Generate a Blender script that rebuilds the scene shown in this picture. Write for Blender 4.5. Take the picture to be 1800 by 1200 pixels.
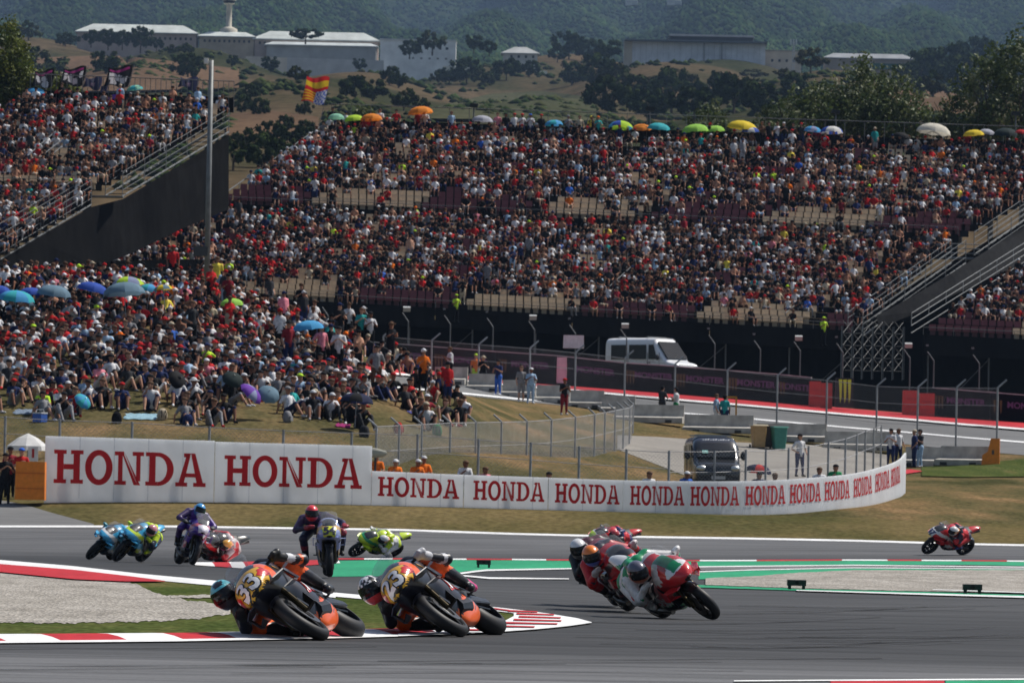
import bpy, bmesh, math, random
import numpy as np
from mathutils import Vector, Matrix, Euler
from mathutils.bvhtree import BVHTree
random.seed(7); rng = np.random.default_rng(7)
R = math.radians
for o in list(bpy.data.objects): bpy.data.objects.remove(o)
scene = bpy.context.scene
COL = scene.collection

# ------------------------------------------------------------------ camera
F = 10000.0; CH = 1.135; PITCH = math.atan(309 / F); ROLL = 0.02
FW = Vector((0, math.cos(PITCH), math.sin(PITCH)))
UP0 = Vector((0, -math.sin(PITCH), math.cos(PITCH))); RT0 = Vector((1, 0, 0))
RT = RT0 * math.cos(ROLL) + UP0 * math.sin(ROLL)
UP = UP0 * math.cos(ROLL) - RT0 * math.sin(ROLL)
HAZE = 4.6e-5
CAM = Vector((0, 0, CH))
cd = bpy.data.cameras.new('camera'); cam = bpy.data.objects.new('camera', cd); COL.objects.link(cam)
cd.sensor_width = 36; cd.lens = 36 * F / 1800; cd.clip_start = 0.5; cd.clip_end = 30000
cd.dof.use_dof = True; cd.dof.focus_distance = 53; cd.dof.aperture_fstop = 15
M = Matrix((RT, UP, -FW)).transposed().to_4x4(); M.translation = CAM
cam.matrix_world = M
scene.camera = cam

# ------------------------------------------------------------------ light
SUN_EL, SUN_AZ = R(54), R(62)          # azimuth from +Y towards +X
SUN = Vector((math.cos(SUN_EL) * math.sin(SUN_AZ), math.cos(SUN_EL) * math.cos(SUN_AZ), math.sin(SUN_EL)))
w = bpy.data.worlds.new('World'); scene.world = w; w.use_nodes = True
nt = w.node_tree; bg = nt.nodes['Background']
sky = nt.nodes.new('ShaderNodeTexSky'); sky.sky_type = 'NISHITA'; sky.sun_disc = False
sky.sun_elevation = SUN_EL; sky.sun_rotation = SUN_AZ; sky.air_density = 1.0; sky.dust_density = 1.5
nt.links.new(sky.outputs[0], bg.inputs[0]); bg.inputs[1].default_value = 0.078
sl = bpy.data.lights.new('sun', 'SUN'); sl.energy = 4.6; sl.angle = R(0.53); sl.color = (1, 0.95, 0.88)
so = bpy.data.objects.new('sun', sl); COL.objects.link(so)
so.rotation_euler = (-SUN).to_track_quat('-Z', 'Y').to_euler()
scene.view_settings.view_transform = 'Standard'; scene.view_settings.look = 'None'
scene.view_settings.exposure = 0.2; scene.view_settings.gamma = 1
scene.render.engine = 'CYCLES'
scene.cycles.transparent_max_bounces = 24
scene.cycles.volume_bounces = 0

def P(px, py, d):
    v = FW + RT * ((px - 900) / F) + UP * ((600 - py) / F)
    return CAM + v * (d / v.y)
def PX(p):
    v = Vector(p) - CAM; f = v.dot(FW)
    return 900 + F * v.dot(RT) / f, 600 - F * v.dot(UP) / f

# ------------------------------------------------------------------ ground height field, sampled on (k = x/d, d)
CK = np.array([-300, 0, 300, 600, 700, 900, 1100, 1200, 1300, 1500, 1600, 1800, 2100])
def zy(d, ys): return [CH + (909 - y) * d / F for y in ys]
ROWS = [
 (5, [0]*13), (60, [0]*13), (74, [0, 0, 0, 0, -.02, -.05, -.09, -.1, -.1, -.1, -.1, -.1, -.1]), (101, [0]*13),
 (137, [-.11, -.11, -.1, -.05, -.03, 0, .03, .05, .06, .1, .1, .1, .1]),
 (160, zy(160, [995, 995, 992, 985, 984, 981, 977, 975, 973, 968, 967, 966, 966])),
 (182, zy(182, [940, 940, 940, 939, 939, 938, 937, 937, 937, 937, 937, 937, 937])),
 (189, zy(189, [888, 889, 890, 892, 893, 895, 897, 898, 900, 909, 911, 913, 913])),
 (191.5, zy(191.5, [886, 887, 888, 890, 891, 893, 895, 897, 898, 902, 905, 908, 908])),
 (197, zy(197, [795, 792, 790, 802, 838, 848, 865, 880, 890, 882, 886, 893, 893])),
 (205, zy(205, [752, 752, 752, 765, 775, 822, 850, 868, 876, 868, 862, 872, 872])),
 (215, zy(215, [675, 672, 672, 715, 738, 790, 835, 850, 858, 858, 842, 855, 855])),
 (235, zy(235, [528, 525, 525, 608, 650, 742, 795, 815, 822, 825, 824, 825, 825])),
 (245, zy(245, [500, 498, 500, 590, 640, 735, 785, 798, 806, 812, 818, 820, 820])),
 (262, zy(262, [510, 508, 510, 592, 642, 722, 765, 776, 785, 800, 811, 790, 785])),
 (272, zy(272, [520, 520, 522, 604, 652, 708, 744, 755, 765, 778, 786, 772, 770])),
 (285, zy(285, [540, 540, 545, 630, 662, 697, 718, 728, 738, 752, 760, 755, 755])),
 (308, zy(308, [600, 600, 610, 640, 652, 676, 686, 692, 698, 712, 718, 727, 735])),
 (318, zy(318, [640, 640, 640, 642, 650, 668, 680, 686, 692, 705, 712, 720, 728])),
 (345, [9.3, 9.3, 9.3, 9.2, 9.1, 9, 8.8, 8.6, 8.4, 7.9, 7.6, 7.3, 7.2]), (420, [11]*13),
 (480, zy(480, [350]*13)), (600, zy(600, [285]*13)), (900, zy(900, [214]*13)), (1300, zy(1300, [168]*13)),
 (1800, zy(1800, [136]*13)), (2150, zy(2150, [126]*13)), (2600, zy(2600, [150]*13)), (3500, zy(3500, [95]*13)),
 (5000, zy(5000, [-10, -10, 0, 5, 5, 10, 15, 15, 10, -10, -15, -20, -20])), (7000, zy(7000, [-130]*13)), (9000, zy(9000, [-300]*13))]
KS = np.linspace(-0.17, 0.17, 171)
DS = np.concatenate([np.arange(5, 60, 2.5), np.arange(60, 180, 2), np.arange(180, 350, 1.0), np.arange(350, 480, 6), np.geomspace(480, 9000, 110)])
kcol = (CK - 900) / F
rowz = np.array([np.interp(KS, kcol, r[1]) for r in ROWS]); rowd = np.array([r[0] for r in ROWS])
for _ in range(6): rowz[:, 1:-1] = (rowz[:, :-2] + 2 * rowz[:, 1:-1] + rowz[:, 2:]) / 4
GRID = np.array([np.interp(DS, rowd, rowz[:, j]) for j in range(len(KS))]).T          # [d, k]
for _ in range(1): GRID[1:-1] = (GRID[:-2] + 2 * GRID[1:-1] + GRID[2:]) / 4
# far relief
dd = DS[:, None]; kk = KS[None, :]
amp = np.clip((dd - 460) / 900, 0, 1) * np.clip(dd / 2000, 0.2, 1.0)
GRID = GRID + amp * (5 * np.sin(kk * 60 + dd / 310) + 3 * np.sin(kk * 150 - dd / 170 + 1.3) + 2 * np.sin(kk * 95 + dd / 90))
mamp = np.clip((dd - 3000) / 3000, 0, 1)
GRID = GRID + mamp * (38 * np.sin(kk * 70 + dd / 900) + 26 * np.sin(kk * 160 - dd / 700 + 2) + 16 * np.sin(kk * 330 + dd / 450))
def GZ(x, y):
    k = min(max(x / y, KS[0]), KS[-1] - 1e-6); y = min(max(y, DS[0]), DS[-1] - 1e-3)
    i = int(np.searchsorted(DS, y, 'right')) - 1; i = min(max(i, 0), len(DS) - 2)
    j = min(int((k - KS[0]) / (KS[1] - KS[0])), len(KS) - 2)
    a = (y - DS[i]) / (DS[i + 1] - DS[i]); b = (k - KS[j]) / (KS[1] - KS[0])
    return float((GRID[i, j] * (1 - b) + GRID[i, j + 1] * b) * (1 - a) + (GRID[i + 1, j] * (1 - b) + GRID[i + 1, j + 1] * b) * a)
def GP(px, py, off=0.0, dmin=20):
    v = FW + RT * ((px - 900) / F) + UP * ((600 - py) / F)
    k = v.x / v.y; s = v.z / v.y
    b = (min(max(k, KS[0]), KS[-1] - 1e-6) - KS[0]) / (KS[1] - KS[0]); j = min(int(b), len(KS) - 2); b -= j
    prof = GRID[:, j] * (1 - b) + GRID[:, j + 1] * b
    f = prof - (CH + s * DS); f[DS < dmin] = -1
    idx = np.nonzero(f >= 0)[0]
    if len(idx) == 0: d = DS[-1]
    else:
        i = idx[0]
        d = DS[i] if i == 0 or f[i - 1] >= 0 or f[i] == f[i-1] else DS[i - 1] + (DS[i] - DS[i - 1]) * (-f[i - 1]) / (f[i] - f[i - 1])
    return Vector((k * d, d, GZ(k * d, d) + off))

# ------------------------------------------------------------------ materials
MATS = {}
def new_mat(name):
    m = bpy.data.materials.new(name); m.use_nodes = True; MATS[name] = m
    return m, m.node_tree, m.node_tree.nodes['Principled BSDF']
def nd(nt, t, **kw):
    n = nt.nodes.new(t)
    for k, v in kw.items(): setattr(n, k, v)
    return n
def setramp(n, stops):
    cr = n.color_ramp; cc = lambda c: (c, c, c, 1) if isinstance(c, (int, float)) else (*c, 1)
    cr.elements[0].position = stops[0][0]; cr.elements[0].color = cc(stops[0][1])
    cr.elements[1].position = stops[-1][0]; cr.elements[1].color = cc(stops[-1][1])
    for p, c in stops[1:-1]: cr.elements.new(p).color = cc(c)
def attr_mat(name, rough, metallic=0, coat=0, obj_attr=None, noise=0.25, nscale=12, spec=0.4):
    """colour comes from the mesh attribute Col (or an object property), slightly varied by noise"""
    m, nt, b = new_mat(name)
    a = nd(nt, 'ShaderNodeAttribute')
    if obj_attr: a.attribute_type = 'OBJECT'; a.attribute_name = obj_attr
    else: a.attribute_name = 'Col'
    tc = nd(nt, 'ShaderNodeTexCoord'); n = nd(nt, 'ShaderNodeTexNoise'); n.inputs['Scale'].default_value = nscale; n.inputs['Detail'].default_value = 3
    nt.links.new(tc.outputs['Object'], n.inputs['Vector'])
    mr = nd(nt, 'ShaderNodeMapRange'); mr.inputs['From Min'].default_value = 0.3; mr.inputs['From Max'].default_value = 0.7
    mr.inputs['To Min'].default_value = 1 - noise; mr.inputs['To Max'].default_value = 1 + noise * 0.4
    nt.links.new(n.outputs[0], mr.inputs[0])
    mx = nd(nt, 'ShaderNodeVectorMath', operation='SCALE')
    nt.links.new(a.outputs['Color'], mx.inputs[0]); nt.links.new(mr.outputs[0], mx.inputs['Scale'])
    nt.links.new(mx.outputs[0], b.inputs['Base Color'])
    b.inputs['Roughness'].default_value = rough; b.inputs['Metallic'].default_value = metallic
    b.inputs['Specular IOR Level'].default_value = spec
    if coat: b.inputs['Coat Weight'].default_value = coat; b.inputs['Coat Roughness'].default_value = 0.08
    return m
attr_mat('cloth', 0.9, noise=0.35, nscale=9, spec=0.05)
attr_mat('gloss', 0.32, coat=0.6, noise=0.06, nscale=30)
attr_mat('leather', 0.42, noise=0.22, nscale=25)
attr_mat('rubber', 0.55, noise=0.2, nscale=40, spec=0.35)
attr_mat('metal', 0.38, metallic=0.85, noise=0.2, nscale=8)
attr_mat('steel_paint', 0.55, metallic=0.25, noise=0.25, nscale=3)
attr_mat('plaster', 0.9, noise=0.22, nscale=0.25, spec=0.2)
attr_mat('concrete', 0.9, noise=0.35, nscale=2.2, spec=0.25)
attr_mat('plastic', 0.5, noise=0.15, nscale=6)
for nme in ('skin', 'top', 'legs', 'shoes', 'tint'):
    attr_mat('person_' + nme, 0.8 if nme != 'skin' else 0.55, obj_attr=nme, noise=0.32, nscale=14, spec=0.08)

def noise_mat(name, stops, scale, stretch=(1, 1, 1), rough=0.95, bump=0.0, detail=6, fine=None, fine_amt=0.3, coord='pos', voro=False):
    m, nt, b = new_mat(name)
    g = nd(nt, 'ShaderNodeNewGeometry'); mp = nd(nt, 'ShaderNodeMapping'); mp.inputs['Scale'].default_value = stretch
    nt.links.new(g.outputs['Position'], mp.inputs[0])
    n = nd(nt, 'ShaderNodeTexNoise'); n.inputs['Scale'].default_value = scale; n.inputs['Detail'].default_value = detail; n.inputs['Roughness'].default_value = 0.62
    nt.links.new(mp.outputs[0], n.inputs['Vector'])
    r = nd(nt, 'ShaderNodeValToRGB'); setramp(r, stops); nt.links.new(n.outputs[0], r.inputs[0])
    out = r.outputs[0]
    if fine:
        n2 = nd(nt, 'ShaderNodeTexVoronoi' if voro else 'ShaderNodeTexNoise'); n2.inputs['Scale'].default_value = fine
        nt.links.new(mp.outputs[0], n2.inputs['Vector'])
        mr = nd(nt, 'ShaderNodeMapRange'); mr.inputs['From Min'].default_value = 0.25 if not voro else 0; mr.inputs['From Max'].default_value = 0.75 if not voro else 1
        mr.inputs['To Min'].default_value = 1 - fine_amt; mr.inputs['To Max'].default_value = 1 + fine_amt
        nt.links.new(n2.outputs['Color'] if voro else n2.outputs[0], mr.inputs[0])
        mx = nd(nt, 'ShaderNodeVectorMath', operation='SCALE'); nt.links.new(out, mx.inputs[0]); nt.links.new(mr.outputs[0], mx.inputs['Scale'])
        out = mx.outputs[0]
        if bump:
            bp = nd(nt, 'ShaderNodeBump'); bp.inputs['Strength'].default_value = bump; bp.inputs['Distance'].default_value = 0.05
            nt.links.new(n2.outputs[0], bp.inputs['Height']); nt.links.new(bp.outputs[0], b.inputs['Normal'])
    nt.links.new(out, b.inputs['Base Color']); b.inputs['Roughness'].default_value = rough; b.inputs['Specular IOR Level'].default_value = 0.2
    return m
noise_mat('dry_grass', [(0.33, (0.055, 0.058, 0.022)), (0.5, (0.105, 0.086, 0.038)), (0.68, (0.17, 0.125, 0.06))], 0.13, (1, 0.5, 1), fine=5, fine_amt=0.3)
noise_mat('bank_dirt', [(0.34, (0.05, 0.05, 0.022)), (0.48, (0.095, 0.08, 0.038)), (0.60, (0.15, 0.105, 0.052)), (0.74, (0.24, 0.15, 0.08))], 0.28, (1, 0.4, 1), fine=6, fine_amt=0.35)
noise_mat('green_grass', [(0.3, (0.035, 0.055, 0.016)), (0.55, (0.07, 0.085, 0.028)), (0.75, (0.14, 0.115, 0.05))], 0.8, (1, 0.12, 1), fine=14, fine_amt=0.4)
noise_mat('gravel', [(0.3, (0.22, 0.20, 0.17)), (0.55, (0.31, 0.285, 0.25)), (0.75, (0.40, 0.37, 0.33))], 1.2, (1, 0.25, 1), fine=26, fine_amt=0.45, bump=0.5, voro=True)
noise_mat('service_asphalt', [(0.3, (0.19, 0.175, 0.155)), (0.7, (0.27, 0.25, 0.22))], 0.3, fine=6, fine_amt=0.15)
noise_mat('hill_soil', [(0.28, (0.016, 0.022, 0.01)), (0.46, (0.034, 0.036, 0.018)), (0.56, (0.075, 0.057, 0.034)), (0.70, (0.115, 0.08, 0.048))], 0.012, (1, 0.22, 1), fine=0.5, fine_amt=0.3)
noise_mat('field_soil', [(0.3, (0.085, 0.056, 0.036)), (0.7, (0.125, 0.08, 0.05))], 0.05, (1, 0.1, 1), fine=0.6, fine_amt=0.2)
noise_mat('field_green', [(0.3, (0.045, 0.05, 0.028)), (0.7, (0.066, 0.066, 0.038))], 0.05, (1, 0.1, 1), fine=0.6, fine_amt=0.2)
noise_mat('forest_floor', [(0.3, (0.012, 0.02, 0.009)), (0.7, (0.03, 0.042, 0.018))], 0.01, fine=0.08, fine_amt=0.4)
noise_mat('red_paint', [(0.3, (0.37, 0.012, 0.018)), (0.7, (0.48, 0.018, 0.024))], 0.8, (1, 0.15, 1), rough=0.7, fine=9, fine_amt=0.12)
noise_mat('white_paint', [(0.3, (0.62, 0.62, 0.61)), (0.7, (0.8, 0.8, 0.79))], 0.8, (1, 0.15, 1), rough=0.7, fine=9, fine_amt=0.1)
noise_mat('green_paint', [(0.3, (0.012, 0.22, 0.105)), (0.7, (0.02, 0.30, 0.14))], 0.5, (1, 0.12, 1), rough=0.75, fine=7, fine_amt=0.15)
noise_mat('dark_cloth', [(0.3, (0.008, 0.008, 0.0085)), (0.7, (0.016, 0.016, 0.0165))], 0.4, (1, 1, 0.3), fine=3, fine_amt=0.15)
noise_mat('grey_cloth', [(0.3, (0.022, 0.022, 0.023)), (0.7, (0.036, 0.036, 0.037))], 0.4, fine=3, fine_amt=0.12)

for nme in ('dark_cloth', 'grey_cloth', 'hill_soil', 'field_soil', 'field_green', 'forest_floor', 'dry_grass', 'bank_dirt', 'green_grass'):
    MATS[nme].node_tree.nodes['Principled BSDF'].inputs['Specular IOR Level'].default_value = 0.0
# asphalt: rubbered racing line laid down along the track, streaks along the direction of travel
m, nt, b = new_mat('asphalt')
g = nd(nt, 'ShaderNodeNewGeometry'); sp = nd(nt, 'ShaderNodeSeparateXYZ'); nt.links.new(g.outputs['Position'], sp.inputs[0])
n0 = nd(nt, 'ShaderNodeTexNoise'); n0.inputs['Scale'].default_value = 0.09; n0.inputs['Detail'].default_value = 2; nt.links.new(g.outputs['Position'], n0.inputs['Vector'])
ad = nd(nt, 'ShaderNodeMath', operation='MULTIPLY_ADD'); ad.inputs[1].default_value = 9.0; nt.links.new(n0.outputs[0], ad.inputs[0]); nt.links.new(sp.outputs['Y'], ad.inputs[2])
mr = nd(nt, 'ShaderNodeMapRange'); mr.inputs['From Min'].default_value = 30; mr.inputs['From Max'].default_value = 200; nt.links.new(ad.outputs[0], mr.inputs[0])
rp = nd(nt, 'ShaderNodeValToRGB')
def yy(v): return (v + 4.5 - 30) / 170
setramp(rp, [(yy(38), 0.115), (yy(43.5), 0.095), (yy(47.0), 0.036), (yy(62), 0.029), (yy(72), 0.034), (yy(88), 0.052), (yy(106), 0.034), (yy(142), 0.026), (yy(158), 0.038), (yy(165), 0.085), (yy(185), 0.10)])
nt.links.new(mr.outputs[0], rp.inputs[0])
mp = nd(nt, 'ShaderNodeMapping'); mp.inputs['Scale'].default_value = (0.12, 0.9, 1); nt.links.new(g.outputs['Position'], mp.inputs[0])
n1 = nd(nt, 'ShaderNodeTexNoise'); n1.inputs['Scale'].default_value = 1.1; n1.inputs['Detail'].default_value = 7; n1.inputs['Roughness'].default_value = 0.7; n1.inputs['Distortion'].default_value = 0.6
nt.links.new(mp.outputs[0], n1.inputs['Vector'])
m1 = nd(nt, 'ShaderNodeMapRange'); m1.inputs['From Min'].default_value = 0.3; m1.inputs['From Max'].default_value = 0.7; m1.inputs['To Min'].default_value = 0.45; m1.inputs['To Max'].default_value = 1.55
nt.links.new(n1.outputs[0], m1.inputs[0])
n2 = nd(nt, 'ShaderNodeTexNoise'); n2.inputs['Scale'].default_value = 22; n2.inputs['Detail'].default_value = 3; nt.links.new(g.outputs['Position'], n2.inputs['Vector'])
m2 = nd(nt, 'ShaderNodeMapRange'); m2.inputs['From Min'].default_value = 0.3; m2.inputs['From Max'].default_value = 0.7; m2.inputs['To Min'].default_value = 0.85; m2.inputs['To Max'].default_value = 1.15
nt.links.new(n2.outputs[0], m2.inputs[0])
q = nd(nt, 'ShaderNodeMath', operation='MULTIPLY'); nt.links.new(m1.outputs[0], q.inputs[0]); nt.links.new(m2.outputs[0], q.inputs[1])
sc = nd(nt, 'ShaderNodeVectorMath', operation='SCALE'); nt.links.new(rp.outputs[0], sc.inputs[0]); nt.links.new(q.outputs[0], sc.inputs['Scale'])
tint = nd(nt, 'ShaderNodeVectorMath', operation='MULTIPLY'); tint.inputs[1].default_value = (1, 1.0, 1.02); nt.links.new(sc.outputs[0], tint.inputs[0])
nt.links.new(tint.outputs[0], b.inputs['Base Color']); b.inputs['Roughness'].default_value = 0.8; b.inputs['Specular IOR Level'].default_value = 0.25
noise_mat('far_asphalt', [(0.3, (0.12, 0.12, 0.12)), (0.7, (0.17, 0.17, 0.168))], 0.25, (0.15, 1, 1), fine=5, fine_amt=0.15)

m, nt, b = new_mat('rubber_mark'); b.inputs['Roughness'].default_value = 0.8
g = nd(nt, 'ShaderNodeNewGeometry'); n = nd(nt, 'ShaderNodeTexNoise'); n.inputs['Scale'].default_value = 0.7; n.inputs['Detail'].default_value = 5; nt.links.new(g.outputs['Position'], n.inputs['Vector'])
mr = nd(nt, 'ShaderNodeMapRange'); mr.inputs['From Min'].default_value = .35; mr.inputs['From Max'].default_value = .65; mr.inputs['To Min'].default_value = 0.05; mr.inputs['To Max'].default_value = 0.5; nt.links.new(n.outputs[0], mr.inputs[0]); nt.links.new(mr.outputs[0], b.inputs['Alpha'])
n3 = nd(nt, 'ShaderNodeTexNoise'); n3.inputs['Scale'].default_value = 20; r3 = nd(nt, 'ShaderNodeValToRGB'); setramp(r3, [(.3, .012), (.7, .022)]); nt.links.new(n3.outputs[0], r3.inputs[0]); nt.links.new(r3.outputs[0], b.inputs['Base Color'])
# printed banner cloth, lets some of the sun behind it through
def banner_mat(name, c, tr=0.45):
    m, nt, b = new_mat(name)
    b.inputs['Base Color'].default_value = (*c, 1); b.inputs['Roughness'].default_value = 0.6
    g = nd(nt, 'ShaderNodeNewGeometry'); n = nd(nt, 'ShaderNodeTexNoise'); n.inputs['Scale'].default_value = 1.3; n.inputs['Detail'].default_value = 4
    nt.links.new(g.outputs['Position'], n.inputs['Vector'])
    mr = nd(nt, 'ShaderNodeMapRange'); mr.inputs['From Min'].default_value = 0.3; mr.inputs['From Max'].default_value = 0.7; mr.inputs['To Min'].default_value = 0.93; mr.inputs['To Max'].default_value = 1.03
    nt.links.new(n.outputs[0], mr.inputs[0])
    mx = nd(nt, 'ShaderNodeVectorMath', operation='SCALE'); mx.inputs[0].default_value = c; nt.links.new(mr.outputs[0], mx.inputs['Scale']); nt.links.new(mx.outputs[0], b.inputs['Base Color'])
    wv = nd(nt, 'ShaderNodeTexNoise'); wv.inputs['Scale'].default_value = 1.6; wv.inputs['Detail'].default_value = 2; mpp = nd(nt, 'ShaderNodeMapping'); mpp.inputs['Scale'].default_value = (1.6, 1.6, .45)
    nt.links.new(g.outputs['Position'], mpp.inputs[0]); nt.links.new(mpp.outputs[0], wv.inputs['Vector']); bp = nd(nt, 'ShaderNodeBump'); bp.inputs['Strength'].default_value = 0.35; bp.inputs['Distance'].default_value = 0.10
    nt.links.new(wv.outputs[0], bp.inputs['Height']); nt.links.new(bp.outputs[0], b.inputs['Normal'])
    t = nd(nt, 'ShaderNodeBsdfTranslucent'); nt.links.new(mx.outputs[0], t.inputs['Color']); nt.links.new(bp.outputs[0], t.inputs['Normal'])
    ms = nd(nt, 'ShaderNodeMixShader'); ms.inputs[0].default_value = tr
    nt.links.new(b.outputs[0], ms.inputs[1]); nt.links.new(t.outputs[0], ms.inputs[2]); nt.links.new(ms.outputs[0], nt.nodes['Material Output'].inputs[0])
    return m
banner_mat('banner_white', (0.95, 0.96, 0.97), 0.62); banner_mat('banner_red', (0.55, 0.015, 0.02))
# cloth that is lit through: flags and umbrellas
m = attr_mat('thin_cloth', 0.8, noise=0.15, nscale=3, spec=0.2); nt = m.node_tree; b = nt.nodes['Principled BSDF']
src = b.inputs['Base Color'].links[0].from_socket
t = nd(nt, 'ShaderNodeBsdfTranslucent'); nt.links.new(src, t.inputs['Color']); ms = nd(nt, 'ShaderNodeMixShader'); ms.inputs[0].default_value = 0.3
nt.links.new(b.outputs[0], ms.inputs[1]); nt.links.new(t.outputs[0], ms.inputs[2]); nt.links.new(ms.outputs[0], nt.nodes['Material Output'].inputs[0])
m = attr_mat('leaf', 0.6, noise=0.3, nscale=0.6, spec=0.3); nt = m.node_tree; b = nt.nodes['Principled BSDF']
src = b.inputs['Base Color'].links[0].from_socket
t = nd(nt, 'ShaderNodeBsdfTranslucent'); nt.links.new(src, t.inputs['Color']); ms = nd(nt, 'ShaderNodeMixShader'); ms.inputs[0].default_value = 0.25
nt.links.new(b.outputs[0], ms.inputs[1]); nt.links.new(t.outputs[0], ms.inputs[2]); nt.links.new(ms.outputs[0], nt.nodes['Material Output'].inputs[0])
attr_mat('foliage_far', 1.0, noise=0.45, nscale=0.35, spec=0.0)
m, nt, b = new_mat('glass_dark'); b.inputs['Base Color'].default_value = (0.012, 0.014, 0.016, 1); b.inputs['Roughness'].default_value = 0.06
nz = nd(nt, 'ShaderNodeTexNoise'); nz.inputs['Scale'].default_value = 2; mr = nd(nt, 'ShaderNodeMapRange'); mr.inputs['To Min'].default_value = 0.04; mr.inputs['To Max'].default_value = 0.14
nt.links.new(nz.outputs[0], mr.inputs[0]); nt.links.new(mr.outputs[0], b.inputs['Roughness']); b.inputs['Specular IOR Level'].default_value = 0.25
m, nt, b = new_mat('screen_clear'); b.inputs['Base Color'].default_value = (0.25, 0.25, 0.25, 1); b.inputs['Roughness'].default_value = 0.08; b.inputs['Alpha'].default_value = 0.35
nz = nd(nt, 'ShaderNodeTexNoise'); mr = nd(nt, 'ShaderNodeMapRange'); mr.inputs['To Min'].default_value = 0.05; mr.inputs['To Max'].default_value = 0.15
nt.links.new(nz.outputs[0], mr.inputs[0]); nt.links.new(mr.outputs[0], b.inputs['Roughness'])

# ------------------------------------------------------------------ object helpers
def tag(o, label, cat=None, group=None, kind=None):
    if label: o['label'] = label
    if cat: o['category'] = cat
    if group: o['group'] = group
    if kind: o['kind'] = kind
    return o
def empty(name, loc=(0, 0, 0), rz=0.0, label=None, cat=None, group=None, mat=None):
    o = bpy.data.objects.new(name, None); o.empty_display_size = 0.2; COL.objects.link(o)
    if mat is not None: o.matrix_world = mat
    else: o.location = loc; o.rotation_euler = (0, 0, rz)
    return tag(o, label, cat, group)
def mesh_np(name, V, Fc, mat, parent=None, smooth=False, cols=None, mi=None):
    me = bpy.data.meshes.new(name); me.from_pydata([tuple(v) for v in V], [], [tuple(f) for f in Fc])
    return link_mesh(name, me, mat, parent, smooth, cols, mi)
def link_mesh(name, me, mat, parent=None, smooth=False, cols=None, mi=None):
    for mm in (mat if isinstance(mat, (list, tuple)) else [mat]): me.materials.append(MATS[mm])
    if mi is not None: me.polygons.foreach_set('material_index', mi)
    if cols is not None:
        a = me.attributes.new('Col', 'FLOAT_COLOR', 'FACE')
        c = np.ones((len(me.polygons), 4), np.float32); c[:, :3] = np.asarray(cols, np.float32)
        a.data.foreach_set('color', c.ravel())
    if smooth: me.polygons.foreach_set('use_smooth', [True] * len(me.polygons))
    me.update()
    o = bpy.data.objects.new(name, me); COL.objects.link(o)
    if parent: o.parent = parent
    return o
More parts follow.
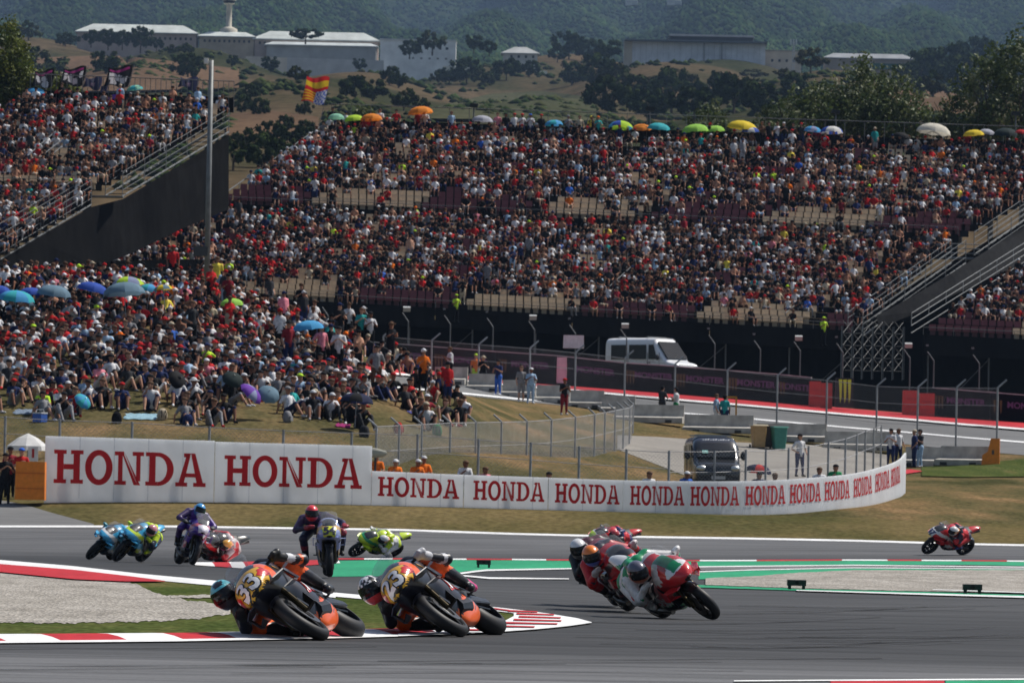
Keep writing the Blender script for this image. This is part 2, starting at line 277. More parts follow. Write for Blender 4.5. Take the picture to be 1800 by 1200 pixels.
class MB:
    """collects shapes for one mesh; colour per face"""
    def __init__(s, col=(0.5, 0.5, 0.5)): s.v = []; s.f = []; s.c = []; s.m = []; s.col = col; s.mi = 0
    def add(s, V, Fc, col=None, mi=None):
        n = len(s.v); s.v += [Vector(v) for v in V]
        for f in Fc: s.f.append([i + n for i in f]); s.c.append(col or s.col); s.m.append(s.mi if mi is None else mi)
        return s
    def box(s, c, size, rot=None, col=None, taper=1.0):
        hx, hy, hz = [q / 2 for q in size]; V = []
        for z in (-1, 1):
            t = taper if z > 0 else 1
            for x, y in ((-1, -1), (1, -1), (1, 1), (-1, 1)): V.append(Vector((x * hx * t, y * hy * t, z * hz)))
        if rot is not None: V = [rot @ v for v in V]
        c = Vector(c); V = [v + c for v in V]
        return s.add(V, [(3, 2, 1, 0), (4, 5, 6, 7), (0, 1, 5, 4), (1, 2, 6, 5), (2, 3, 7, 6), (3, 0, 4, 7)], col)
    def tube(s, a, b, r, r2=None, n=6, col=None, caps=True):
        a, b = Vector(a), Vector(b); r2 = r if r2 is None else r2; ax = b - a
        if ax.length < 1e-6: return s
        q = ax.to_track_quat('Z', 'Y'); V = []
        for p, rr in ((a, r), (b, r2)):
            for i in range(n):
                t = 2 * math.pi * i / n; V.append(p + q @ Vector((rr * math.cos(t), rr * math.sin(t), 0)))
        Fc = [(i, (i + 1) % n, n + (i + 1) % n, n + i) for i in range(n)]
        if caps: Fc += [tuple(reversed(range(n))), tuple(range(n, 2 * n))]
        return s.add(V, Fc, col)
    def path(s, pts, r, n=6, col=None):
        for a, b in zip(pts[:-1], pts[1:]): s.tube(a, b, r, n=n, col=col)
        return s
    def rings(s, rings, col=None, cap=True, fn=None):
        """connect successive rings of equal count"""
        n = len(rings[0]); V = [v for r in rings for v in r]; Fc = []
        for k in range(len(rings) - 1):
            for i in range(n):
                j = (i + 1) % n; Fc.append((k * n + i, k * n + j, (k + 1) * n + j, (k + 1) * n + i))
        if cap: Fc += [tuple(reversed(range(n))), tuple(range((len(rings) - 1) * n, len(rings) * n))]
        b = len(s.v); s.v += [Vector(v) for v in V]
        for f in Fc:
            c = col or s.col
            if fn:
                m = Vector((0, 0, 0))
                for i in f: m += Vector(V[i])
                c = fn(m / len(f))
            s.f.append([i + b for i in f]); s.c.append(c); s.m.append(s.mi)
        return s
    def loft(s, secs, n=20, e=2.4, col=None, fn=None):
        """secs: (x, z_low, z_high, half_width) along x"""
        rr = []
        for sec in secs:
            x, z0, z1, w = sec[:4]; cy = sec[4] if len(sec) > 4 else 0; zc = (z0 + z1) / 2; h = (z1 - z0) / 2; ring = []
            lo_r, hi_r = (sec[5], sec[6]) if len(sec) > 6 else (1, 1)
            for i in range(n):
                t = 2 * math.pi * i / n; c, sn = math.cos(t), math.sin(t); w = sec[3] * (1 + (lo_r - 1) * max(0, -sn) ** 1.2 if sn < 0 else 1 + (hi_r - 1) * max(0, sn) ** 1.2)
                ring.append(Vector((x, cy + w * math.copysign(abs(c) ** (2 / e), c), zc + h * math.copysign(abs(sn) ** (2 / e), sn))))
            rr.append(ring)
        return s.rings(rr, col, True, fn)
    def ell(s, c, r, nu=10, nv=7, col=None, fn=None, rot=None):
        c = Vector(c); rr = []
        for k in range(nv + 1):
            ph = -math.pi / 2 + math.pi * (k + 0.02) / (nv + 0.04); ring = []
            for i in range(nu):
                t = 2 * math.pi * i / nu
                p = Vector((r[0] * math.cos(ph) * math.cos(t), r[1] * math.cos(ph) * math.sin(t), r[2] * math.sin(ph)))
                ring.append(c + (rot @ p if rot is not None else p))
            rr.append(ring)
        return s.rings(rr, col, True, fn)
    def lathe(s, prof, axis='z', c=(0, 0, 0), n=24, col=None, fn=None, closed=False):
        c = Vector(c); rr = []
        for r, h in prof:
            ring = []
            for i in range(n):
                t = 2 * math.pi * i / n; a, b_ = r * math.cos(t), r * math.sin(t)
                ring.append(c + (Vector((a, b_, h)) if axis == 'z' else Vector((b_, h, a)) if axis == 'y' else Vector((h, a, b_))))
            rr.append(ring)
        if closed: rr.append(rr[0])
        return s.rings(rr, col, not closed, fn)
    def prism(s, poly, ext, origin, ax, ay, col=None):
        """2-D polygon in the plane ax, ay, extruded by vector ext"""
        o = Vector(origin); ax, ay, ext = Vector(ax), Vector(ay), Vector(ext); n = len(poly)
        A = [o + ax * p[0] + ay * p[1] for p in poly]; B = [a + ext for a in A]
        return s.add(A + B, [tuple(reversed(range(n))), tuple(range(n, 2 * n))] + [(i, (i + 1) % n, n + (i + 1) % n, n + i) for i in range(n)], col)
    def data(s, name, mats):
        me = bpy.data.meshes.new(name); me.from_pydata([tuple(v) for v in s.v], [], s.f)
        for mm in (mats if isinstance(mats, (list, tuple)) else [mats]): me.materials.append(MATS[mm])
        me.polygons.foreach_set('material_index', s.m)
        a = me.attributes.new('Col', 'FLOAT_COLOR', 'FACE'); c = np.ones((len(s.f), 4), np.float32); c[:, :3] = np.asarray(s.c, np.float32)
        a.data.foreach_set('color', c.ravel()); me.update(); return me
    def build(s, name, mats, parent=None, smooth=False, label=None):
        me = s.data(name, mats)
        if smooth: me.polygons.foreach_set('use_smooth', [True] * len(me.polygons))
        o = bpy.data.objects.new(name, me); COL.objects.link(o)
        if parent: o.parent = parent
        if label: o['label'] = label
        return o
def inst(name, me, parent=None, loc=None, rz=0, scale=None, mat=None):
    o = bpy.data.objects.new(name, me); COL.objects.link(o)
    if parent: o.parent = parent
    if mat is not None: o.matrix_basis = mat
    else:
        if loc is not None: o.location = loc
        o.rotation_euler = (0, 0, rz)
        if scale is not None: o.scale = scale if not isinstance(scale, (int, float)) else (scale,) * 3
    return o
def text_geo(txt, size=1.0, bold=0.0):
    cu = bpy.data.curves.new('t', 'FONT'); cu.body = txt; cu.size = size; cu.align_x = 'CENTER'; cu.align_y = 'CENTER'; cu.offset = bold; cu.resolution_u = 3
    o = bpy.data.objects.new('t', cu); COL.objects.link(o); dg = bpy.context.evaluated_depsgraph_get()
    me = bpy.data.meshes.new_from_object(o.evaluated_get(dg)); V = [v.co.copy() for v in me.vertices]; Fc = [tuple(p.vertices) for p in me.polygons]
    bpy.data.objects.remove(o); bpy.data.curves.remove(cu); bpy.data.meshes.remove(me)
    return V, Fc
def lerpy(pl, x):
    return float(np.interp(x, [p[0] for p in pl], [p[1] for p in pl]))
def drape(name, upper, lower, mat, off=0.008, nc=60, nr=6, px0=None, px1=None, kind='structure', parent=None, rag=0.0, dmax=None):
    px0 = px0 if px0 is not None else max(upper[0][0], lower[0][0]); px1 = px1 if px1 is not None else min(upper[-1][0], lower[-1][0])
    V = []; Fc = []
    for i in range(nc + 1):
        px = px0 + (px1 - px0) * i / nc; a, b_ = lerpy(upper, px), lerpy(lower, px)
        if rag: a += rag * (math.sin(px * .33) * .35 + math.sin(px * .131 + 2) * .6 + math.sin(px * .71) * .2 + random.uniform(-.15, .15)); b_ += rag * (math.sin(px * .29 + 1) * .4 + math.sin(px * .113) * .6 + math.sin(px * .63) * .2 + random.uniform(-.15, .15))
        A, B = GP(px, a), GP(px, b_)
        if dmax and A.y > dmax: A = Vector((A.x * dmax / A.y, dmax, 0))
        for j in range(nr + 1):
            t = j / nr; p = A.lerp(B, t); V.append(Vector((p.x, p.y, GZ(p.x, p.y) + off)))
    for i in range(nc):
        for j in range(nr):
            a = i * (nr + 1) + j; Fc.append((a, a + 1, a + nr + 2, a + nr + 1))
    o = mesh_np(name, V, Fc, mat, parent, True)
    if kind and not parent: o['kind'] = kind
    return o
def drape_poly(name, poly, mat, off=0.02, parent=None):
    """flat painted piece: pixel corners dropped on the ground, subdivided"""
    pts = [GP(*p) for p in poly]; bm = bmesh.new(); vs = [bm.verts.new(p) for p in pts]; bm.faces.new(vs)
    bmesh.ops.subdivide_edges(bm, edges=bm.edges[:], cuts=6, use_grid_fill=True)
    for v in bm.verts: v.co.z = GZ(v.co.x, v.co.y) + off
    bm.normal_update(); me = bpy.data.meshes.new(name); bm.to_mesh(me); bm.free()
    for p in me.polygons:
        if p.normal.z < 0: p.flip()
    return link_mesh(name, me, mat, parent, True)
def spl(secs, n=5):
    """refine a list of loft sections smoothly"""
    P_ = [np.array(s_, float) for s_ in secs]; q = [2 * P_[0] - P_[1]] + P_ + [2 * P_[-1] - P_[-2]]; out = []
    for i in range(1, len(q) - 2):
        for k in range(n):
            t = k / n; a, b_, c, d = q[i - 1], q[i], q[i + 1], q[i + 2]
            out.append(tuple(0.5 * (2 * b_ + (c - a) * t + (2 * a - 5 * b_ + 4 * c - d) * t * t + (3 * b_ - a - 3 * c + d) * t ** 3)))
    return out + [tuple(P_[-1])]
# ================================================================== SETTING
def grid_sheet(name, d0, d1, mat, label=None):
    I = [i for i, d in enumerate(DS) if d0 <= d <= d1]
    kx = np.concatenate([[-0.9, -0.4], KS, [0.4, 0.9]])
    nk = len(kx); V = []
    for i in I:
        z = np.concatenate([[GRID[i, 0]] * 2, GRID[i], [GRID[i, -1]] * 2])
        for j in range(nk): V.append((kx[j] * DS[i], DS[i], z[j]))
    Fc = []
    for a in range(len(I) - 1):
        for j in range(nk - 1):
            q = a * nk + j; Fc.append((q, q + 1, q + nk + 1, q + nk))
    o = mesh_np(name, V, Fc, mat, None, True); o['kind'] = 'structure'
    return o
i_a = DS[np.searchsorted(DS, 193.0)]; i_b = DS[np.searchsorted(DS, 345.0)]; i_c = DS[np.searchsorted(DS, 2600.0)]
grid_sheet('ground', 5, i_a, 'dry_grass'); grid_sheet('grass_bank', i_a, i_b, 'bank_dirt')
grid_sheet('hillside', i_b, i_c, 'hill_soil'); grid_sheet('mountain', i_c, 9001, 'forest_floor')
ap = mesh_np('ground_apron', [(-400, -300, -0.04), (400, -300, -0.04), (400, 40, -0.04), (-400, 40, -0.04)], [(0, 1, 2, 3)], 'asphalt'); ap['kind'] = 'structure'

# --- race track in front: far edge is a white line below the dry grass
FAR = [(-200, 921), (0, 925), (300, 925), (500, 928), (700, 931), (900, 938), (1100, 943), (1300, 946), (1500, 950), (1700, 956), (1800, 958), (2000, 962)]
def sh(pl, dy): return [(x, y + dy) for x, y in pl]
drape('race_track', FAR, [(-200, 1300), (2000, 1300)], 'asphalt', 0.004, 110, 90)
drape('track_edge_line', sh(FAR, -1.2), sh(FAR, 2.0), 'white_paint', 0.016, 110, 1)
drape('run_off', [(-200, 870), (0, 879), (40, 886), (90, 901), (165, 921)], [(-200, 920), (0, 924), (165, 924)], 'far_asphalt', 0.012, 30, 6, -200, 165)

# --- left island: kerbs, gravel, grass
KU = [(-150, 970), (0, 985), (130, 996), (250, 1010), (400, 1024), (520, 1037), (640, 1048), (760, 1058), (880, 1070), (960, 1080), (1015, 1089), (1040, 1096)]
KL = [(-150, 1134), (0, 1133), (300, 1130), (560, 1125), (700, 1121), (850, 1115), (940, 1109), (1000, 1103), (1040, 1097)]
drape('island_grass', sh(KU, 5), sh(KL, -4), 'green_grass', 0.008, 100, 16, -150, 985)
drape('gravel_trap', [(-150, 995), (0, 1003), (120, 1013), (240, 1026), (262, 1040), (330, 1056), (380, 1062), (405, 1073)],
      [(-150, 1095), (0, 1095), (100, 1097), (200, 1095), (280, 1093), (350, 1088), (405, 1080)], 'gravel', 0.014, 260, 14, -150, 405, rag=1.8)
drape('gravel_strip', [(300, 1049), (400, 1046), (520, 1050)], [(300, 1053), (400, 1052), (520, 1057)], 'gravel', 0.020, 90, 2, rag=1.0)
# upper kerb
def kerb_bands(name, label, up, lo, mats, bounds, skew, off, rows=4, h=0.035):
    """kerb built of painted blocks; bounds are positions along the upper edge, skew slides the lower edge"""
    k = empty(name, GP(bounds[0], lerpy(up, bounds[0])), 0, label, 'kerb'); inv = Vector(k.location)
    for n in range(len(bounds) - 1):
        a, b_ = bounds[n], bounds[n + 1]; V = []; Fc = []; nc = max(4, int((b_ - a) / 14))
        for i in range(nc + 1):
            t = i / nc; xu = a + (b_ - a) * t; xl = min(max(xu + skew, lo[0][0]), lo[-1][0])
            A = GP(xu, lerpy(up, xu)); B = GP(xl, lerpy(lo, xl))
            for j in range(rows + 1):
                s_ = j / rows; p = A.lerp(B, s_); V.append(Vector((p.x, p.y, GZ(p.x, p.y) + off + h * math.sin(math.pi * s_))) - inv)
        for i in range(nc):
            for j in range(rows):
                q = i * (rows + 1) + j; Fc.append((q, q + 1, q + rows + 2, q + rows + 1))
        mesh_np('kerb_block', V, Fc, mats[n % len(mats)], k, True)
    return k
kerb_bands('trackside_kerb', 'long white kerb on the upper edge of the left gravel island', KU, sh(KU, 9), ['white_paint'], [-150, 100, 330, 590], 0, 0.02, h=0.02)
drape('red_verge', [(-150, 982), (0, 993.5), (130, 1004), (240, 1017), (290, 1024)], [(-150, 1001), (0, 1008), (130, 1021), (220, 1025), (290, 1025)], 'red_paint', 0.036, 40, 3)
# kerb in front of the leading bikes: long raked red and white blocks
lowk = [(-150, 1118), (0, 1118), (300, 1116), (560, 1111), (700, 1107), (850, 1098), (940, 1090), (1000, 1088)]
kerb_bands('apex_kerb', 'raked red and white kerb under the two leading motorcycles', lowk, sh(KL, -3.5), ['red_paint', 'white_paint'],
           [-150, -60, 35, 152, 250, 345, 450, 540, 620, 700], 75, 0.012)
drape('kerb_edge_line', sh(KL, -3.8), KL, 'white_paint', 0.018, 90, 1, -150, 1030)
# tip of the kerb: comb of red and white stripes
tip = empty('kerb_tip', GP(960, 1095), 0, 'red and white striped tip of the kerb right of rider 23', 'kerb'); tl = Vector(tip.location)
def tip_piece(nm, u_, l_, mt, off, nc=24, nr=4):
    o = drape(nm, u_, l_, mt, off, nc, nr, parent=tip)
    for v in o.data.vertices: v.co -= tl
KI = [(700, 1106), (850, 1099), (885, 1094), (902, 1086), (905, 1077)]
tip_piece('kerb_block', KU, KL, 'white_paint', 0.022, 40, 12) if False else None
def clip(pl, a, b_): return [(a, lerpy(pl, a))] + [p for p in pl if a < p[0] < b_] + [(b_, lerpy(pl, b_))]
tip_piece('kerb_block', clip(KU, 903, 1040), clip(KL, 903, 1040), 'white_paint', 0.022, 30, 12)
tip_piece('kerb_block', [(700, 1106), (850, 1099), (885, 1095), (903, 1085)], clip(KL, 700, 903), 'white_paint', 0.021, 30, 8)
tip_piece('kerb_block', clip(KU, 590, 903), sh(clip(KU, 590, 903), 7), 'white_paint', 0.021, 40, 3)
for a_, y0, L_ in ((893, 1075.5, 52), (908, 1080.5, 66), (912, 1086, 74), (903, 1091.5, 84), (880, 1097, 100), (845, 1102.5, 95), (770, 1108.5, 90)):
    tip_piece('stripe', [(a_, y0), (a_ + L_, y0 + 2.6)], [(a_, y0 + 2.8), (a_ + L_, y0 + 4.4)], 'red_paint', 0.032, 10, 2)
for a_, y0, L_ in ((640, 1050, 90), (745, 1059.5, 80), (840, 1068, 60)): tip_piece('stripe', [(a_, y0), (a_ + L_, y0 + 8.0)], [(a_, y0 + 2.4), (a_ + L_, y0 + 10.0)], 'red_paint', 0.032, 10, 2)
# rubber laid down through the corner
for i in range(22):
    g0 = random.Random(100 + i); x0 = g0.uniform(1000, 1420); x1 = x0 + g0.uniform(250, 700); yb = g0.uniform(1066, 1142); bow = g0.uniform(4, 14)
    pl = [(x0 + (x1 - x0) * t, yb - bow * (t - .35) ** 2 * 2.2 + g0.uniform(-.2, .2)) for t in np.linspace(0, 1, 9)]
    drape('rubber_mark', pl, sh(pl, g0.uniform(.8, 2.2)), 'rubber_mark', 0.008 + i * .0007, 30, 1)
for i in range(8):
    g0 = random.Random(200 + i); x0 = g0.uniform(-100, 900); x1 = x0 + g0.uniform(500, 1100); yb = g0.uniform(1141, 1192)
    pl = [(x0 + (x1 - x0) * t, yb - 5 * t + g0.uniform(-.2, .2)) for t in np.linspace(0, 1, 9)]
    drape('rubber_mark', pl, sh(pl, g0.uniform(1.0, 2.4)), 'rubber_mark', 0.008 + i * .0007, 40, 1)

# --- run-off with green paint across the middle and right
G_UP = [(585, 983), (700, 983), (900, 984), (1100, 986), (1300, 986), (1500, 985), (1700, 986), (1900, 988)]
drape('green_run_off', [(578, 986), (700, 984), (900, 984.5), (1240, 986)], [(578, 1014), (790, 1012), (815, 1004), (1000, 999), (1240, 990)], 'green_paint', 0.012, 60, 8)
drape('green_band', [(1190, 986), (1500, 986), (1700, 986), (1900, 990)], [(1190, 996), (1500, 993), (1700, 993), (1900, 997)], 'green_paint', 0.014, 50, 2)
drape('run_off_line', [(800, 1009), (850, 1002), (1000, 999.5), (1200, 996.5), (1500, 993.5), (1900, 998)], [(800, 1012), (850, 1005), (1000, 1001.5), (1200, 998.5), (1500, 995), (1900, 999.5)], 'white_paint', 0.024, 60, 1)
drape('run_off_line', [(790, 1010), (860, 1016), (1000, 1018)], [(790, 1012), (860, 1019), (1000, 1019.5)], 'white_paint', 0.024, 30, 1)
drape('run_off_strip', [(1180, 998), (1500, 995), (1900, 1000)], [(1180, 1003), (1500, 998), (1900, 1001)], 'far_asphalt', 0.014, 40, 1)
drape('run_off_line', [(1230, 1005), (1320, 1002), (1500, 998.5), (1900, 1001)], [(1230, 1007), (1320, 1003.5), (1500, 999.6), (1900, 1002)], 'white_paint', 0.024, 40, 1)
drape('green_wedge', [(1228, 1007), (1320, 1003.5), (1500, 999.6), (1900, 1002)], [(1228, 1019), (1320, 1016), (1390, 1010), (1500, 1004), (1900, 1003)], 'green_paint', 0.016, 40, 3)
drape('gravel_patch', [(1240, 1018), (1320, 1015), (1390, 1009), (1500, 1003.5), (1900, 1003)], [(1240, 1030), (1400, 1036), (1600, 1041), (1800, 1044), (1900, 1045)], 'gravel', 0.03, 200, 6, rag=0.35)
drape('green_edge', [(1030, 1028), (1240, 1029.5), (1400, 1036), (1600, 1041), (1800, 1047), (1900, 1049)], [(1030, 1030), (1240, 1034), (1400, 1039), (1600, 1045), (1800, 1051), (1900, 1053)], 'green_paint', 0.020, 60, 1)
drape('track_edge_line', [(1400, 1039), (1600, 1044.5), (1800, 1050), (1900, 1052)], [(1400, 1040.5), (1600, 1047), (1800, 1053), (1900, 1055)], 'white_paint', 0.030, 40, 1)
drape('track_edge_line', [(1640, 1038.5), (1800, 1043.5), (1900, 1046)], [(1640, 1039.5), (1800, 1045), (1900, 1048)], 'white_paint', 0.036, 30, 1)
kerb_bands('far_kerb', 'thin serrated red and white kerb above the green run-off', sh(G_UP, -0.9), sh(G_UP, 0.9), ['red_paint', 'white_paint'], [590, 640, 690, 760, 820, 900, 960, 1060, 1130, 1230, 1330, 1480, 1560, 1620, 1690, 1770, 1850], 0, 0.02, 2, 0.02)
kerb_bands('raked_kerb', 'red and white raked kerb right of the purple motorcycle', [(330, 990), (420, 988), (600, 984)], [(330, 993), (430, 1000), (520, 996), (600, 990)], ['white_paint', 'red_paint'], [335, 370, 400, 425, 455, 520, 560, 590], 8, 0.02, 3)
drape('foreground_line', [(1290, 1198), (1500, 1196.5), (1900, 1194)], [(1290, 1200), (1500, 1199), (1900, 1196.5)], 'white_paint', 0.014, 30, 1)
drape('foreground_kerb', [(1460, 1199), (1660, 1197.5)], [(1460, 1212), (1660, 1212)], 'red_paint', 0.012, 20, 2)
drape('foreground_green', [(1662, 1198), (1900, 1197)], [(1662, 1212), (1900, 1212)], 'green_paint', 0.012, 20, 2)

# --- second track, service yard behind the low wall
T2U = [(560, 648), (700, 660), (800, 669), (900, 679), (1000, 687), (1100, 696), (1200, 705), (1300, 713), (1400, 722), (1500, 731), (1600, 739), (1700, 748), (1800, 756), (2000, 770)]
T2L = [(560, 670), (700, 680), (800, 694), (900, 704), (1000, 714), (1100, 724), (1200, 738), (1300, 750), (1400, 760), (1500, 770), (1600, 782), (1700, 792), (1800, 800), (2000, 815)]
drape('second_track', T2U, T2L, 'far_asphalt', 0.02, 80, 14)
drape('red_run_off', sh(T2U, -13), sh(T2U, 1), 'red_paint', 0.09, 80, 12, dmax=312.2)
drape('second_track_line', sh(T2U, 0), sh(T2U, 3), 'white_paint', 0.11, 80, 1)
drape('second_track_line', sh(T2U, 21), sh(T2U, 23.5), 'white_paint', 0.045, 80, 1)
drape('service_yard', [(1085, 765), (1150, 768), (1300, 778), (1420, 782), (1560, 800)], [(1085, 790), (1150, 815), (1240, 850), (1420, 866), (1560, 850)], 'service_asphalt', 0.02, 40, 14)
drape('red_mat', [(1585, 828), (1600, 826), (1620, 829)], [(1585, 836), (1600, 833), (1620, 830)], 'red_paint', 0.05, 8, 3)
drape('green_patch', [(1620, 822), (1700, 818), (1900, 798)], [(1620, 838), (1700, 840), (1900, 838)], 'green_grass', 0.05, 20, 6)

# ================================================================== advertising wall
WP = [(78, 874, 187.5), (300, 880, 188.5), (500, 885, 189.2), (652, 889, 189.6), (800, 895, 189.9), (950, 900, 190.1), (1100, 905, 190.6), (1250, 906.5, 191.8), (1350, 904.5, 193.4), (1430, 899, 195.6), (1500, 891, 198.6), (1550, 878, 202.6), (1580, 865, 206.8), (1592, 851, 211)]
wp = [P(*p) for p in WP]
def catmull(pts, n=14):
    out = []
    q = [pts[0] * 2 - pts[1]] + pts + [pts[-1] * 2 - pts[-2]]
    for i in range(1, len(q) - 2):
        for k in range(n):
            t = k / n; a, b_, c, d = q[i - 1], q[i], q[i + 1], q[i + 2]
            out.append(0.5 * ((2 * b_) + (c - a) * t + (2 * a - 5 * b_ + 4 * c - d) * t * t + (3 * b_ - a - 3 * c + d) * t ** 3))
    return out + [pts[-1]]
wpath = catmull(wp); wlen = np.concatenate([[0], np.cumsum([(b_ - a).length for a, b_ in zip(wpath[:-1], wpath[1:])])])
warr = np.array([tuple(p) for p in wpath])
def wpt(s, h, off=0.0):
    p = Vector([float(np.interp(s, wlen, warr[:, i])) for i in range(3)]); e = 0.05
    q = Vector([float(np.interp(s + e, wlen, warr[:, i])) - float(np.interp(s - e, wlen, warr[:, i])) for i in range(3)])
    q.z = 0; q.normalize(); n = Vector((q.y, -q.x, 0))
    return p + n * off + Vector((0, 0, h))
s_mid = wlen[[i for i, p in enumerate(wpath) if (p - wp[3]).length < 1e-4][0]]
def rect(x0, y0, x1, y1, n=3): return [[(x0 + (x1 - x0) * i / n, y0), (x0 + (x1 - x0) * (i + 1) / n, y0), (x0 + (x1 - x0) * (i + 1) / n, y1), (x0 + (x1 - x0) * i / n, y1)] for i in range(n)]
def ring_seg(cx, cy, ro, ri, t0, t1, n=28):
    out = []
    for i in range(n):
        a, b_ = t0 + (t1 - t0) * i / n, t0 + (t1 - t0) * (i + 1) / n
        out.append([(cx + ro[0] * math.cos(a), cy + ro[1] * math.sin(a)), (cx + ro[0] * math.cos(b_), cy + ro[1] * math.sin(b_)), (cx + ri[0] * math.cos(b_), cy + ri[1] * math.sin(b_)), (cx + ri[0] * math.cos(a), cy + ri[1] * math.sin(a))])
    return out
pi = math.pi
LET = {
 'H': (1.08, [rect(.12, .12, .36, .88, 2), rect(.72, .12, .96, .88, 2), rect(.36, .42, .72, .58, 2), rect(0, 0, .46, .12), rect(.62, 0, 1.08, .12), rect(0, .88, .46, 1), rect(.62, .88, 1.08, 1)]),
 'O': (1.02, [ring_seg(.51, .5, (.51, .53), (.27, .36), 0, 2 * pi, 40)]),
 'N': (1.08, [rect(.13, .12, .30, .88, 2), [[(0, 1), (.34, 1), (.36, .88), (0, .88)], [(.30, .88), (.36, .88), (.86, 0), (.72, 0)], [(.34, 1), (.42, .88), (.96, 0), (.86, 0)]], rect(.80, .12, .96, .88, 2), rect(0, 0, .43, .12), rect(.66, .88, 1.08, 1)]),
 'D': (1.04, [rect(.13, .12, .37, .88, 2), rect(0, 0, .45, .12), rect(0, .88, .45, 1), ring_seg(.45, .5, (.59, .5), (.34, .38), -pi / 2, pi / 2, 24)]),
 'A': (1.12, [[[(.12, .12), (.32, .12), (.56, 1), (.42, 1)], [(.56, 1), (.72, 1), (1.02, .12), (.78, .12)]], [[(.30, .28), (.82, .28), (.79, .40), (.335, .40)]], rect(0, 0, .44, .12), rect(.66, 0, 1.12, .12), rect(.30, .88, .50, 1, 1)])}
wall = empty('advertising_wall', wp[4], 0, 'long curved white advertising wall lettered HONDA in red, beside the dry grass', 'wall'); wo = Vector(wall.location)
def panel(s0, s1, h0, h1, words, lh, label=None):
    n = max(3, int((s1 - s0) / 0.35)); V = []; Fc = []; th = 0.06
    for i in range(n + 1):
        s_ = s0 + (s1 - s0) * i / n
        for (h, o_) in ((h0, 0), (h1, 0), (h1, -th), (h0, -th)): V.append(wpt(s_, h, o_) - wo)
    for i in range(n):
        for j in range(4): a = i * 4 + j; b_ = i * 4 + (j + 1) % 4; Fc.append((a, a + 4, b_ + 4, b_))
    Fc += [(0, 1, 2, 3), (n * 4 + 3, n * 4 + 2, n * 4 + 1, n * 4)]
    pn = mesh_np('banner_panel', V, Fc, 'banner_white', wall)
    k_ = s0 + 1.15
    while k_ < s1 - .4:
        a_, b2 = wpt(k_ - .008, h0 + .5, .006) - wo, wpt(k_ + .008, h0 + .5, .006) - wo; hv = Vector((0, 0, h1 - h0 - .5)); mesh_np('seam', [a_, b2, b2 + hv, a_ + hv], [(0, 1, 2, 3)], 'plastic', pn, cols=[(.6, .62, .66)]); k_ += 1.15
    for (s_c, base, hh, asp) in words:
        tot = sum(LET[c][0] for c in 'HONDA') + 4 * 0.07; x = s_c - tot * asp / 2
        for c in 'HONDA':
            wd, grp = LET[c]; V = []; Fc = []
            for gi, polys in enumerate(grp):
                for pl in polys:
                    m0 = len(V)
                    for (u, v) in pl: V.append(wpt(x + u * asp, base + v * hh, 0.012 + gi * 0.003) - wo)
                    Fc.append(tuple(range(m0, len(V))))
            mesh_np('letter', V, Fc, 'banner_red', pn); x += (wd + 0.07) * asp
    return pn
hs = s_mid / 2
def s_of_px(px):
    return float(np.interp(px, [PX(p)[0] for p in wpath], wlen))
sp1 = s_of_px(376)
panel(0.0, sp1 - 0.012, -0.5, 2.03, [(s_of_px(227), 0.49, 1.10, 0.905)], 1.1)
panel(sp1 + 0.012, s_mid, -0.5, 2.0, [(s_of_px(514), 0.56, 1.0, 0.82)], 1.0)
cents = [735, 894, 1032, 1155, 1257, 1346, 1416, 1472, 1517, 1551, 1574]
sc_ = [s_of_px(c) for c in cents]
edges = [s_mid + 0.015] + [(a + b_) / 2 for a, b_ in zip(sc_[:-1], sc_[1:])] + [wlen[-1]]
for i, c in enumerate(sc_):
    wd = min(edges[i + 1] - c, c - edges[i]) * 2
    panel(edges[i] + (0.01 if i else 0), edges[i + 1] - 0.012, -0.6, 1.17, [(c, 0.35, 0.64, min(0.53, wd * 0.9 / 5.62))], 0.64)
# backing posts of the wall
for i in range(0, 24):
    s_ = wlen[-1] * (i + 0.5) / 24
    MB((0.25, 0.25, 0.26)).tube(wpt(s_, -0.6, -0.14) - wo, wpt(s_, 1.0, -0.14) - wo, 0.04).build('post', 'steel_paint', wall)

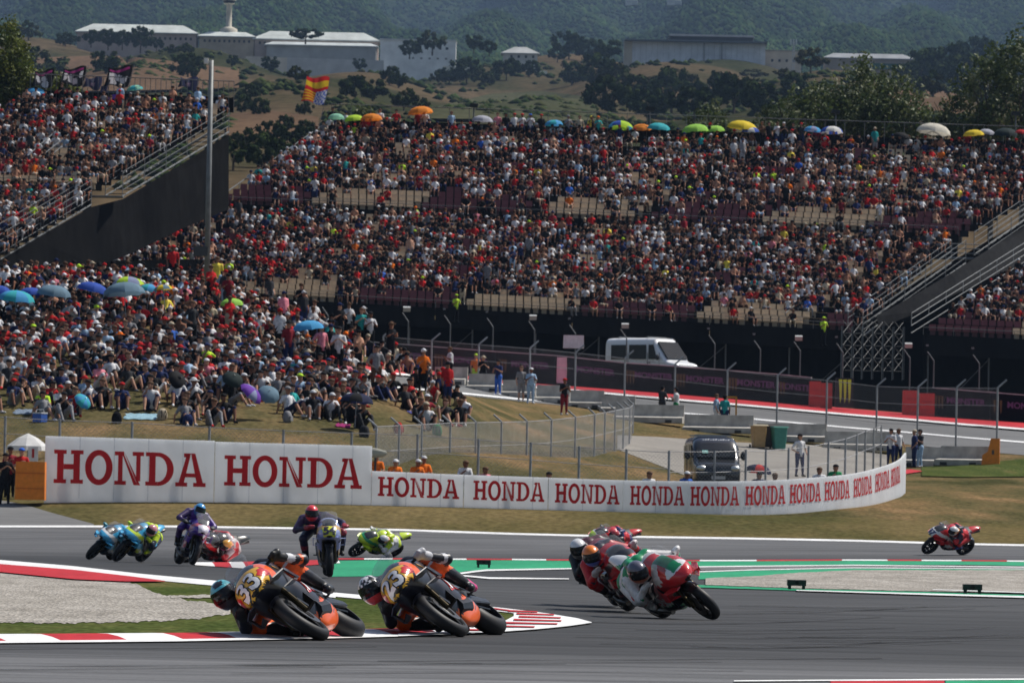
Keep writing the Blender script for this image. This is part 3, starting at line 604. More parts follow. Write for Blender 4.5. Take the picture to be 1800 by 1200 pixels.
# ================================================================== fences
FG = (0.30, 0.31, 0.32)
def fence(name, label, pts, h, arm=(0, 0, 0), rails=(0.5, 1.0), mesh_h=None, r=0.035, wire=0.14, wr=0.0028, group=None):
    """pts: base points; a post at each; wires strung between them"""
    root = empty(name, pts[0], 0, label, 'fence', group); o = Vector(pts[0]); A = Vector(arm)
    for p in pts:
        b_ = MB(FG).tube(p - o - Vector((0, 0, 0.3)), p - o + Vector((0, 0, h)), r, n=6)
        if A.length > 0: b_.tube(p - o + Vector((0, 0, h)), p - o + Vector((0, 0, h)) + A, r * 0.9, n=6)
        b_.build('post', 'steel_paint', root)
    for t in rails:
        m_ = MB((0.28, 0.28, 0.29))
        for a, b_ in zip(pts[:-1], pts[1:]): m_.tube(a - o + Vector((0, 0, h * t)), b_ - o + Vector((0, 0, h * t)), 0.012, n=4, caps=False)
        m_.build('cable', 'steel_paint', root)
    mh = mesh_h or h; V = []; Fc = []
    for a, b_ in zip(pts[:-1], pts[1:]):
        L = (b_ - a).length; dr = (b_ - a) / L; nrm = Vector((dr.y, -dr.x, 0)).normalized(); k = -mh
        while k < L:
            for sg in (1, -1):
                u0, u1 = max(k, 0), min(k + mh, L)
                if u1 - u0 < 0.02: continue
                z0, z1 = (u0 - k), (u1 - k)
                if sg < 0: z0, z1 = mh - z0, mh - z1
                p0 = a + dr * u0 + Vector((0, 0, z0 + 0.02)); p1 = a + dr * u1 + Vector((0, 0, z1 + 0.02)); w_ = Vector((0, 0, wr * 1.4)); m0 = len(V)
                V += [p0 - w_ - o, p1 - w_ - o, p1 + w_ - o, p0 + w_ - o]; Fc.append((m0, m0 + 1, m0 + 2, m0 + 3))
            k += wire
    wm = mesh_np('wire_mesh', V, Fc, 'steel_paint', root, cols=[(0.33, 0.33, 0.33)] * len(Fc)); wm['kind'] = 'stuff'
    return root
# catch fence between the service yard and the second track
cf = [(672, 686, 288), (757, 694, 287), (840, 701, 286), (930, 708, 285), (1010, 716, 284), (1097, 726, 283), (1185, 737, 282), (1277, 748, 281), (1365, 758, 280), (1452, 766, 279), (1540, 777, 278), (1612, 782, 270), (1680, 784, 266), (1752, 786, 263)]
fence('catch_fence', 'tall wire catch fence with raked post tops along the second track', [P(*p) for p in cf], 2.75, (0.42, 0.1, 0.38), (0.35, 0.7, 0.99), r=0.048, wire=0.14, wr=0.0038)
# fence behind the big lettered panels, on the bank foot
bf = [(-40, 800), (8, 800), (104, 806), (231, 810), (367, 818), (497, 824), (617, 828), (733, 832), (840, 840), (932, 846), (1017, 853), (1100, 858), (1175, 862)]
fence('bank_fence', 'low wire fence at the foot of the spectator bank behind the lettered wall', [P(px, py, 195.5) for px, py in bf], 1.35, rails=(0.55, 0.97), r=0.045, wire=0.14, wr=0.003)
yf = [(1175, 868, 196), (1255, 868, 196.5), (1310, 866, 197), (1345, 866, 198), (1385, 862, 199.5), (1420, 858, 201), (1455, 850, 203), (1485, 842, 206), (1505, 834, 209), (1520, 826, 213), (1535, 820, 220), (1548, 812, 230)]
fence('yard_fence', 'wire fence standing just behind the curved low wall around the service yard', [P(*p) for p in yf], 1.5, rails=(0.5, 0.97), r=0.04, wire=0.13, wr=0.003)
kf = [(660, 838, 197), (700, 835, 199), (740, 832, 202), (790, 828, 205), (835, 826, 208), (880, 824, 211), (925, 822, 214), (968, 818, 217), (1010, 812, 221), (1044, 805, 226), (1062, 800, 231), (1080, 795, 236), (1095, 790, 243), (1106, 785, 252), (1112, 776, 266)]
fence('curved_mesh_fence', 'curved dense mesh fence with bent post tops right of the seated crowd', [P(*p) for p in kf], 1.75, (-0.3, 0.12, 0.26), (0.5, 0.99), r=0.04, wire=0.075, wr=0.0055)

# ================================================================== concrete barriers
def barrier(p, ang, L=3.6, back=True):
    root = empty('concrete_barrier', p, ang)
    b_ = MB((0.42, 0.40, 0.36)); b_.prism([(0, 0), (1.3, 0), (1.3, 0.9), (1.12, 0.9), (1.05, 0.34), (0, 0.26)], (L - 0.04, 0, 0), (-L / 2 + 0.02, -0.6, 0), (0, 1, 0), (0, 0, 1)); b_.build('block', 'concrete', root)
    for x in (-L * 0.3, L * 0.3): MB((0.05, 0.05, 0.05)).box((x, -0.61, 0.08), (0.32, 0.04, 0.14)).build('lifting_slot', 'concrete', root)
    return root
bl = [(790, 692, 284.6), (850, 699, 284.2), (910, 706, 283.8), (970, 713, 283.2), (1030, 722, 282.6), (1085, 730, 281.5), (1140, 748, 277), (1262, 762, 275.5), (1390, 776, 274), (1510, 790, 272)]
ords = ['first', 'second', 'third', 'fourth', 'fifth', 'sixth', 'seventh', 'eighth', 'ninth', 'tenth', 'eleventh', 'twelfth', 'thirteenth', 'fourteenth', 'fifteenth', 'sixteenth', 'seventeenth', 'eighteenth', 'nineteenth', 'twentieth']
def ordn(i):
    return ords[i] if i < 20 else ('%dth' % (i + 1) if (i + 1) % 10 not in (1, 2, 3) or (i + 1) % 100 in (11, 12, 13) else '%d%s' % (i + 1, {1: 'st', 2: 'nd', 3: 'rd'}[(i + 1) % 10]))
for i, b3 in enumerate(bl):
    q = P(*b3); q.z = GZ(q.x, q.y)
    tag(barrier(q, -0.12, 3.4 if i > 5 else 1.7), 'pale concrete barrier block beside the second track, %s from the left' % ordn(i), 'barrier', 'concrete blocks along the second track')
for i, b3 in enumerate([(1628, 812, 262.5), (1690, 820, 260.0)]):
    q = P(*b3); q.z = GZ(q.x, q.y) + 0.02
    tag(barrier(q, -0.35, 2.3), ['concrete block that the two photographers stand at', 'concrete block touching the orange foam end pad'][i], 'barrier', 'concrete blocks at the end of the second track')
pq = P(1741, 829, 258.2); pq.z = GZ(pq.x, pq.y) - .02
pad = empty('foam_pad', pq, -0.1, 'orange foam pad capping the concrete barrier by the green grass', 'pad')
MB((0.85, 0.24, 0.015)).prism([(-0.42, 0), (0.40, 0), (0.40, 1.25), (0.0, 1.25), (-0.14, 0.65), (-0.38, 0.48)], (0, 0.8, 0), (0, 0, 0), (1, 0, 0), (0, 0, 1)).build('pad_body', 'plastic', pad)
MB((0.1, 0.08, 0.06)).box((0.1, -0.01, 0.62), (0.1, 0.02, 0.2)).build('strap', 'plastic', pad)

# ================================================================== black banner wall behind the second track
root = empty('banner_barrier', P(980, 668, 311), 0, 'long black barrier banner printed MONSTER in dull purple behind the second track', 'barrier'); bo = Vector(root.location)
bb = [(640, 646, 312), (757, 655, 312), (870, 664, 311.5), (975, 671, 311), (1097, 684, 311), (1185, 690, 310.5), (1277, 697, 310), (1365, 704, 310), (1425, 710, 309.6)]
bb2 = [(1638, 728, 308.5), (1740, 736, 308), (1850, 745, 307.5), (1960, 754, 307)]
def bpanel(a, b_, h=1.42, txt=True, col=(0.006, 0.005, 0.008)):
    A, B = P(*a) - bo, P(*b_) - bo; dr = (B - A); L = dr.length; dr.normalize(); n = Vector((dr.y, -dr.x, 0)).normalized()
    m_ = MB(col); m_.prism([(0.015, -0.4), (L - 0.015, -0.4), (L - 0.015, h), (0.015, h)], -n * 0.35, A, dr, (0, 0, 1)); pn = m_.build('banner_panel', 'cloth', root)
    MB((0.5, 0.5, 0.5)).prism([(0, h), (L, h), (L, h + 0.05), (0, h + 0.05)], -n * 0.3, A, dr, (0, 0, 1)).build('top_rail', 'steel_paint', root)
    if txt:
        V, Fc = text_geo('MONSTER', 0.46, 0.016); c = A + dr * (L * 0.58) + n * 0.02
        mesh_np('lettering', [c + dr * v.x + Vector((0, 0, v.y + h * 0.58)) for v in V], Fc, 'plastic', pn, cols=[(0.13, 0.045, 0.15)] * len(Fc))
        c = A + dr * (L * 0.12) + n * 0.02; m_ = MB((0.10, 0.065, 0.012))
        for k in (-1, 0, 1): m_.prism([(k * .17 - .06, 1.05), (k * .17 + .07, 1.05), (k * .17 + .05, .45), (k * .17 + .01, .3), (k * .17 - .03, .5)], n * 0.004, c, dr, (0, 0, 1))
        m_.build('emblem', 'plastic', pn)
for a, b_ in zip(bb[:-1], bb[1:]): bpanel(a, b_)
for a, b_ in zip(bb2[:-1], bb2[1:]): bpanel(a, b_)
def block(name, label, cat, px, py, d, w_, h, t, col, mat='plastic', rz=0):
    r_ = empty(name, P(px, py, d), rz, label, cat)
    MB(col).box((0, 0, h / 2), (w_, t, h), taper=0.97).build('body', mat, r_)
    return r_
for px, py, lb in ((1432, 714, 'left half of the red foam block pair beside the clawed panel'), (1452, 717, 'right half of the red foam block pair beside the clawed panel'), (1600, 730, 'red foam block right of the gap in the banner barrier, nearer the gap'), (1628, 735, 'red foam block right of the gap, touching the black banner')):
    r_ = block('foam_block', lb, 'foam block', px, py, 308.5, 0.62 if px < 1500 else 0.85, 1.35, 0.8, (0.5, 0.04, 0.03))
    for k in (0.45, 0.9): MB((0.35, 0.03, 0.03)).box((0, -0.41, k), (0.6, 0.02, 0.05)).build('strap', 'plastic', r_)
r_ = block('clawed_panel', 'black panel with a yellow-green claw mark M in the barrier gap', 'panel', 1484, 716, 308, 1.0, 1.6, 0.3, (0.01, 0.01, 0.012))
m_ = MB((0.5, 0.75, 0.05))
for k in (-1, 0, 1):
    x = k * 0.24; m_.prism([(x - .1, 1.5), (x + .1, 1.52), (x + .085, .9), (x + .07, .5), (x + .0, .22), (x - .03, .55), (x - .06, 1.2)], (0, -0.012, 0), (0, -0.158, 0), (1, 0, 0), (0, 0, 1))
m_.build('emblem', 'plastic', r_)
r_ = block('white_box', 'white board standing on the banner barrier left of the white van', 'board', 1008, 612, 314, 1.15, 0.72, 0.25, (0.75, 0.72, 0.72)); 
r_ = block('white_column', 'pale lilac pad panel hung on the black banner below the white board', 'panel', 987, 673, 310.4, 0.55, 1.4, 0.12, (0.66, 0.6, 0.64))
for k in (-0.2, 0.2): MB((0.5, 0.45, 0.48)).box((k, -0.065, 0.7), (0.02, 0.02, 1.3)).build('seam', 'plastic', r_)

# ================================================================== grandstands
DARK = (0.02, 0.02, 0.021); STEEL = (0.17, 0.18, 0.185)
class Tier:
    def __init__(s, FL, FR, BL, BR, n, seat=0.5):
        s.c = [P(*q) for q in (FL, FR, BL, BR)]; s.n = n; s.L = (s.c[1] - s.c[0]).length
    def pt(s, u, r):
        a = s.c[0].lerp(s.c[1], u); b_ = s.c[2].lerp(s.c[3], u); return a.lerp(b_, r / (s.n - 1))
    def steps(s, parent, o):
        V = []; Fc = []
        for r in range(s.n):
            dp = (s.pt(0, 1) - s.pt(0, 0)); dp.z = 0; ris = (s.pt(0, 1) - s.pt(0, 0)).z
            for u in (0, 1):
                p = s.pt(u, r) - o; V += [p - dp * 0.5, p + dp * 0.5 + Vector((0, 0, 0)), p - dp * 0.5 - Vector((0, 0, ris + 0.02))]
            b_ = r * 6; Fc += [(b_, b_ + 3, b_ + 4, b_ + 1), (b_ + 2, b_ + 5, b_ + 3, b_)]
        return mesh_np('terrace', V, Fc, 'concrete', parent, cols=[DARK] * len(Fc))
main = empty('grandstand', P(900, 640, 348), 0, 'main two-tier grandstand packed with spectators in the middle', 'grandstand'); mo = Vector(main.location)
left = empty('grandstand', P(200, 480, 330), 0, 'grandstand on the left with a tall dark cloth side wall', 'grandstand'); lo_ = Vector(left.location)
right = empty('grandstand', P(1750, 640, 346), 0, 'grandstand section at the right edge beyond the sloping grey cloth', 'grandstand'); ro = Vector(right.location)
TIERS = {
 'ml': (main, mo, Tier((60, 505, 349), (1500, 585, 345), (322, 385, 360), (1668, 437, 357), 16)),
 'mu': (main, mo, Tier((395, 362, 363), (1690, 416, 360), (572, 240, 376), (1925, 285, 374), 15)),
 'lu': (left, lo_, Tier((-190, 326, 333), (170, 334, 333), (40, 192, 346), (398, 205, 346), 15)),
 'll': (left, lo_, Tier((-420, 452, 322), (-5, 456, 322), (-200, 352, 331), (158, 356, 331), 11)),
 'rl': (right, ro, Tier((1632, 592, 344), (2060, 612, 343), (1880, 428, 357), (2300, 445, 356), 16))}
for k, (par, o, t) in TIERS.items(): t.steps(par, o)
def tier_rows(t): return max(2, int(t.L / 0.5))
# seats: shared mesh, cream or dark red by block
def seat_mesh(col):
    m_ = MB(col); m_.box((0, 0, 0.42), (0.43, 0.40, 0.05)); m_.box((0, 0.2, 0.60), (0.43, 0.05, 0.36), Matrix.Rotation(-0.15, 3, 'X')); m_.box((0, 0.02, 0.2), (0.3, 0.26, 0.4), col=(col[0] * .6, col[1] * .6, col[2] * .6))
    return m_.data('seat', 'plastic')
CREAM, WINE = (0.62, 0.48, 0.32), (0.16, 0.045, 0.05)
SEATM = {CREAM: seat_mesh(CREAM), WINE: seat_mesh(WINE)}
def block_col(key, u):
    t = TIERS[key][2]; x = u * t.L
    return CREAM if int((x + (3.0 if key == 'ml' else 9.5)) / 7.2) % 2 == 0 else WINE
def is_aisle(key, u):
    x = u * TIERS[key][2].L + (3.0 if key == 'ml' else 9.5); return (x % 7.2) < 0.75
# hand-placed empty spots (u ranges per row) come from the photograph: the two front rows are nearly empty
seat_jobs = []; people_jobs = []
fr = random.Random(3)
def in_frame(p, m=40):
    x, y = PX(p); return -m < x < 1800 + m and -60 < y < 1260
for key, (par, o, t) in TIERS.items():
    n = int(t.L / 0.5)
    for r in range(t.n):
        for i in range(n):
            u = (i + 0.5) / n; p = t.pt(u, r)
            if not in_frame(p): continue
            if is_aisle(key, u) and key != 'rl': 
                if fr.random() < 0.12: people_jobs.append((p, 'stand', key, r))
                continue
            c = block_col(key, u)
            if key == 'mu' and r < 6 and 0.60 < u < 0.62: occ = 0.2
            elif key in ('ml', 'mu') and r < 2: occ = 0.10 if c == CREAM else 0.22
            elif key == 'mu' and r == 2: occ = 0.62
            elif key in ('lu',) and r < 1: occ = 0.3
            elif key == 'rl' and r < 2: occ = 0.12
            elif key == 'mu' and r in (12, 13) and 0.70 < u < 0.76: occ = 0.1
            else: occ = 0.955 if math.sin(u * t.L * .55 + r * .8) * math.sin(u * t.L * .23 - r * .5 + 2) < .62 else .5
            if key == 'mu' and r == 2 and c == CREAM: occ = .35
            if key == 'ml' and r == 2 and c == CREAM: occ = .6
            if fr.random() < occ: people_jobs.append((p, 'seat', key, r)); vis = 0
            else: vis = 1
            seat_jobs.append((p, c, vis, par, o, r, key))
vis = [s for s in seat_jobs if s[2] == 1]; vis.sort(key=lambda s: (s[5] + (0 if s[6] in ('ml',) else 0.5), PX(s[0])[1] * -1))
per = {}
rest = {}
for s in vis:
    k_ = s[3].name
    if per.get(k_, 0) < 300 and s[5] < 3:
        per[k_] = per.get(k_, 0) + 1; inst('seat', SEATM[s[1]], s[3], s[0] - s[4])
    else: rest.setdefault(k_, []).append(s)
for s in seat_jobs:
    if s[2] == 0 and s[5] < 40: rest.setdefault(s[3].name, []).append(s)
for k_, L in rest.items():
    V = []; Fc = []; C = []
    for p, c, vz, par, o, r, key in L:
        me = SEATM[c]; n0 = len(V); q = p - o
        if vz:
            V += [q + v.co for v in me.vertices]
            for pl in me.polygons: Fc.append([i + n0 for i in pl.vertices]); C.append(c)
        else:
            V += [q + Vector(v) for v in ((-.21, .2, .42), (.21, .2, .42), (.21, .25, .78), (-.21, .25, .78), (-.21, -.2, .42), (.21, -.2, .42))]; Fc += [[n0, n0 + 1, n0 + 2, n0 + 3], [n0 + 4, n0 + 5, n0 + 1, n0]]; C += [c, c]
    so_ = mesh_np('seating', V, Fc, 'plastic', L[0][3], cols=C); so_['kind'] = 'stuff'
# structure: parapets, cloth walls, rails, stairs, scaffolding
def quadp(par, o, name, pts, mat, col=DARK, thick=(0, 0.15, 0)):
    m_ = MB(col); A = [Vector(p) - o for p in pts]; B = [a + Vector(thick) for a in A]; n = len(A)
    m_.add(A + B, [tuple(range(n)), tuple(reversed(range(n, 2 * n)))] + [(i, n + i, n + (i + 1) % n, (i + 1) % n) for i in range(n)])
    return m_.build(name, mat, par)
def up(p, h): return Vector(p) + Vector((0, 0, h))
def parapet(key, h0, h1, fwd=0.6):
    par, o, t = TIERS[key]; dp = t.pt(0, 1) - t.pt(0, 0); dp.z = 0; dp.normalize(); n = int(t.L / 7.2)
    for i in range(n):
        a, b_ = t.pt(i / n + 0.0004, 0) - dp * fwd, t.pt((i + 1) / n - 0.0004, 0) - dp * fwd
        quadp(par, o, 'parapet', [up(a, h0), up(b_, h0), up(b_, h1), up(a, h1)], 'dark_cloth')
        m_ = MB((0.12, 0.12, 0.12)); m_.tube(up(a, h1 + 0.45) - o, up(b_, h1 + 0.45) - o, 0.022, n=5); 
        for q in range(5): c = a.lerp(b_, q / 4); m_.tube(up(c, h1) - o, up(c, h1 + 0.45) - o, 0.018, n=4)
        m_.build('guard_rail', 'steel_paint', par)
parapet('ml', -1.1, 0.12); parapet('mu', -1.5, 0.12); parapet('lu', -1.3, 0.1); parapet('rl', -1.1, 0.12); parapet('ll', -1.0, 0.1)
# dark sheet behind the supports, standing in for the shade under the stand
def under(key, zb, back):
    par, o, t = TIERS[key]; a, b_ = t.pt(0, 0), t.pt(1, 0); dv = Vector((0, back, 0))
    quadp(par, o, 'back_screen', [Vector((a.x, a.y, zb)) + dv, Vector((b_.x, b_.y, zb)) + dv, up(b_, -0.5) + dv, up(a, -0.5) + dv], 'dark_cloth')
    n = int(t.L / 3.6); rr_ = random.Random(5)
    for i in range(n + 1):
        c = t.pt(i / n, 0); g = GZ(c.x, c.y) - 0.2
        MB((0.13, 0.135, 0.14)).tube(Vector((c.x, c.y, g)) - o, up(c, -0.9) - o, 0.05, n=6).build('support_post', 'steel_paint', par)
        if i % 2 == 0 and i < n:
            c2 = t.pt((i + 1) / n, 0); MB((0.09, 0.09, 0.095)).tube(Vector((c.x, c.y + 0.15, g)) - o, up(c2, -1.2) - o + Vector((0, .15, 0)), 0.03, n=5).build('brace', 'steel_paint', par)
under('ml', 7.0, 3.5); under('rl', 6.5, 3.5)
def wall_side(par, o, name, pix, mat): quadp(par, o, name, [P(*q) for q in pix], mat)
# cloth side wall of the left stand, wide edge stair above it
def cloth_strip(par, o, name, ups, los, mat):
    for (a, b_), (c, e) in zip(zip(ups[:-1], ups[1:]), zip(los[:-1], los[1:])): quadp(par, o, name, [P(*a), P(*c), P(*e), P(*b_)], mat, thick=(0, .08, 0))
cloth_strip(left, lo_, 'side_cloth', [(-40, 476, 320.6), (60, 421, 325.6), (160, 364, 331), (216, 350, 334), (310, 294, 340), (402, 236, 346.2)], [(-40, 486, 320.6), (60, 480, 325.6), (170, 468, 331), (230, 446, 334), (320, 402, 340), (402, 368, 346.2)], 'dark_cloth')
# grey cloth slope in the gap right of the main stand
cloth_strip(main, mo, 'side_cloth', [(1540, 556, 345.6), (1610, 517, 349.5), (1672, 480, 353), (1760, 424, 360), (1860, 362, 368)], [(1546, 576, 345.8), (1622, 546, 349.7), (1690, 512, 353.2), (1780, 470, 360.2), (1870, 430, 368.2)], 'grey_cloth')
quadp(main, mo, 'gap_screen', [P(1440, 566, 352), P(1700, 566, 352), P(1700, 760, 352), P(1440, 760, 352)], 'dark_cloth')  # dark backdrops added to close the gaps, so the tan slope stays hidden
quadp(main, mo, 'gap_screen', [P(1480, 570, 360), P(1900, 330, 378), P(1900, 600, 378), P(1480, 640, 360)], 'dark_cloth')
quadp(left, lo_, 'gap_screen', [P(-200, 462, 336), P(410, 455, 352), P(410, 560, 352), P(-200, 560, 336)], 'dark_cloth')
def edge_stair(par, o, a, b_, width, nt, nr=4):
    """stair along the stand edge: stringers, treads and hand rails"""
    A, B = P(*a) - o, P(*b_) - o; W = Vector(width)
    for wv in (Vector((0, 0, 0)), W):
        st = MB((.2,.21,.215)).tube(A + wv, B + wv, 0.05, n=5).build('stringer', 'steel_paint', par)
        for k in range(1, nr): MB(STEEL).tube(up(A + wv, k * 0.36), up(B + wv, k * 0.36), 0.02, n=5).build('hand_rail', 'steel_paint', par)
        m_ = MB(STEEL)
        for i in range(nt // 3 + 1): c = A.lerp(B, i / (nt // 3)) + wv; m_.tube(c, up(c, 0.36 * (nr - 1)), 0.025, n=4)
        m_.build('baluster_row', 'steel_paint', par)
    for i in range(nt):
        c = A.lerp(B, (i + 0.5) / nt) + W * 0.5; MB((0.05, 0.052, 0.054)).box(c, (abs(W.x), 0.26, 0.04)).build('tread', 'steel_paint', par)
edge_stair(left, lo_, (215, 345, 334), (402, 232, 346), (-1.0, 0, 0), 15, 5); edge_stair(left, lo_, (-20, 468, 321.5), (160, 360, 331), (-1.0, 0, 0), 14, 5)
MB(STEEL).box(P(188, 346, 332.6) - lo_, (1.9, 1.2, 0.08)).build('landing', 'steel_paint', left)
edge_stair(main, mo, (1490, 590, 345), (1672, 462, 356), (0.9, 0, 0), 16, 5); edge_stair(main, mo, (1712, 448, 360), (1870, 340, 371), (0.9, 0, 0), 14, 5)
MB(STEEL).box(P(1692, 455, 358) - mo, (1.7, 1.2, 0.08)).build('landing', 'steel_paint', main)
for k in range(4): MB(STEEL).tube(P(1666, 452 - k * 8, 357.5) - mo, P(1722, 454 - k * 8, 358.5) - mo, 0.03, n=5).build('hand_rail', 'steel_paint', main)
# loose edge rails
def rail_run(par, o, a, b_, gaps, r=0.035, col=STEEL):
    A, B = P(*a) - o, P(*b_) - o
    for g_ in gaps: MB(col).tube(up(A, g_), up(B, g_), r, n=5).build('hand_rail', 'steel_paint', par)
    m_ = MB(col)
    for i in range(8): c = A.lerp(B, i / 7); m_.tube(c, up(c, max(gaps)), r * 0.8, n=4)
    m_.build('baluster_row', 'steel_paint', par)
rail_run(main, mo, (165, 470, 350), (335, 372, 360), (0.0, 0.45)); rail_run(main, mo, (395, 352, 363), (567, 232, 376), (0.0, 0.45))
rail_run(right, ro, (1602, 572, 343.5), (1810, 442, 356), (-.45, 0.0, 0.4, 0.75), 0.024, (0.3, 0.31, 0.31))
for a, b_ in (((500, 396, 364), (590, 322, 371)), ((545, 396, 364), (640, 322, 371)), ((1000, 410, 362), (1075, 330, 369)), ((1035, 412, 362), (1110, 332, 369)), ((1490, 424, 361), (1575, 350, 368)), ((1520, 424, 361), (1600, 348, 368)),
              ((395, 528, 349), (470, 462, 354)), ((425, 530, 349), (500, 464, 354)), ((1035, 560, 347), (1110, 492, 352)), ((1065, 562, 347), (1145, 492, 352)), ((1380, 575, 346), (1450, 515, 351))):
    rail_run(main, mo, a, b_, (0.5, 0.85), 0.03)
for a, b_ in (((45, 300, 335), (100, 252, 340)), ((70, 300, 335), (130, 252, 340))): rail_run(left, lo_, a, b_, (0.4, 0.8), 0.03)
# back rail along the very top, netting posts
for key in ('mu', 'lu'):
    par, o, t = TIERS[key]
    A, B = t.pt(0, t.n - 0.2), t.pt(1, t.n - 0.2)
    quadp(par, o, 'back_screen', [up(A, 0.0), up(B, 0.0), up(B, 0.9), up(A, 0.9)], 'dark_cloth')
    m_ = MB((0.13, 0.13, 0.13)); m_.tube(up(A, 1.9) - o, up(B, 1.9) - o, 0.03, n=5)
    for i in range(40): c = A.lerp(B, i / 39); m_.tube(c - o, up(c, 1.9) - o, 0.02, n=4)
    m_.build('top_rail', 'steel_paint', par)
# scaffold tower at the gap between the stands
sc_t = empty('scaffold_tower', P(1480, 665, 343), 0, 'lattice scaffold tower below the gap between main and right grandstands', 'scaffold'); st_o = Vector(sc_t.location)
rr_ = random.Random(9)
for i in range(7):
    x = i * 0.62; MB((0.09, 0.095, 0.1)).tube((x, 0, 0), (x, 0, 3.2), 0.028, n=5).build('standard', 'steel_paint', sc_t); MB((0.2, 0.22, 0.23)).tube((x, 1.2, 0), (x, 1.2, 3.2), 0.028, n=5).build('standard', 'steel_paint', sc_t)
    if i < 6:
        for z in range(4):
            MB((0.08, 0.085, 0.09)).tube((x, 0, 0.5 + z * 0.75), (x + 0.62, 0, 0.5 + z * 0.75), 0.016, n=4).build('ledger', 'steel_paint', sc_t)
            MB((0.06, 0.065, 0.07)).tube((x, 0.0, 0.5 + z * 0.75), (x + 0.62, 1.2, 1.25 + z * 0.75), 0.012, n=4).build('brace', 'steel_paint', sc_t)
            MB((0.08, 0.085, 0.09)).tube((x + 0.62, 0.0, 0.5 + z * 0.75), (x, 0.0, 1.25 + z * 0.75), 0.012, n=4).build('brace', 'steel_paint', sc_t)
# fence of lamp posts below the main stand
lp = [(575, 640, 318), (646, 640, 318), (716, 650, 318), (790, 655, 317.5), (865, 660, 317), (938, 665, 317), (1010, 672, 316.5), (1100, 680, 316), (1255, 690, 315.5), (1335, 700, 315), (1480, 705, 315), (1598, 715, 314.5), (1720, 725, 314), (1640, 720, 314.2), (1405, 702, 315)]
for i, q in enumerate(sorted(lp)):
    b0 = P(*q); r_ = empty('light_post', b0, 0, 'grey post with a bent top under the main grandstand front, %s from the left' % ordn(i), 'post', 'posts below the grandstand')
    MB((0.13, 0.135, 0.14)).tube((0, 0, -0.5), (0, 0, 2.7), 0.036, n=6).tube((0, 0, 2.7), (-0.35, 0.2, 3.2), 0.034, n=6).build('pole', 'steel_paint', r_)
    if i in (2, 5, 7, 10, 12): MB((0.4, 0.41, 0.4)).box((-0.1, -0.1, 3.4), (0.4, 0.22, 0.24), Matrix.Rotation(0.4, 3, 'X')).build('lamp_head', 'plastic', r_)
    else: MB((0.2, 0.21, 0.215)).box((-0.36, 0.2, 3.56), (0.14, 0.12, 0.1)).build('end_cap', 'steel_paint', r_)
# tall camera mast
r_ = empty('camera_mast', P(363, 505, 300), 0, 'tall slender grey mast with a camera at its top, left of the main grandstand', 'mast')
MB((0.17, 0.18, 0.18)).tube((0, 0, -2), (0, 0, 12.0), 0.16, 0.12, n=12).build('pole', 'steel_paint', r_, True)
MB((0.36, 0.38, 0.38)).tube((-0.35, 0, 11.85), (0, 0, 11.85), 0.03, n=6).build('arm', 'steel_paint', r_)
MB((0.7, 0.7, 0.7)).box((-0.28, -0.05, 11.95), (0.22, 0.3, 0.3)).build('camera_box', 'plastic', r_)
MB((0.05, 0.05, 0.055)).box((-0.35, -0.05, 1.9), (0.75, 0.2, 0.5)).build('cabinet', 'steel_paint', r_)
# ================================================================== PEOPLE
def capsule_geo(a, b_, ra, rb, n=10, m=4):
    a, b_ = Vector(a), Vector(b_); ax = b_ - a
    if ax.length < 1e-5: ax = Vector((0, 0, 1e-3)); b_ = a + ax
    q = ax.to_track_quat('Z', 'Y'); L = ax.length; rings = []
    for k in range(m + 1):
        t = -math.pi / 2 + (math.pi / 2) * k / m; rings.append((ra * math.cos(t) + 1e-4, ra * math.sin(t)))
    for k in range(m + 1):
        t = (math.pi / 2) * k / m; rings.append((rb * math.cos(t) + 1e-4, L + rb * math.sin(t)))
    V = []; Fc = []
    for r, z in rings:
        for i in range(n): t = 2 * math.pi * i / n; V.append(a + q @ Vector((r * math.cos(t), r * math.sin(t), z)))
    for k in range(len(rings) - 1):
        for i in range(n): j = (i + 1) % n; Fc.append((k * n + i, k * n + j, (k + 1) * n + j, (k + 1) * n + i))
    Fc += [tuple(reversed(range(n))), tuple(range((len(rings) - 1) * n, len(rings) * n))]
    return V, Fc
def body_from_caps(name, caps, voxel, ratio=None, smooth=4):
    """one continuous skin grown over the limbs; returns verts, faces, slot per face"""
    V = []; Fc = []
    for c in caps:
        v, f = capsule_geo(*c[:4]); n = len(V); V += v; Fc += [tuple(i + n for i in q) for q in f]
    me = bpy.data.meshes.new(name); me.from_pydata([tuple(v) for v in V], [], Fc); o = bpy.data.objects.new(name, me); COL.objects.link(o)
    md = o.modifiers.new('r', 'REMESH'); md.mode = 'VOXEL'; md.voxel_size = voxel
    if smooth: ms = o.modifiers.new('s', 'SMOOTH'); ms.iterations = smooth; ms.factor = 0.5
    if ratio: dm = o.modifiers.new('d', 'DECIMATE'); dm.ratio = ratio
    dg = bpy.context.evaluated_depsgraph_get(); ev = bpy.data.meshes.new_from_object(o.evaluated_get(dg))
    nv = len(ev.vertices); W = np.empty(nv * 3); ev.vertices.foreach_get('co', W); W = W.reshape(-1, 3)
    faces = [tuple(p.vertices) for p in ev.polygons]
    cen = np.array([W[list(f)].mean(0) for f in faces])
    best = np.full(len(cen), 1e9); slot = np.zeros(len(cen), int)
    for c in caps:
        a, b_ = np.array(c[0]), np.array(c[1]); ab = b_ - a; L2 = max(ab.dot(ab), 1e-9); t = np.clip(((cen - a) @ ab) / L2, 0, 1)
        d = np.linalg.norm(cen - (a + t[:, None] * ab), axis=1) - (c[2] + (c[3] - c[2]) * t)
        mk = d < best; best[mk] = d[mk]; slot[mk] = c[4]
    bpy.data.objects.remove(o); bpy.data.meshes.remove(me); bpy.data.meshes.remove(ev)
    return W, faces, slot
SK, TP, LG, SH, HT = 0, 1, 2, 3, 4
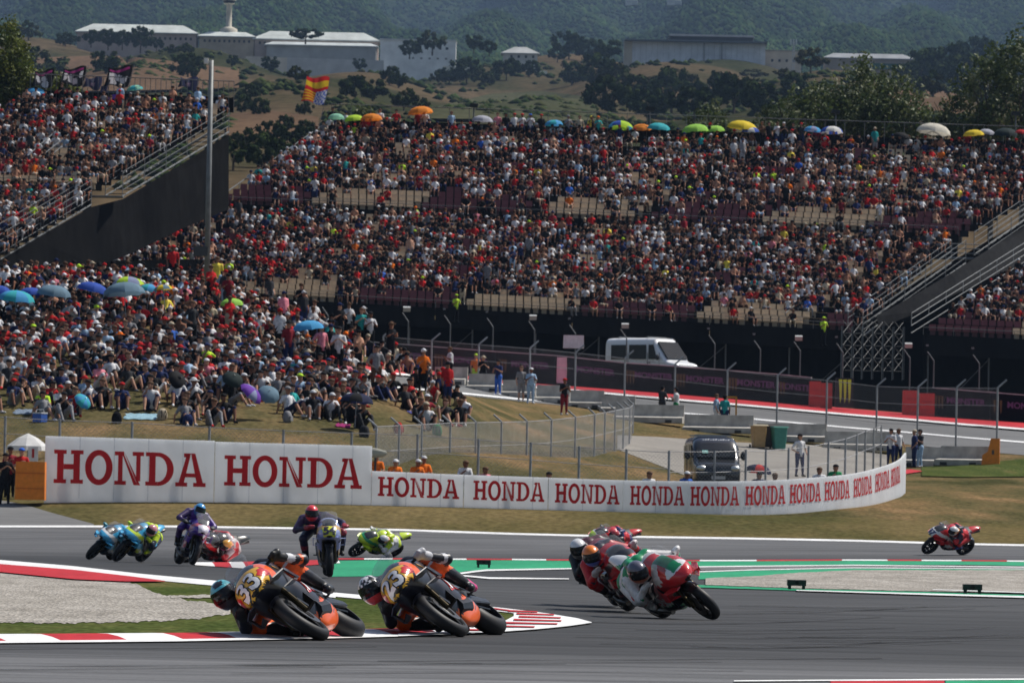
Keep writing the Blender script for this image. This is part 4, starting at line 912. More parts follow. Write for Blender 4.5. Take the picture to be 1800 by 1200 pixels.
def figure(hip, chest, head, knees, feet, elbows, hands, shin=SK, fore=SK, w_=0.17, tw=1.0):
    hip, chest, head = Vector(hip), Vector(chest), Vector(head); c = []
    neck = chest.lerp(head, 0.55); bel = hip.lerp(chest, 0.45)
    c.append((hip, bel, 0.155 * tw, 0.145 * tw, TP)); c.append((bel, chest, 0.145 * tw, 0.15 * tw, TP))
    c.append((hip + Vector((-.07, 0, -.02)), hip + Vector((.07, 0, -.02)), 0.14, 0.14, LG))
    c.append((chest, neck, 0.075, 0.055, SK)); c.append((head + Vector((0, -.012, -.05)), head + Vector((0, .012, .035)), 0.082, 0.098, SK)); c.append((head + Vector((0, -.10, -.02)), head + Vector((0, -.085, 0)), 0.016, 0.012, SK))
    for i, sg in enumerate((-1, 1)):
        shd = chest + Vector((sg * w_, 0, 0.05)); c.append((chest + Vector((0, 0, .03)), shd, 0.10, 0.075, TP))
        el, ha = Vector(elbows[i]), Vector(hands[i]); mid = shd.lerp(el, 0.7)
        c.append((shd, mid, 0.07, 0.055, TP)); c.append((mid, el, 0.047, 0.043, SK)); c.append((el, ha, 0.043, 0.032, fore)); c.append((ha, ha + (ha - el).normalized() * 0.09, 0.038, 0.025, SK))
        hp = hip + Vector((sg * 0.1, 0, -0.02)); kn, ft = Vector(knees[i]), Vector(feet[i])
        c.append((hp, kn, 0.105, 0.075, LG)); c.append((kn, kn.lerp(ft, .35), 0.062, 0.066, shin)); c.append((kn.lerp(ft, .35), ft + Vector((0, 0, .06)), 0.064, 0.042, shin))
        c.append((ft + Vector((0, .03, .045)), ft + Vector((sg * .02, -.17, .03)), 0.05, 0.04, SH))
    return c, head
POSES = {
 'ground_a': figure((0, .1, .13), (0, .1, .52), (0, .05, .80), [(-.17, -.34, .46), (.17, -.34, .46)], [(-.15, -.58, -.06), (.15, -.58, -.06)], [(-.27, -.10, .34), (.27, -.10, .34)], [(-.10, -.34, .50), (.10, -.36, .48)]),
 'ground_b': figure((0, .1, .13), (.03, .02, .50), (.05, -.07, .75), [(-.20, -.32, .44), (.20, -.36, .40)], [(-.10, -.55, -.06), (.22, -.62, -.06)], [(-.26, -.18, .36), (.28, -.2, .36)], [(-.03, -.30, .58), (.10, -.38, .52)], shin=LG),
 'ground_c': figure((0, .1, .13), (0, .2, .50), (0, .18, .79), [(-.15, -.40, .36), (.17, -.36, .42)], [(-.14, -.75, -.08), (.16, -.62, -.06)], [(-.33, .22, .30), (.31, .12, .33)], [(-.33, .32, .06), (.2, -.15, .4)]),
 'ground_d': figure((0, .1, .13), (-.03, .06, .52), (-.06, .0, .80), [(-.22, -.30, .42), (.18, -.36, .46)], [(-.22, -.60, -.05), (.12, -.55, -.06)], [(-.30, -.02, .42), (.26, -.16, .40)], [(-.10, -.14, .74), (.14, -.34, .50)]),
 'seat_a': figure((0, 0, .52), (0, .03, .92), (0, -.01, 1.20), [(-.13, -.44, .52), (.13, -.44, .52)], [(-.13, -.46, .05), (.13, -.46, .05)], [(-.27, -.12, .72), (.27, -.12, .72)], [(-.10, -.36, .62), (.10, -.36, .62)]),
 'seat_b': figure((0, 0, .52), (.03, -.1, .88), (.04, -.19, 1.13), [(-.16, -.43, .52), (.16, -.43, .52)], [(-.13, -.40, .05), (.15, -.46, .05)], [(-.26, -.26, .68), (.26, -.26, .68)], [(-.05, -.36, .86), (.08, -.42, .62)], shin=LG),
 'seat_c': figure((0, 0, .52), (-.02, .04, .92), (-.02, .0, 1.21), [(-.14, -.43, .52), (.14, -.43, .52)], [(-.13, -.46, .05), (.13, -.46, .05)], [(-.32, -.12, .82), (.30, -.14, .8)], [(-.10, -.16, 1.16), (.12, -.18, 1.14)]),
 'stand_a': figure((0, 0, .95), (0, 0, 1.36), (0, -.02, 1.65), [(-.1, -.02, .5), (.1, -.02, .5)], [(-.11, 0, .03), (.11, 0, .03)], [(-.25, .02, 1.12), (.25, .02, 1.12)], [(-.24, -.10, .88), (.24, -.10, .88)]),
 'stand_b': figure((0, 0, .95), (0, 0, 1.36), (0, -.03, 1.65), [(-.12, -.02, .5), (.1, -.04, .5)], [(-.15, 0, .03), (.12, 0, .03)], [(-.27, -.10, 1.15), (.27, -.10, 1.15)], [(-.08, -.28, 1.30), (.08, -.28, 1.30)], shin=LG),
 'stand_c': figure((0, 0, .95), (0, 0, 1.36), (0, -.02, 1.65), [(-.13, -.02, .5), (.13, -.02, .5)], [(-.16, 0, .03), (.16, 0, .03)], [(-.36, .06, 1.15), (.30, .04, 1.13)], [(-.14, -.08, 1.00), (.26, -.14, .95)], shin=LG)}
BODY = {}; LOW = {}
PM = ['person_skin', 'person_top', 'person_legs', 'person_shoes']
for k, (c, hd) in POSES.items():
    W, fs, sl = body_from_caps('b', c, 0.028, 0.45 if True else None)
    me = bpy.data.meshes.new('body_' + k); me.from_pydata(W.tolist(), [], fs)
    for n in PM: me.materials.append(MATS[n])
    me.polygons.foreach_set('material_index', sl); me.polygons.foreach_set('use_smooth', [True] * len(fs)); me.update(); BODY[k] = me
    W, fs, sl = body_from_caps('b', c, 0.05, 0.19, 2)
    cap = MB(); cap.ell((hd.x, hd.y + .01, hd.z + .045), (.115, .125, .095), 6, 3); cap.box((hd.x, hd.y - .14, hd.z + .035), (.17, .12, .02))
    n = len(W); V = np.vstack([W, np.array([tuple(v) for v in cap.v])]); Fl = list(fs) + [tuple(i + n for i in f) for f in cap.f]
    sl = np.concatenate([sl, np.full(len(cap.f), HT)])
    tri = []; ts = []
    for f, s_ in zip(Fl, sl):
        for q in range(1, len(f) - 1): tri.append((f[0], f[q], f[q + 1])); ts.append(s_)
    LOW[k] = (V, np.array(tri), np.array(ts))
def cap_mesh(brim):
    m_ = MB(); rr = []
    for k in range(5):
        ph = math.pi / 2 * k / 4.02; rr.append([Vector((.112 * math.cos(ph) * math.cos(t * pi / 7), .122 * math.cos(ph) * math.sin(t * pi / 7) + .01, .10 * math.sin(ph) + .035)) for t in range(14)])
    m_.rings(rr)
    if brim == 'cap': m_.prism([(-.09, -.10), (.09, -.10), (.085, -.20), (.04, -.235), (-.04, -.235), (-.085, -.20)], (0, 0, .012), (0, 0, .035), (1, 0, 0), (0, 1, 0))
    if brim == 'hat': m_.lathe([(.11, .03), (.19, .015), (.19, .03), (.11, .045)], 'z', (0, .01, 0), 14)
    if brim == 'hair': m_.ell((0, .045, -.01), (.10, .085, .10), 10, 5)
    me = m_.data('headwear', 'person_tint'); me.polygons.foreach_set('use_smooth', [True] * len(me.polygons)); return me
CAPS = {k: cap_mesh(k) for k in ('cap', 'hat', 'hair')}
SKIN = [(.42, .23, .155), (.36, .185, .12), (.31, .155, .10), (.46, .265, .185), (.22, .105, .066)]
NAMEC = {'black': (.012, .012, .014), 'charcoal': (.035, .036, .04), 'white': (.66, .66, .67), 'red': (.45, .02, .022), 'dark red': (.22, .02, .03), 'navy': (.02, .03, .09), 'grey': (.24, .24, .25), 'pale blue': (.32, .46, .62), 'blue': (.04, .13, .5), 'orange': (.75, .17, .02), 'yellow': (.75, .6, .08), 'lime': (.5, .75, .05), 'teal': (.03, .33, .32), 'pink': (.65, .22, .27), 'beige': (.45, .38, .28), 'green': (.02, .22, .08), 'purple': (.18, .06, .35), 'brown': (.12, .07, .045)}
TOPS = ['black'] * 82 + ['charcoal'] * 18 + ['white'] * 33 + ['red'] * 12 + ['dark red'] * 6 + ['navy'] * 16 + ['grey'] * 9 + ['pale blue'] * 4 + ['blue'] + ['orange'] * 2 + ['yellow', 'lime', 'teal', 'pink', 'pink', 'beige', 'beige', 'beige']
LEGS = ['black'] * 12 + ['navy'] * 8 + ['grey'] * 5 + ['beige'] * 5 + ['charcoal'] * 8 + ['white'] * 2 + ['pale blue'] * 3 + ['brown'] * 2
HATS = ['white'] * 15 + ['red'] * 14 + ['black'] * 32 + ['brown'] * 26 + ['navy'] * 7 + ['lime', 'orange', 'beige', 'beige', 'beige', 'grey', 'grey']
prand = random.Random(21)
def jit(c, a=0.2, g=prand): f = 1 + g.uniform(-a, a); return [min(1, max(0, q * f)) for q in c]
def person(pose, loc, rz, top, legs, hat, headw, label, cat='person', group=None, shoes='white', scale=1.0, name='person', skin=None):
    o = inst(name, BODY[pose], None, loc, rz, scale)
    o['skin'] = jit(skin or prand.choice(SKIN)); o['top'] = jit(NAMEC[top], .12); o['legs'] = jit(NAMEC[legs], .12); o['shoes'] = jit(NAMEC[shoes], .1)
    tag(o, label, cat, group)
    if headw:
        h = inst({'cap': 'cap', 'hat': 'sun_hat', 'hair': 'hair'}[headw], CAPS[headw], o, POSES[pose][1]); h['tint'] = jit(NAMEC[hat], .15)
    return o
# ---- bank crowd: rows up the slope
BANKP = [(-60, 430), (420, 470), (560, 560), (640, 575), (720, 600), (780, 670), (838, 755), (780, 772), (700, 772), (600, 745), (480, 748), (330, 752), (160, 750), (-60, 750)]
def inside(x, y, poly):
    c = False; j = len(poly) - 1
    for i in range(len(poly)):
        xi, yi = poly[i]; xj, yj = poly[j]
        if (yi > y) != (yj > y) and x < (xj - xi) * (y - yi) / (yj - yi) + xi: c = not c
        j = i
    return c
bank = []; row = 0; yv = 204.6
while yv < 241:
    x = -24.5 + prand.uniform(0, .4); rowp = []
    while x < 1.0:
        xx, yyv = x + prand.uniform(-.08, .08), yv + prand.uniform(-.35, .35); z = GZ(xx, yyv); px, py = PX((xx, yyv, z))
        cl_ = math.sin(xx * 1.15 + row * .5 + 1) + .7 * math.sin(xx * 2.6 - row * .9)
        dens = (.62 if cl_ > .45 else .04) if row < 1 else (.85 if cl_ > .1 else .08) if row < 3 else (.9 if cl_ > -.2 else .12) if row < 6 else (.93 if cl_ > -.7 else .4) if row < 10 else 0.95
        if px > 560: dens *= 0.8
        if px > 640: dens *= 0.62 if cl_ > -.1 else .25
        if px > 720: dens *= 0.7
        if inside(px, py, BANKP) and -25 < px < 1000 and prand.random() < dens: rowp.append((xx, yyv, z, px, py))
        x += prand.choice([.52, .56, .60, .68] if row > 4 else [.55, .6, .75, 1.0])
    if rowp: bank.append(rowp)
    yv += 1.25 if row > 4 else 1.4; row += 1
ind = 0; crowd_extra = []
GP_ = ['ground_a', 'ground_b', 'ground_c', 'ground_d']
NMAX = 262
for ri, rowp in enumerate(bank):
    for pi_, (xx, yyv, z, px, py) in enumerate(rowp):
        stand = ri > 12 and px > 330 and prand.random() < 0.08
        top, lg, ht = prand.choice(TOPS), prand.choice(LEGS), prand.choice(HATS)
        if ind < NMAX:
            hw = 'hair' if ht in ('brown',) or (ht == 'black' and prand.random() < .5) else prand.choice(['cap', 'cap', 'cap', 'hat'])
            pose = prand.choice(['stand_a', 'stand_b', 'stand_c']) if stand else prand.choice(GP_)
            hd = {'hair': '%s hair' % ('dark' if ht == 'black' else 'brown'), 'cap': '%s cap' % ht, 'hat': '%s sun hat' % ht}[hw]
            person(pose, (xx, yyv, z), prand.uniform(-.1, .85), top, lg, ht, hw, 'spectator in %s top, %s, %s from left, %s bank row' % (top, hd, ordn(pi_), ordn(ri)), 'person', 'spectators seated on the grass bank', prand.choice(['white', 'white', 'black', 'grey', 'red']), prand.uniform(1.05, 1.17)); ind += 1
        else: crowd_extra.append(((xx, yyv, z), prand.choice(['stand_a', 'stand_b']) if stand else prand.choice(GP_), prand.uniform(-.1, .8), top, lg, ht))
# ---- the mass of spectators in the stands and high on the bank
def crowd_mesh(name, jobs, label, parent_kind='stuff'):
    VV = []; TT = []; CC = []; off = 0
    for (p, pose, rz, top, lg, ht) in jobs:
        V, T, S = LOW[pose]; s_ = prand.uniform(.93, 1.07); c, sn = math.cos(rz) * s_, math.sin(rz) * s_
        W = np.empty_like(V); W[:, 0] = V[:, 0] * c - V[:, 1] * sn + p[0]; W[:, 1] = V[:, 0] * sn + V[:, 1] * c + p[1]; W[:, 2] = V[:, 2] * s_ + p[2]
        sk = jit(prand.choice(SKIN)); tc = jit(NAMEC[top], .25); bare = prand.random() < .09
        pal = np.array([sk, sk if bare else tc, jit(NAMEC[lg], .25), jit(NAMEC[prand.choice(['white', 'black', 'grey'])], .2), jit(NAMEC[ht], .2)])
        VV.append(W); TT.append(T + off); CC.append(pal[S]); off += len(V)
    V = np.vstack(VV); T = np.vstack(TT).astype(np.int32); C = np.vstack(CC).astype(np.float32)
    me = bpy.data.meshes.new(name); me.vertices.add(len(V)); me.vertices.foreach_set('co', V.astype(np.float32).ravel())
    me.loops.add(len(T) * 3); me.loops.foreach_set('vertex_index', T.ravel()); me.polygons.add(len(T)); me.polygons.foreach_set('loop_start', np.arange(0, len(T) * 3, 3, dtype=np.int32))
    me.update(calc_edges=True); me.polygons.foreach_set('use_smooth', np.ones(len(T), bool))
    a = me.attributes.new('Col', 'FLOAT_COLOR', 'FACE'); c4 = np.ones((len(T), 4), np.float32); c4[:, :3] = C; a.data.foreach_set('color', c4.ravel())
    me.materials.append(MATS['cloth']); me.validate(); o = bpy.data.objects.new(name, me); COL.objects.link(o); tag(o, label, 'crowd', None, 'stuff'); return len(T)
jobs = {'m': [], 'l': [], 'r': []}
def fan_top(p, r):   # supporters sit together
    v = math.sin(p.x * .9 + r * 1.3) * math.sin(p.x * .37 - r * .7 + 1)
    if v > .75 and prand.random() < .4: return 'red'
    if v < -.8 and prand.random() < .35: return 'white'
    return prand.choice(TOPS)
for p, kind, key, r in people_jobs:
    pose = prand.choice(['stand_a', 'stand_b', 'stand_c']) if kind == 'stand' or (key in ('mu', 'lu') and r > 12 and prand.random() < .10) else prand.choice(['seat_a', 'seat_a', 'seat_b', 'seat_c'])
    jobs[key[0]].append(((p.x + prand.uniform(-.06, .06), p.y + prand.uniform(-.05, .05), p.z), pose, prand.uniform(-.15, .7), fan_top(p, r), prand.choice(LEGS), prand.choice(HATS)))
tris = crowd_mesh('crowd', jobs['m'], 'dense crowd of seated spectators filling the main grandstand')
tris += crowd_mesh('crowd', jobs['l'], 'dense crowd of spectators filling the left grandstand')
tris += crowd_mesh('crowd', jobs['r'], 'crowd of spectators in the right edge grandstand')
tris += crowd_mesh('crowd', crowd_extra, 'dense crowd sitting and standing on the upper grass bank')
print('INFO bank individuals', ind, 'extra', len(crowd_extra), 'stand people', len(people_jobs), 'crowd tris', tris, 'seats', per)

# ---- single people one can tell apart
def at(px, py, d): q = P(px, py, d); return q
def gnd(px, py, d): q = P(px, py, d); return (q.x, q.y, GZ(q.x, q.y))
singles = [
 ('stand_b', 1163, 757, 279.5, 2.4, 'charcoal', 'charcoal', 'black', 'hair', 'man in dark clothes standing at the concrete barrier behind the van'),
 ('stand_b', 1188, 752, 279.5, -1.9, 'white', 'green', 'black', 'hair', 'person in white top and green shorts facing the man in black'),
 ('stand_a', 1258, 768, 278, 1.5, 'pale blue', 'white', 'brown', 'hair', 'person in white trousers and pale blue top just behind the van roof'),
 ('stand_a', 1273, 766, 278, 3.0, 'teal', 'navy', 'black', 'hair', 'person with a turquoise backpack behind the van roof'),
 ('stand_c', 1579, 795, 262, 0.6, 'white', 'navy', 'brown', 'hair', 'man in white shirt standing hand on hip by the second track'),
 ('stand_b', 1566, 802, 260, -.4, 'white', 'navy', 'black', 'hair', 'person in white shirt leaning just left of the tall man in white'),
 ('stand_c', 1607, 812, 260.5, -1.4, 'navy', 'navy', 'beige', 'cap', 'man in navy shirt with pale cap at the concrete block'),
 ('stand_b', 1617, 811, 261.5, -1.0, 'charcoal', 'pale blue', 'black', 'hair', 'photographer in black beside the navy shirted man'),
 ('stand_c', 1405, 838, 232, .5, 'white', 'navy', 'black', 'hair', 'man in white shirt standing in the service yard right of the van'),
 ('stand_a', 835, 708, 287, .1, 'orange', 'lime', 'lime', 'cap', 'marshal in orange vest and lime trousers at the top of the bank'),
 ('stand_b', 848, 712, 285, .1, 'black', 'charcoal', 'beige', 'hat', 'person in black with pale hat beside the orange marshal'),
 ('stand_b', 875, 722, 280, -.6, 'navy', 'blue', 'black', 'hair', 'person in navy shirt and blue shorts right of the orange marshal'),
 ('stand_a', 915, 732, 276, .2, 'grey', 'grey', 'brown', 'hair', 'person in grey leaning on the rail above the bank'),
 ('stand_b', 932, 736, 276, .2, 'pale blue', 'pale blue', 'white', 'cap', 'person in pale blue with white cap at the rail above the bank'),
 ('stand_b', 991, 745, 270, .4, 'black', 'dark red', 'red', 'cap', 'person in black with red cap alone right of the bank'),
 ('stand_b', 790, 700, 262, -1.2, 'white', 'black', 'brown', 'hair', 'person in white top and black shorts at the right end of the crowd'),
 ('stand_a', 302, 560, 240, .1, 'red', 'black', 'red', 'cap', 'man in red shirt standing above the crowd on the bank'),
 ('stand_a', 380, 575, 240, .1, 'yellow', 'pale blue', 'brown', 'hair', 'person in yellow shirt standing beside the lime umbrella'),
 ('stand_b', 634, 612, 236, .3, 'teal', 'black', 'brown', 'hair', 'person in mint shirt standing at the right end of the bank crest'),
 ('stand_b', 650, 614, 236, .3, 'white', 'black', 'black', 'hair', 'person in white shirt standing next to the mint shirt on the crest')]
for pz, px, py, d, rz, tp, lg, ht, hw, lb in singles:
    person(pz, gnd(px, py, d), rz, tp, lg, ht, hw, lb, 'person', 'people standing around the second track and bank', 'black' if lg in ('charcoal', 'black', 'navy') else 'white')
# marshals behind the low wall
for px, py, d, tp, ht, lb in ((662, 822, 193.2, 'orange', 'white', 'orange marshal with white helmet nearest the tall panels'), (692, 835, 193, 'orange', 'white', 'orange marshal with white helmet crouching second behind the low wall'),
                              (730, 832, 193.4, 'orange', 'white', 'orange marshal with white helmet third behind the low wall'), (745, 826, 194, 'orange', 'white', 'orange marshal with white helmet furthest right behind the low wall'),
                              (815, 838, 194.5, 'white', 'brown', 'person in white shirt seated behind the low wall right of the marshals'), (848, 845, 194.5, 'pink', 'brown', 'bare shouldered person low behind the wall near the mesh fence'), (962, 850, 194.5, 'black', 'black', 'dark haired head showing just above the middle of the low wall'),
                              (1137, 862, 194, 'white', 'brown', 'bald man in white shirt behind the wall left of the van'), (1202, 862, 194, 'blue', 'white', 'person with white cap and blue pack at the left corner of the van'),
                              (1362, 862, 200, 'beige', 'brown', 'person in beige sitting under the dark umbrella by the yard fence'), (1438, 858, 201, 'white', 'brown', 'person in white sitting by the yard fence right of the umbrella'), (1466, 850, 203, 'green', 'black', 'person in green top by the yard fence'), (1330, 864, 199, 'navy', 'black', 'person in navy holding the dark umbrella over the wall')):
    low = tp != 'orange'
    q = P(px, py, d); pose = 'seat_b' if low or px in (692, 730) else 'seat_a'; hh = POSES[pose][1].z
    top_px = {662: 795, 692: 806, 730: 806, 745: 800, 815: 808, 848: 819, 962: 828, 1137: 827, 1202: 827, 1362: 830, 1438: 820, 1466: 815, 1330: 828}[px]
    zt = P(px, top_px, d).z
    person(pose, (q.x, q.y, zt - hh - 0.14), prand.uniform(-.3, .5), tp, 'navy' if low else 'orange', ht, 'cap' if ht == 'white' else 'hair', lb, 'person', 'people behind the low wall', 'black')
    if zt - hh - 0.14 - GZ(q.x, q.y) > 0.1: pass
for px, py, d, tp, ht, lb in ((36, 846, 188.6, 'red', 'blue', 'marshal in red and white vest and blue cap beside the orange block'), (16, 850, 189, 'dark red', 'black', 'person in dark red half hidden at the left picture edge'), (8, 862, 187, 'black', 'black', 'person in black bending at the left picture edge')):
    q = P(px, 890, d); g_ = GZ(q.x, q.y); person('stand_b', (q.x, q.y, g_ - 0.1), .3, tp, 'black', ht, 'cap', lb, 'person', 'people at the left end of the wall', 'black')
# hi-vis stewards in the stands
for px, py, d, lb in ((731, 402, 362, 'steward in hi-vis vest on the middle walkway near the cream seats'), (1432, 425, 360, 'steward in hi-vis vest on the middle walkway at the right'), (801, 552, 346.4, 'steward in hi-vis vest climbing at the lower front rail'), (1447, 592, 345, 'steward in hi-vis vest at the lower right end of the main stand')):
    person('stand_b', P(px, py + 16, d - .8), .5, 'lime', 'black', 'lime', 'cap', lb, 'person', 'stewards in the grandstand', 'black')
# people standing along the top of the main stand
for i, (px, tp, ht) in enumerate([(583, 'black', 'black'), (666, 'white', 'brown'), (695, 'red', 'black'), (733, 'dark red', 'black'), (746, 'white', 'white'), (791, 'pale blue', 'brown'), (872, 'pink', 'brown'), (887, 'black', 'black'), (902, 'white', 'red'), (916, 'white', 'red'), (931, 'white', 'blue'), (950, 'black', 'red'), (996, 'grey', 'grey'), (1017, 'beige', 'brown'), (1037, 'yellow', 'yellow'), (1038, 'black', 'black'), (1049, 'teal', 'orange'), (1337, 'brown', 'brown'), (1350, 'black', 'black'), (1364, 'white', 'brown'), (1375, 'black', 'white'), (1392, 'black', 'black'), (1407, 'charcoal', 'red')]):
    t = TIERS['mu'][2]; u = min(range(1000), key=lambda q: abs(PX(t.pt(q / 1000, 14))[0] - px)) / 1000; q = t.pt(u, 14.1)
    person(prand.choice(['stand_a', 'stand_b', 'stand_c']), q + Vector((0, .1, .15)), prand.uniform(-.3, .6), tp, prand.choice(['black', 'navy']), ht, 'cap' if ht in ('red', 'blue', 'white', 'orange') else 'hair', 'spectator in %s top standing on main stand top row, %s from left' % (tp, ordn(i)), 'person', 'people standing on the top row')
q = P(385, 225, 346.5); person('stand_b', q + Vector((0, 0, .2)), .3, 'white', 'black', 'white', 'cap', 'person in white on the top corner of the left grandstand beside the mast', 'person')
q = P(22, 235, 346); person('stand_b', q + Vector((0, 0, .3)), .3, 'red', 'black', 'red', 'cap', 'person in red standing on the top row at far left', 'person')

# bags and coolers left on the grass
for i, (px, py, kind, col, lb) in enumerate([(205, 744, 'bag', 'black', 'black backpack on the grass left of the pale blue cloth'), (330, 748, 'bag', 'navy', 'navy backpack at the front edge of the crowd'), (395, 735, 'cooler', 'white', 'white cooler box among the front rows'), (505, 742, 'bag', 'grey', 'grey backpack right of centre at the crowd front'), (562, 735, 'bag', 'black', 'black rucksack between groups on the bank'), (700, 762, 'bag', 'red', 'red bag at the right end of the bank crowd'), (70, 742, 'cooler', 'blue', 'blue cooler box at the left front of the bank'), (640, 768, 'bag', 'charcoal', 'charcoal bag below the seated pair at the right of the bank'), (768, 765, 'bag', 'green', 'green bag at the far right of the bank crowd'), (285, 738, 'bag', 'beige', 'beige tote bag right of the pale blue cloth')]):
    q = GP(px, py, 0.0, 194); nm = 'backpack' if kind == 'bag' else 'cooler_box'; r_ = empty(nm, q, .4 * i, lb, 'bag' if kind == 'bag' else 'cooler', 'bags and coolers on the bank'); c = NAMEC[col]
    if kind == 'bag':
        m_ = MB(c); m_.loft(spl([(-.02, -.16, .16, .10), (.15, -.19, .19, .15), (.33, -.15, .15, .12), (.42, -.08, .08, .05)], 3), 12, 3); m_.v = [Vector((v.z, v.y, v.x)) for v in m_.v]; m_.build('bag_body', 'cloth', r_, True)
        MB(c).box((0, -.14, .14), (.22, .08, .18)).build('pocket', 'cloth', r_)
        for sg in (-1, 1): MB((.02, .02, .02)).path([(sg * .08, .12, .08), (sg * .09, .18, .22), (sg * .07, .11, .36)], .015, 5).build('strap', 'cloth', r_)
    else:
        MB(c).box((0, 0, .16), (.45, .3, .3)).build('box', 'plastic', r_); MB((.7, .7, .7)).box((0, 0, .335), (.47, .32, .05)).build('lid', 'plastic', r_); MB((.6, .6, .6)).path([(-.23, 0, .3), (-.18, 0, .46), (.18, 0, .46), (.23, 0, .3)], .012, 5).build('handle', 'plastic', r_)
# ================================================================== MOTORCYCLES AND RIDERS
def wheel_parts(parent, x, r, wt, steer=None, front=True, rimc=(0.02, 0.02, 0.02)):
    wrt = empty('front_wheel' if front else 'rear_wheel', (x, 0, r)); wrt.parent = parent
    rc = wt / 2; prof = []
    for i in range(15):
        t = math.radians(-100 + 200 * i / 14); prof.append((r - rc * 0.92 + rc * 0.92 * math.cos(t), rc * math.sin(t)))
    prof += [(r * 0.72, rc * 0.55), (r * 0.72, -rc * 0.55)]
    MB((0.012, 0.012, 0.013)).lathe(prof, 'y', (0, 0, 0), 40, closed=True).build('tyre', 'rubber', wrt, True)
    rm = MB(rimc); rm.lathe([(r * .74, -rc * .62), (r * .74, rc * .62), (r * .66, rc * .45), (r * .66, -rc * .45)], 'y', (0, 0, 0), 32, closed=True)
    for k in range(5):
        a = 2 * pi * k / 5
        for da in (-.14, .14): rm.tube((0.05 * math.sin(a), 0, .05 * math.cos(a)), (r * .68 * math.sin(a + da), 0, r * .68 * math.cos(a + da)), .016, .012, n=5)
    rm.tube((0, -.06, 0), (0, .06, 0), .05, n=12); rm.build('rim', 'metal', wrt)
    for sg in ((-1, 1) if front else (-1,)):
        MB((0.10, 0.10, 0.105)).lathe([(.10, sg * .075), (.165, sg * .075), (.165, sg * .082), (.10, sg * .082)], 'y', (0, 0, 0), 28, closed=True).build('brake_disc', 'metal', wrt)
    return wrt
def num_decal(parent, body_bvh, txt, center, direction, upv, size, col, off=0.006, bold=0.02, name='racing_number'):
    V, Fc = text_geo(txt, size, bold); d = Vector(direction).normalized(); upv = Vector(upv); rt = d.cross(upv).normalized() * 1.0; u2 = rt.cross(d).normalized()
    bm = bmesh.new(); vs = [bm.verts.new(v) for v in V]
    for f in Fc:
        try: bm.faces.new([vs[i] for i in f])
        except ValueError: pass
    bmesh.ops.triangulate(bm, faces=bm.faces[:]); bmesh.ops.subdivide_edges(bm, edges=[e for e in bm.edges if e.calc_length() > size * .08], cuts=2); bmesh.ops.triangulate(bm, faces=bm.faces[:])
    c = Vector(center); out = []
    for v in bm.verts:
        s_ = c + rt * v.co.x + u2 * v.co.y; h, n, i, dist = body_bvh.ray_cast(s_ - d * 0.6, d, 1.5)
        if h is None or dist > 1.15: h, n, i, dist = body_bvh.find_nearest(s_ + d * .3)
        out.append(h + (n if n.dot(d) < 0 else -n) * off)
    bm.verts.index_update(); fs = [tuple(v.index for v in f.verts) for f in bm.faces]; bm.free()
    return mesh_np(name, out, fs, 'gloss', parent, cols=[col] * len(fs))
def poly_decal(parent, bvh, poly, center, direction, upv, col, off=0.004, name='decal'):
    d = Vector(direction).normalized(); rt = d.cross(Vector(upv)).normalized(); u2 = rt.cross(d).normalized(); c = Vector(center)
    bm = bmesh.new(); bm.faces.new([bm.verts.new((x, y, 0)) for x, y in poly]); bmesh.ops.triangulate(bm, faces=bm.faces[:])
    for _ in range(5): bmesh.ops.subdivide_edges(bm, edges=[e for e in bm.edges if e.calc_length() > .016], cuts=1); bmesh.ops.triangulate(bm, faces=bm.faces[:])
    out = []
    for v in bm.verts:
        s_ = c + rt * v.co.x + u2 * v.co.y; h, n, i, dist = bvh.ray_cast(s_ - d * 0.6, d, 1.5)
        if h is None or dist > 1.15: h, n, i, dist = bvh.find_nearest(s_ + d * .3)
        out.append(h + (n if n.dot(d) < 0 else -n) * off)
    bm.verts.index_update(); fs = [tuple(v.index for v in f.verts) for f in bm.faces]; bm.free()
    return mesh_np(name, out, fs, 'gloss', parent, cols=[col] * len(fs))
FAIR = spl([(1.00, .75, .80, .03, 0, 1, 1), (.94, .71, .87, .12, 0, .8, .8), (.82, .68, .96, .185, 0, .75, .7), (.64, .63, 1.05, .215, 0, .75, .62), (.48, .54, 1.06, .225, 0, .7, .6), (.36, .36, .98, .222, 0, .42, .7), (.16, .19, .80, .205, 0, .36, .8), (-.10, .16, .60, .175, 0, .4, .9), (-.28, .18, .45, .135, 0, .5, 1), (-.40, .22, .34, .075, 0, .7, 1)], 10)
TANK = spl([(.36, .80, 1.00, .10), (.22, .74, 1.07, .18), (.05, .70, 1.08, .20), (-.12, .70, 1.00, .17), (-.26, .74, .90, .12)], 4)
TAIL = spl([(-.20, .76, .88, .11), (-.40, .80, .95, .15), (-.58, .86, 1.02, .12), (-.74, .93, 1.06, .085), (-.88, 1.0, 1.06, .05)], 4)
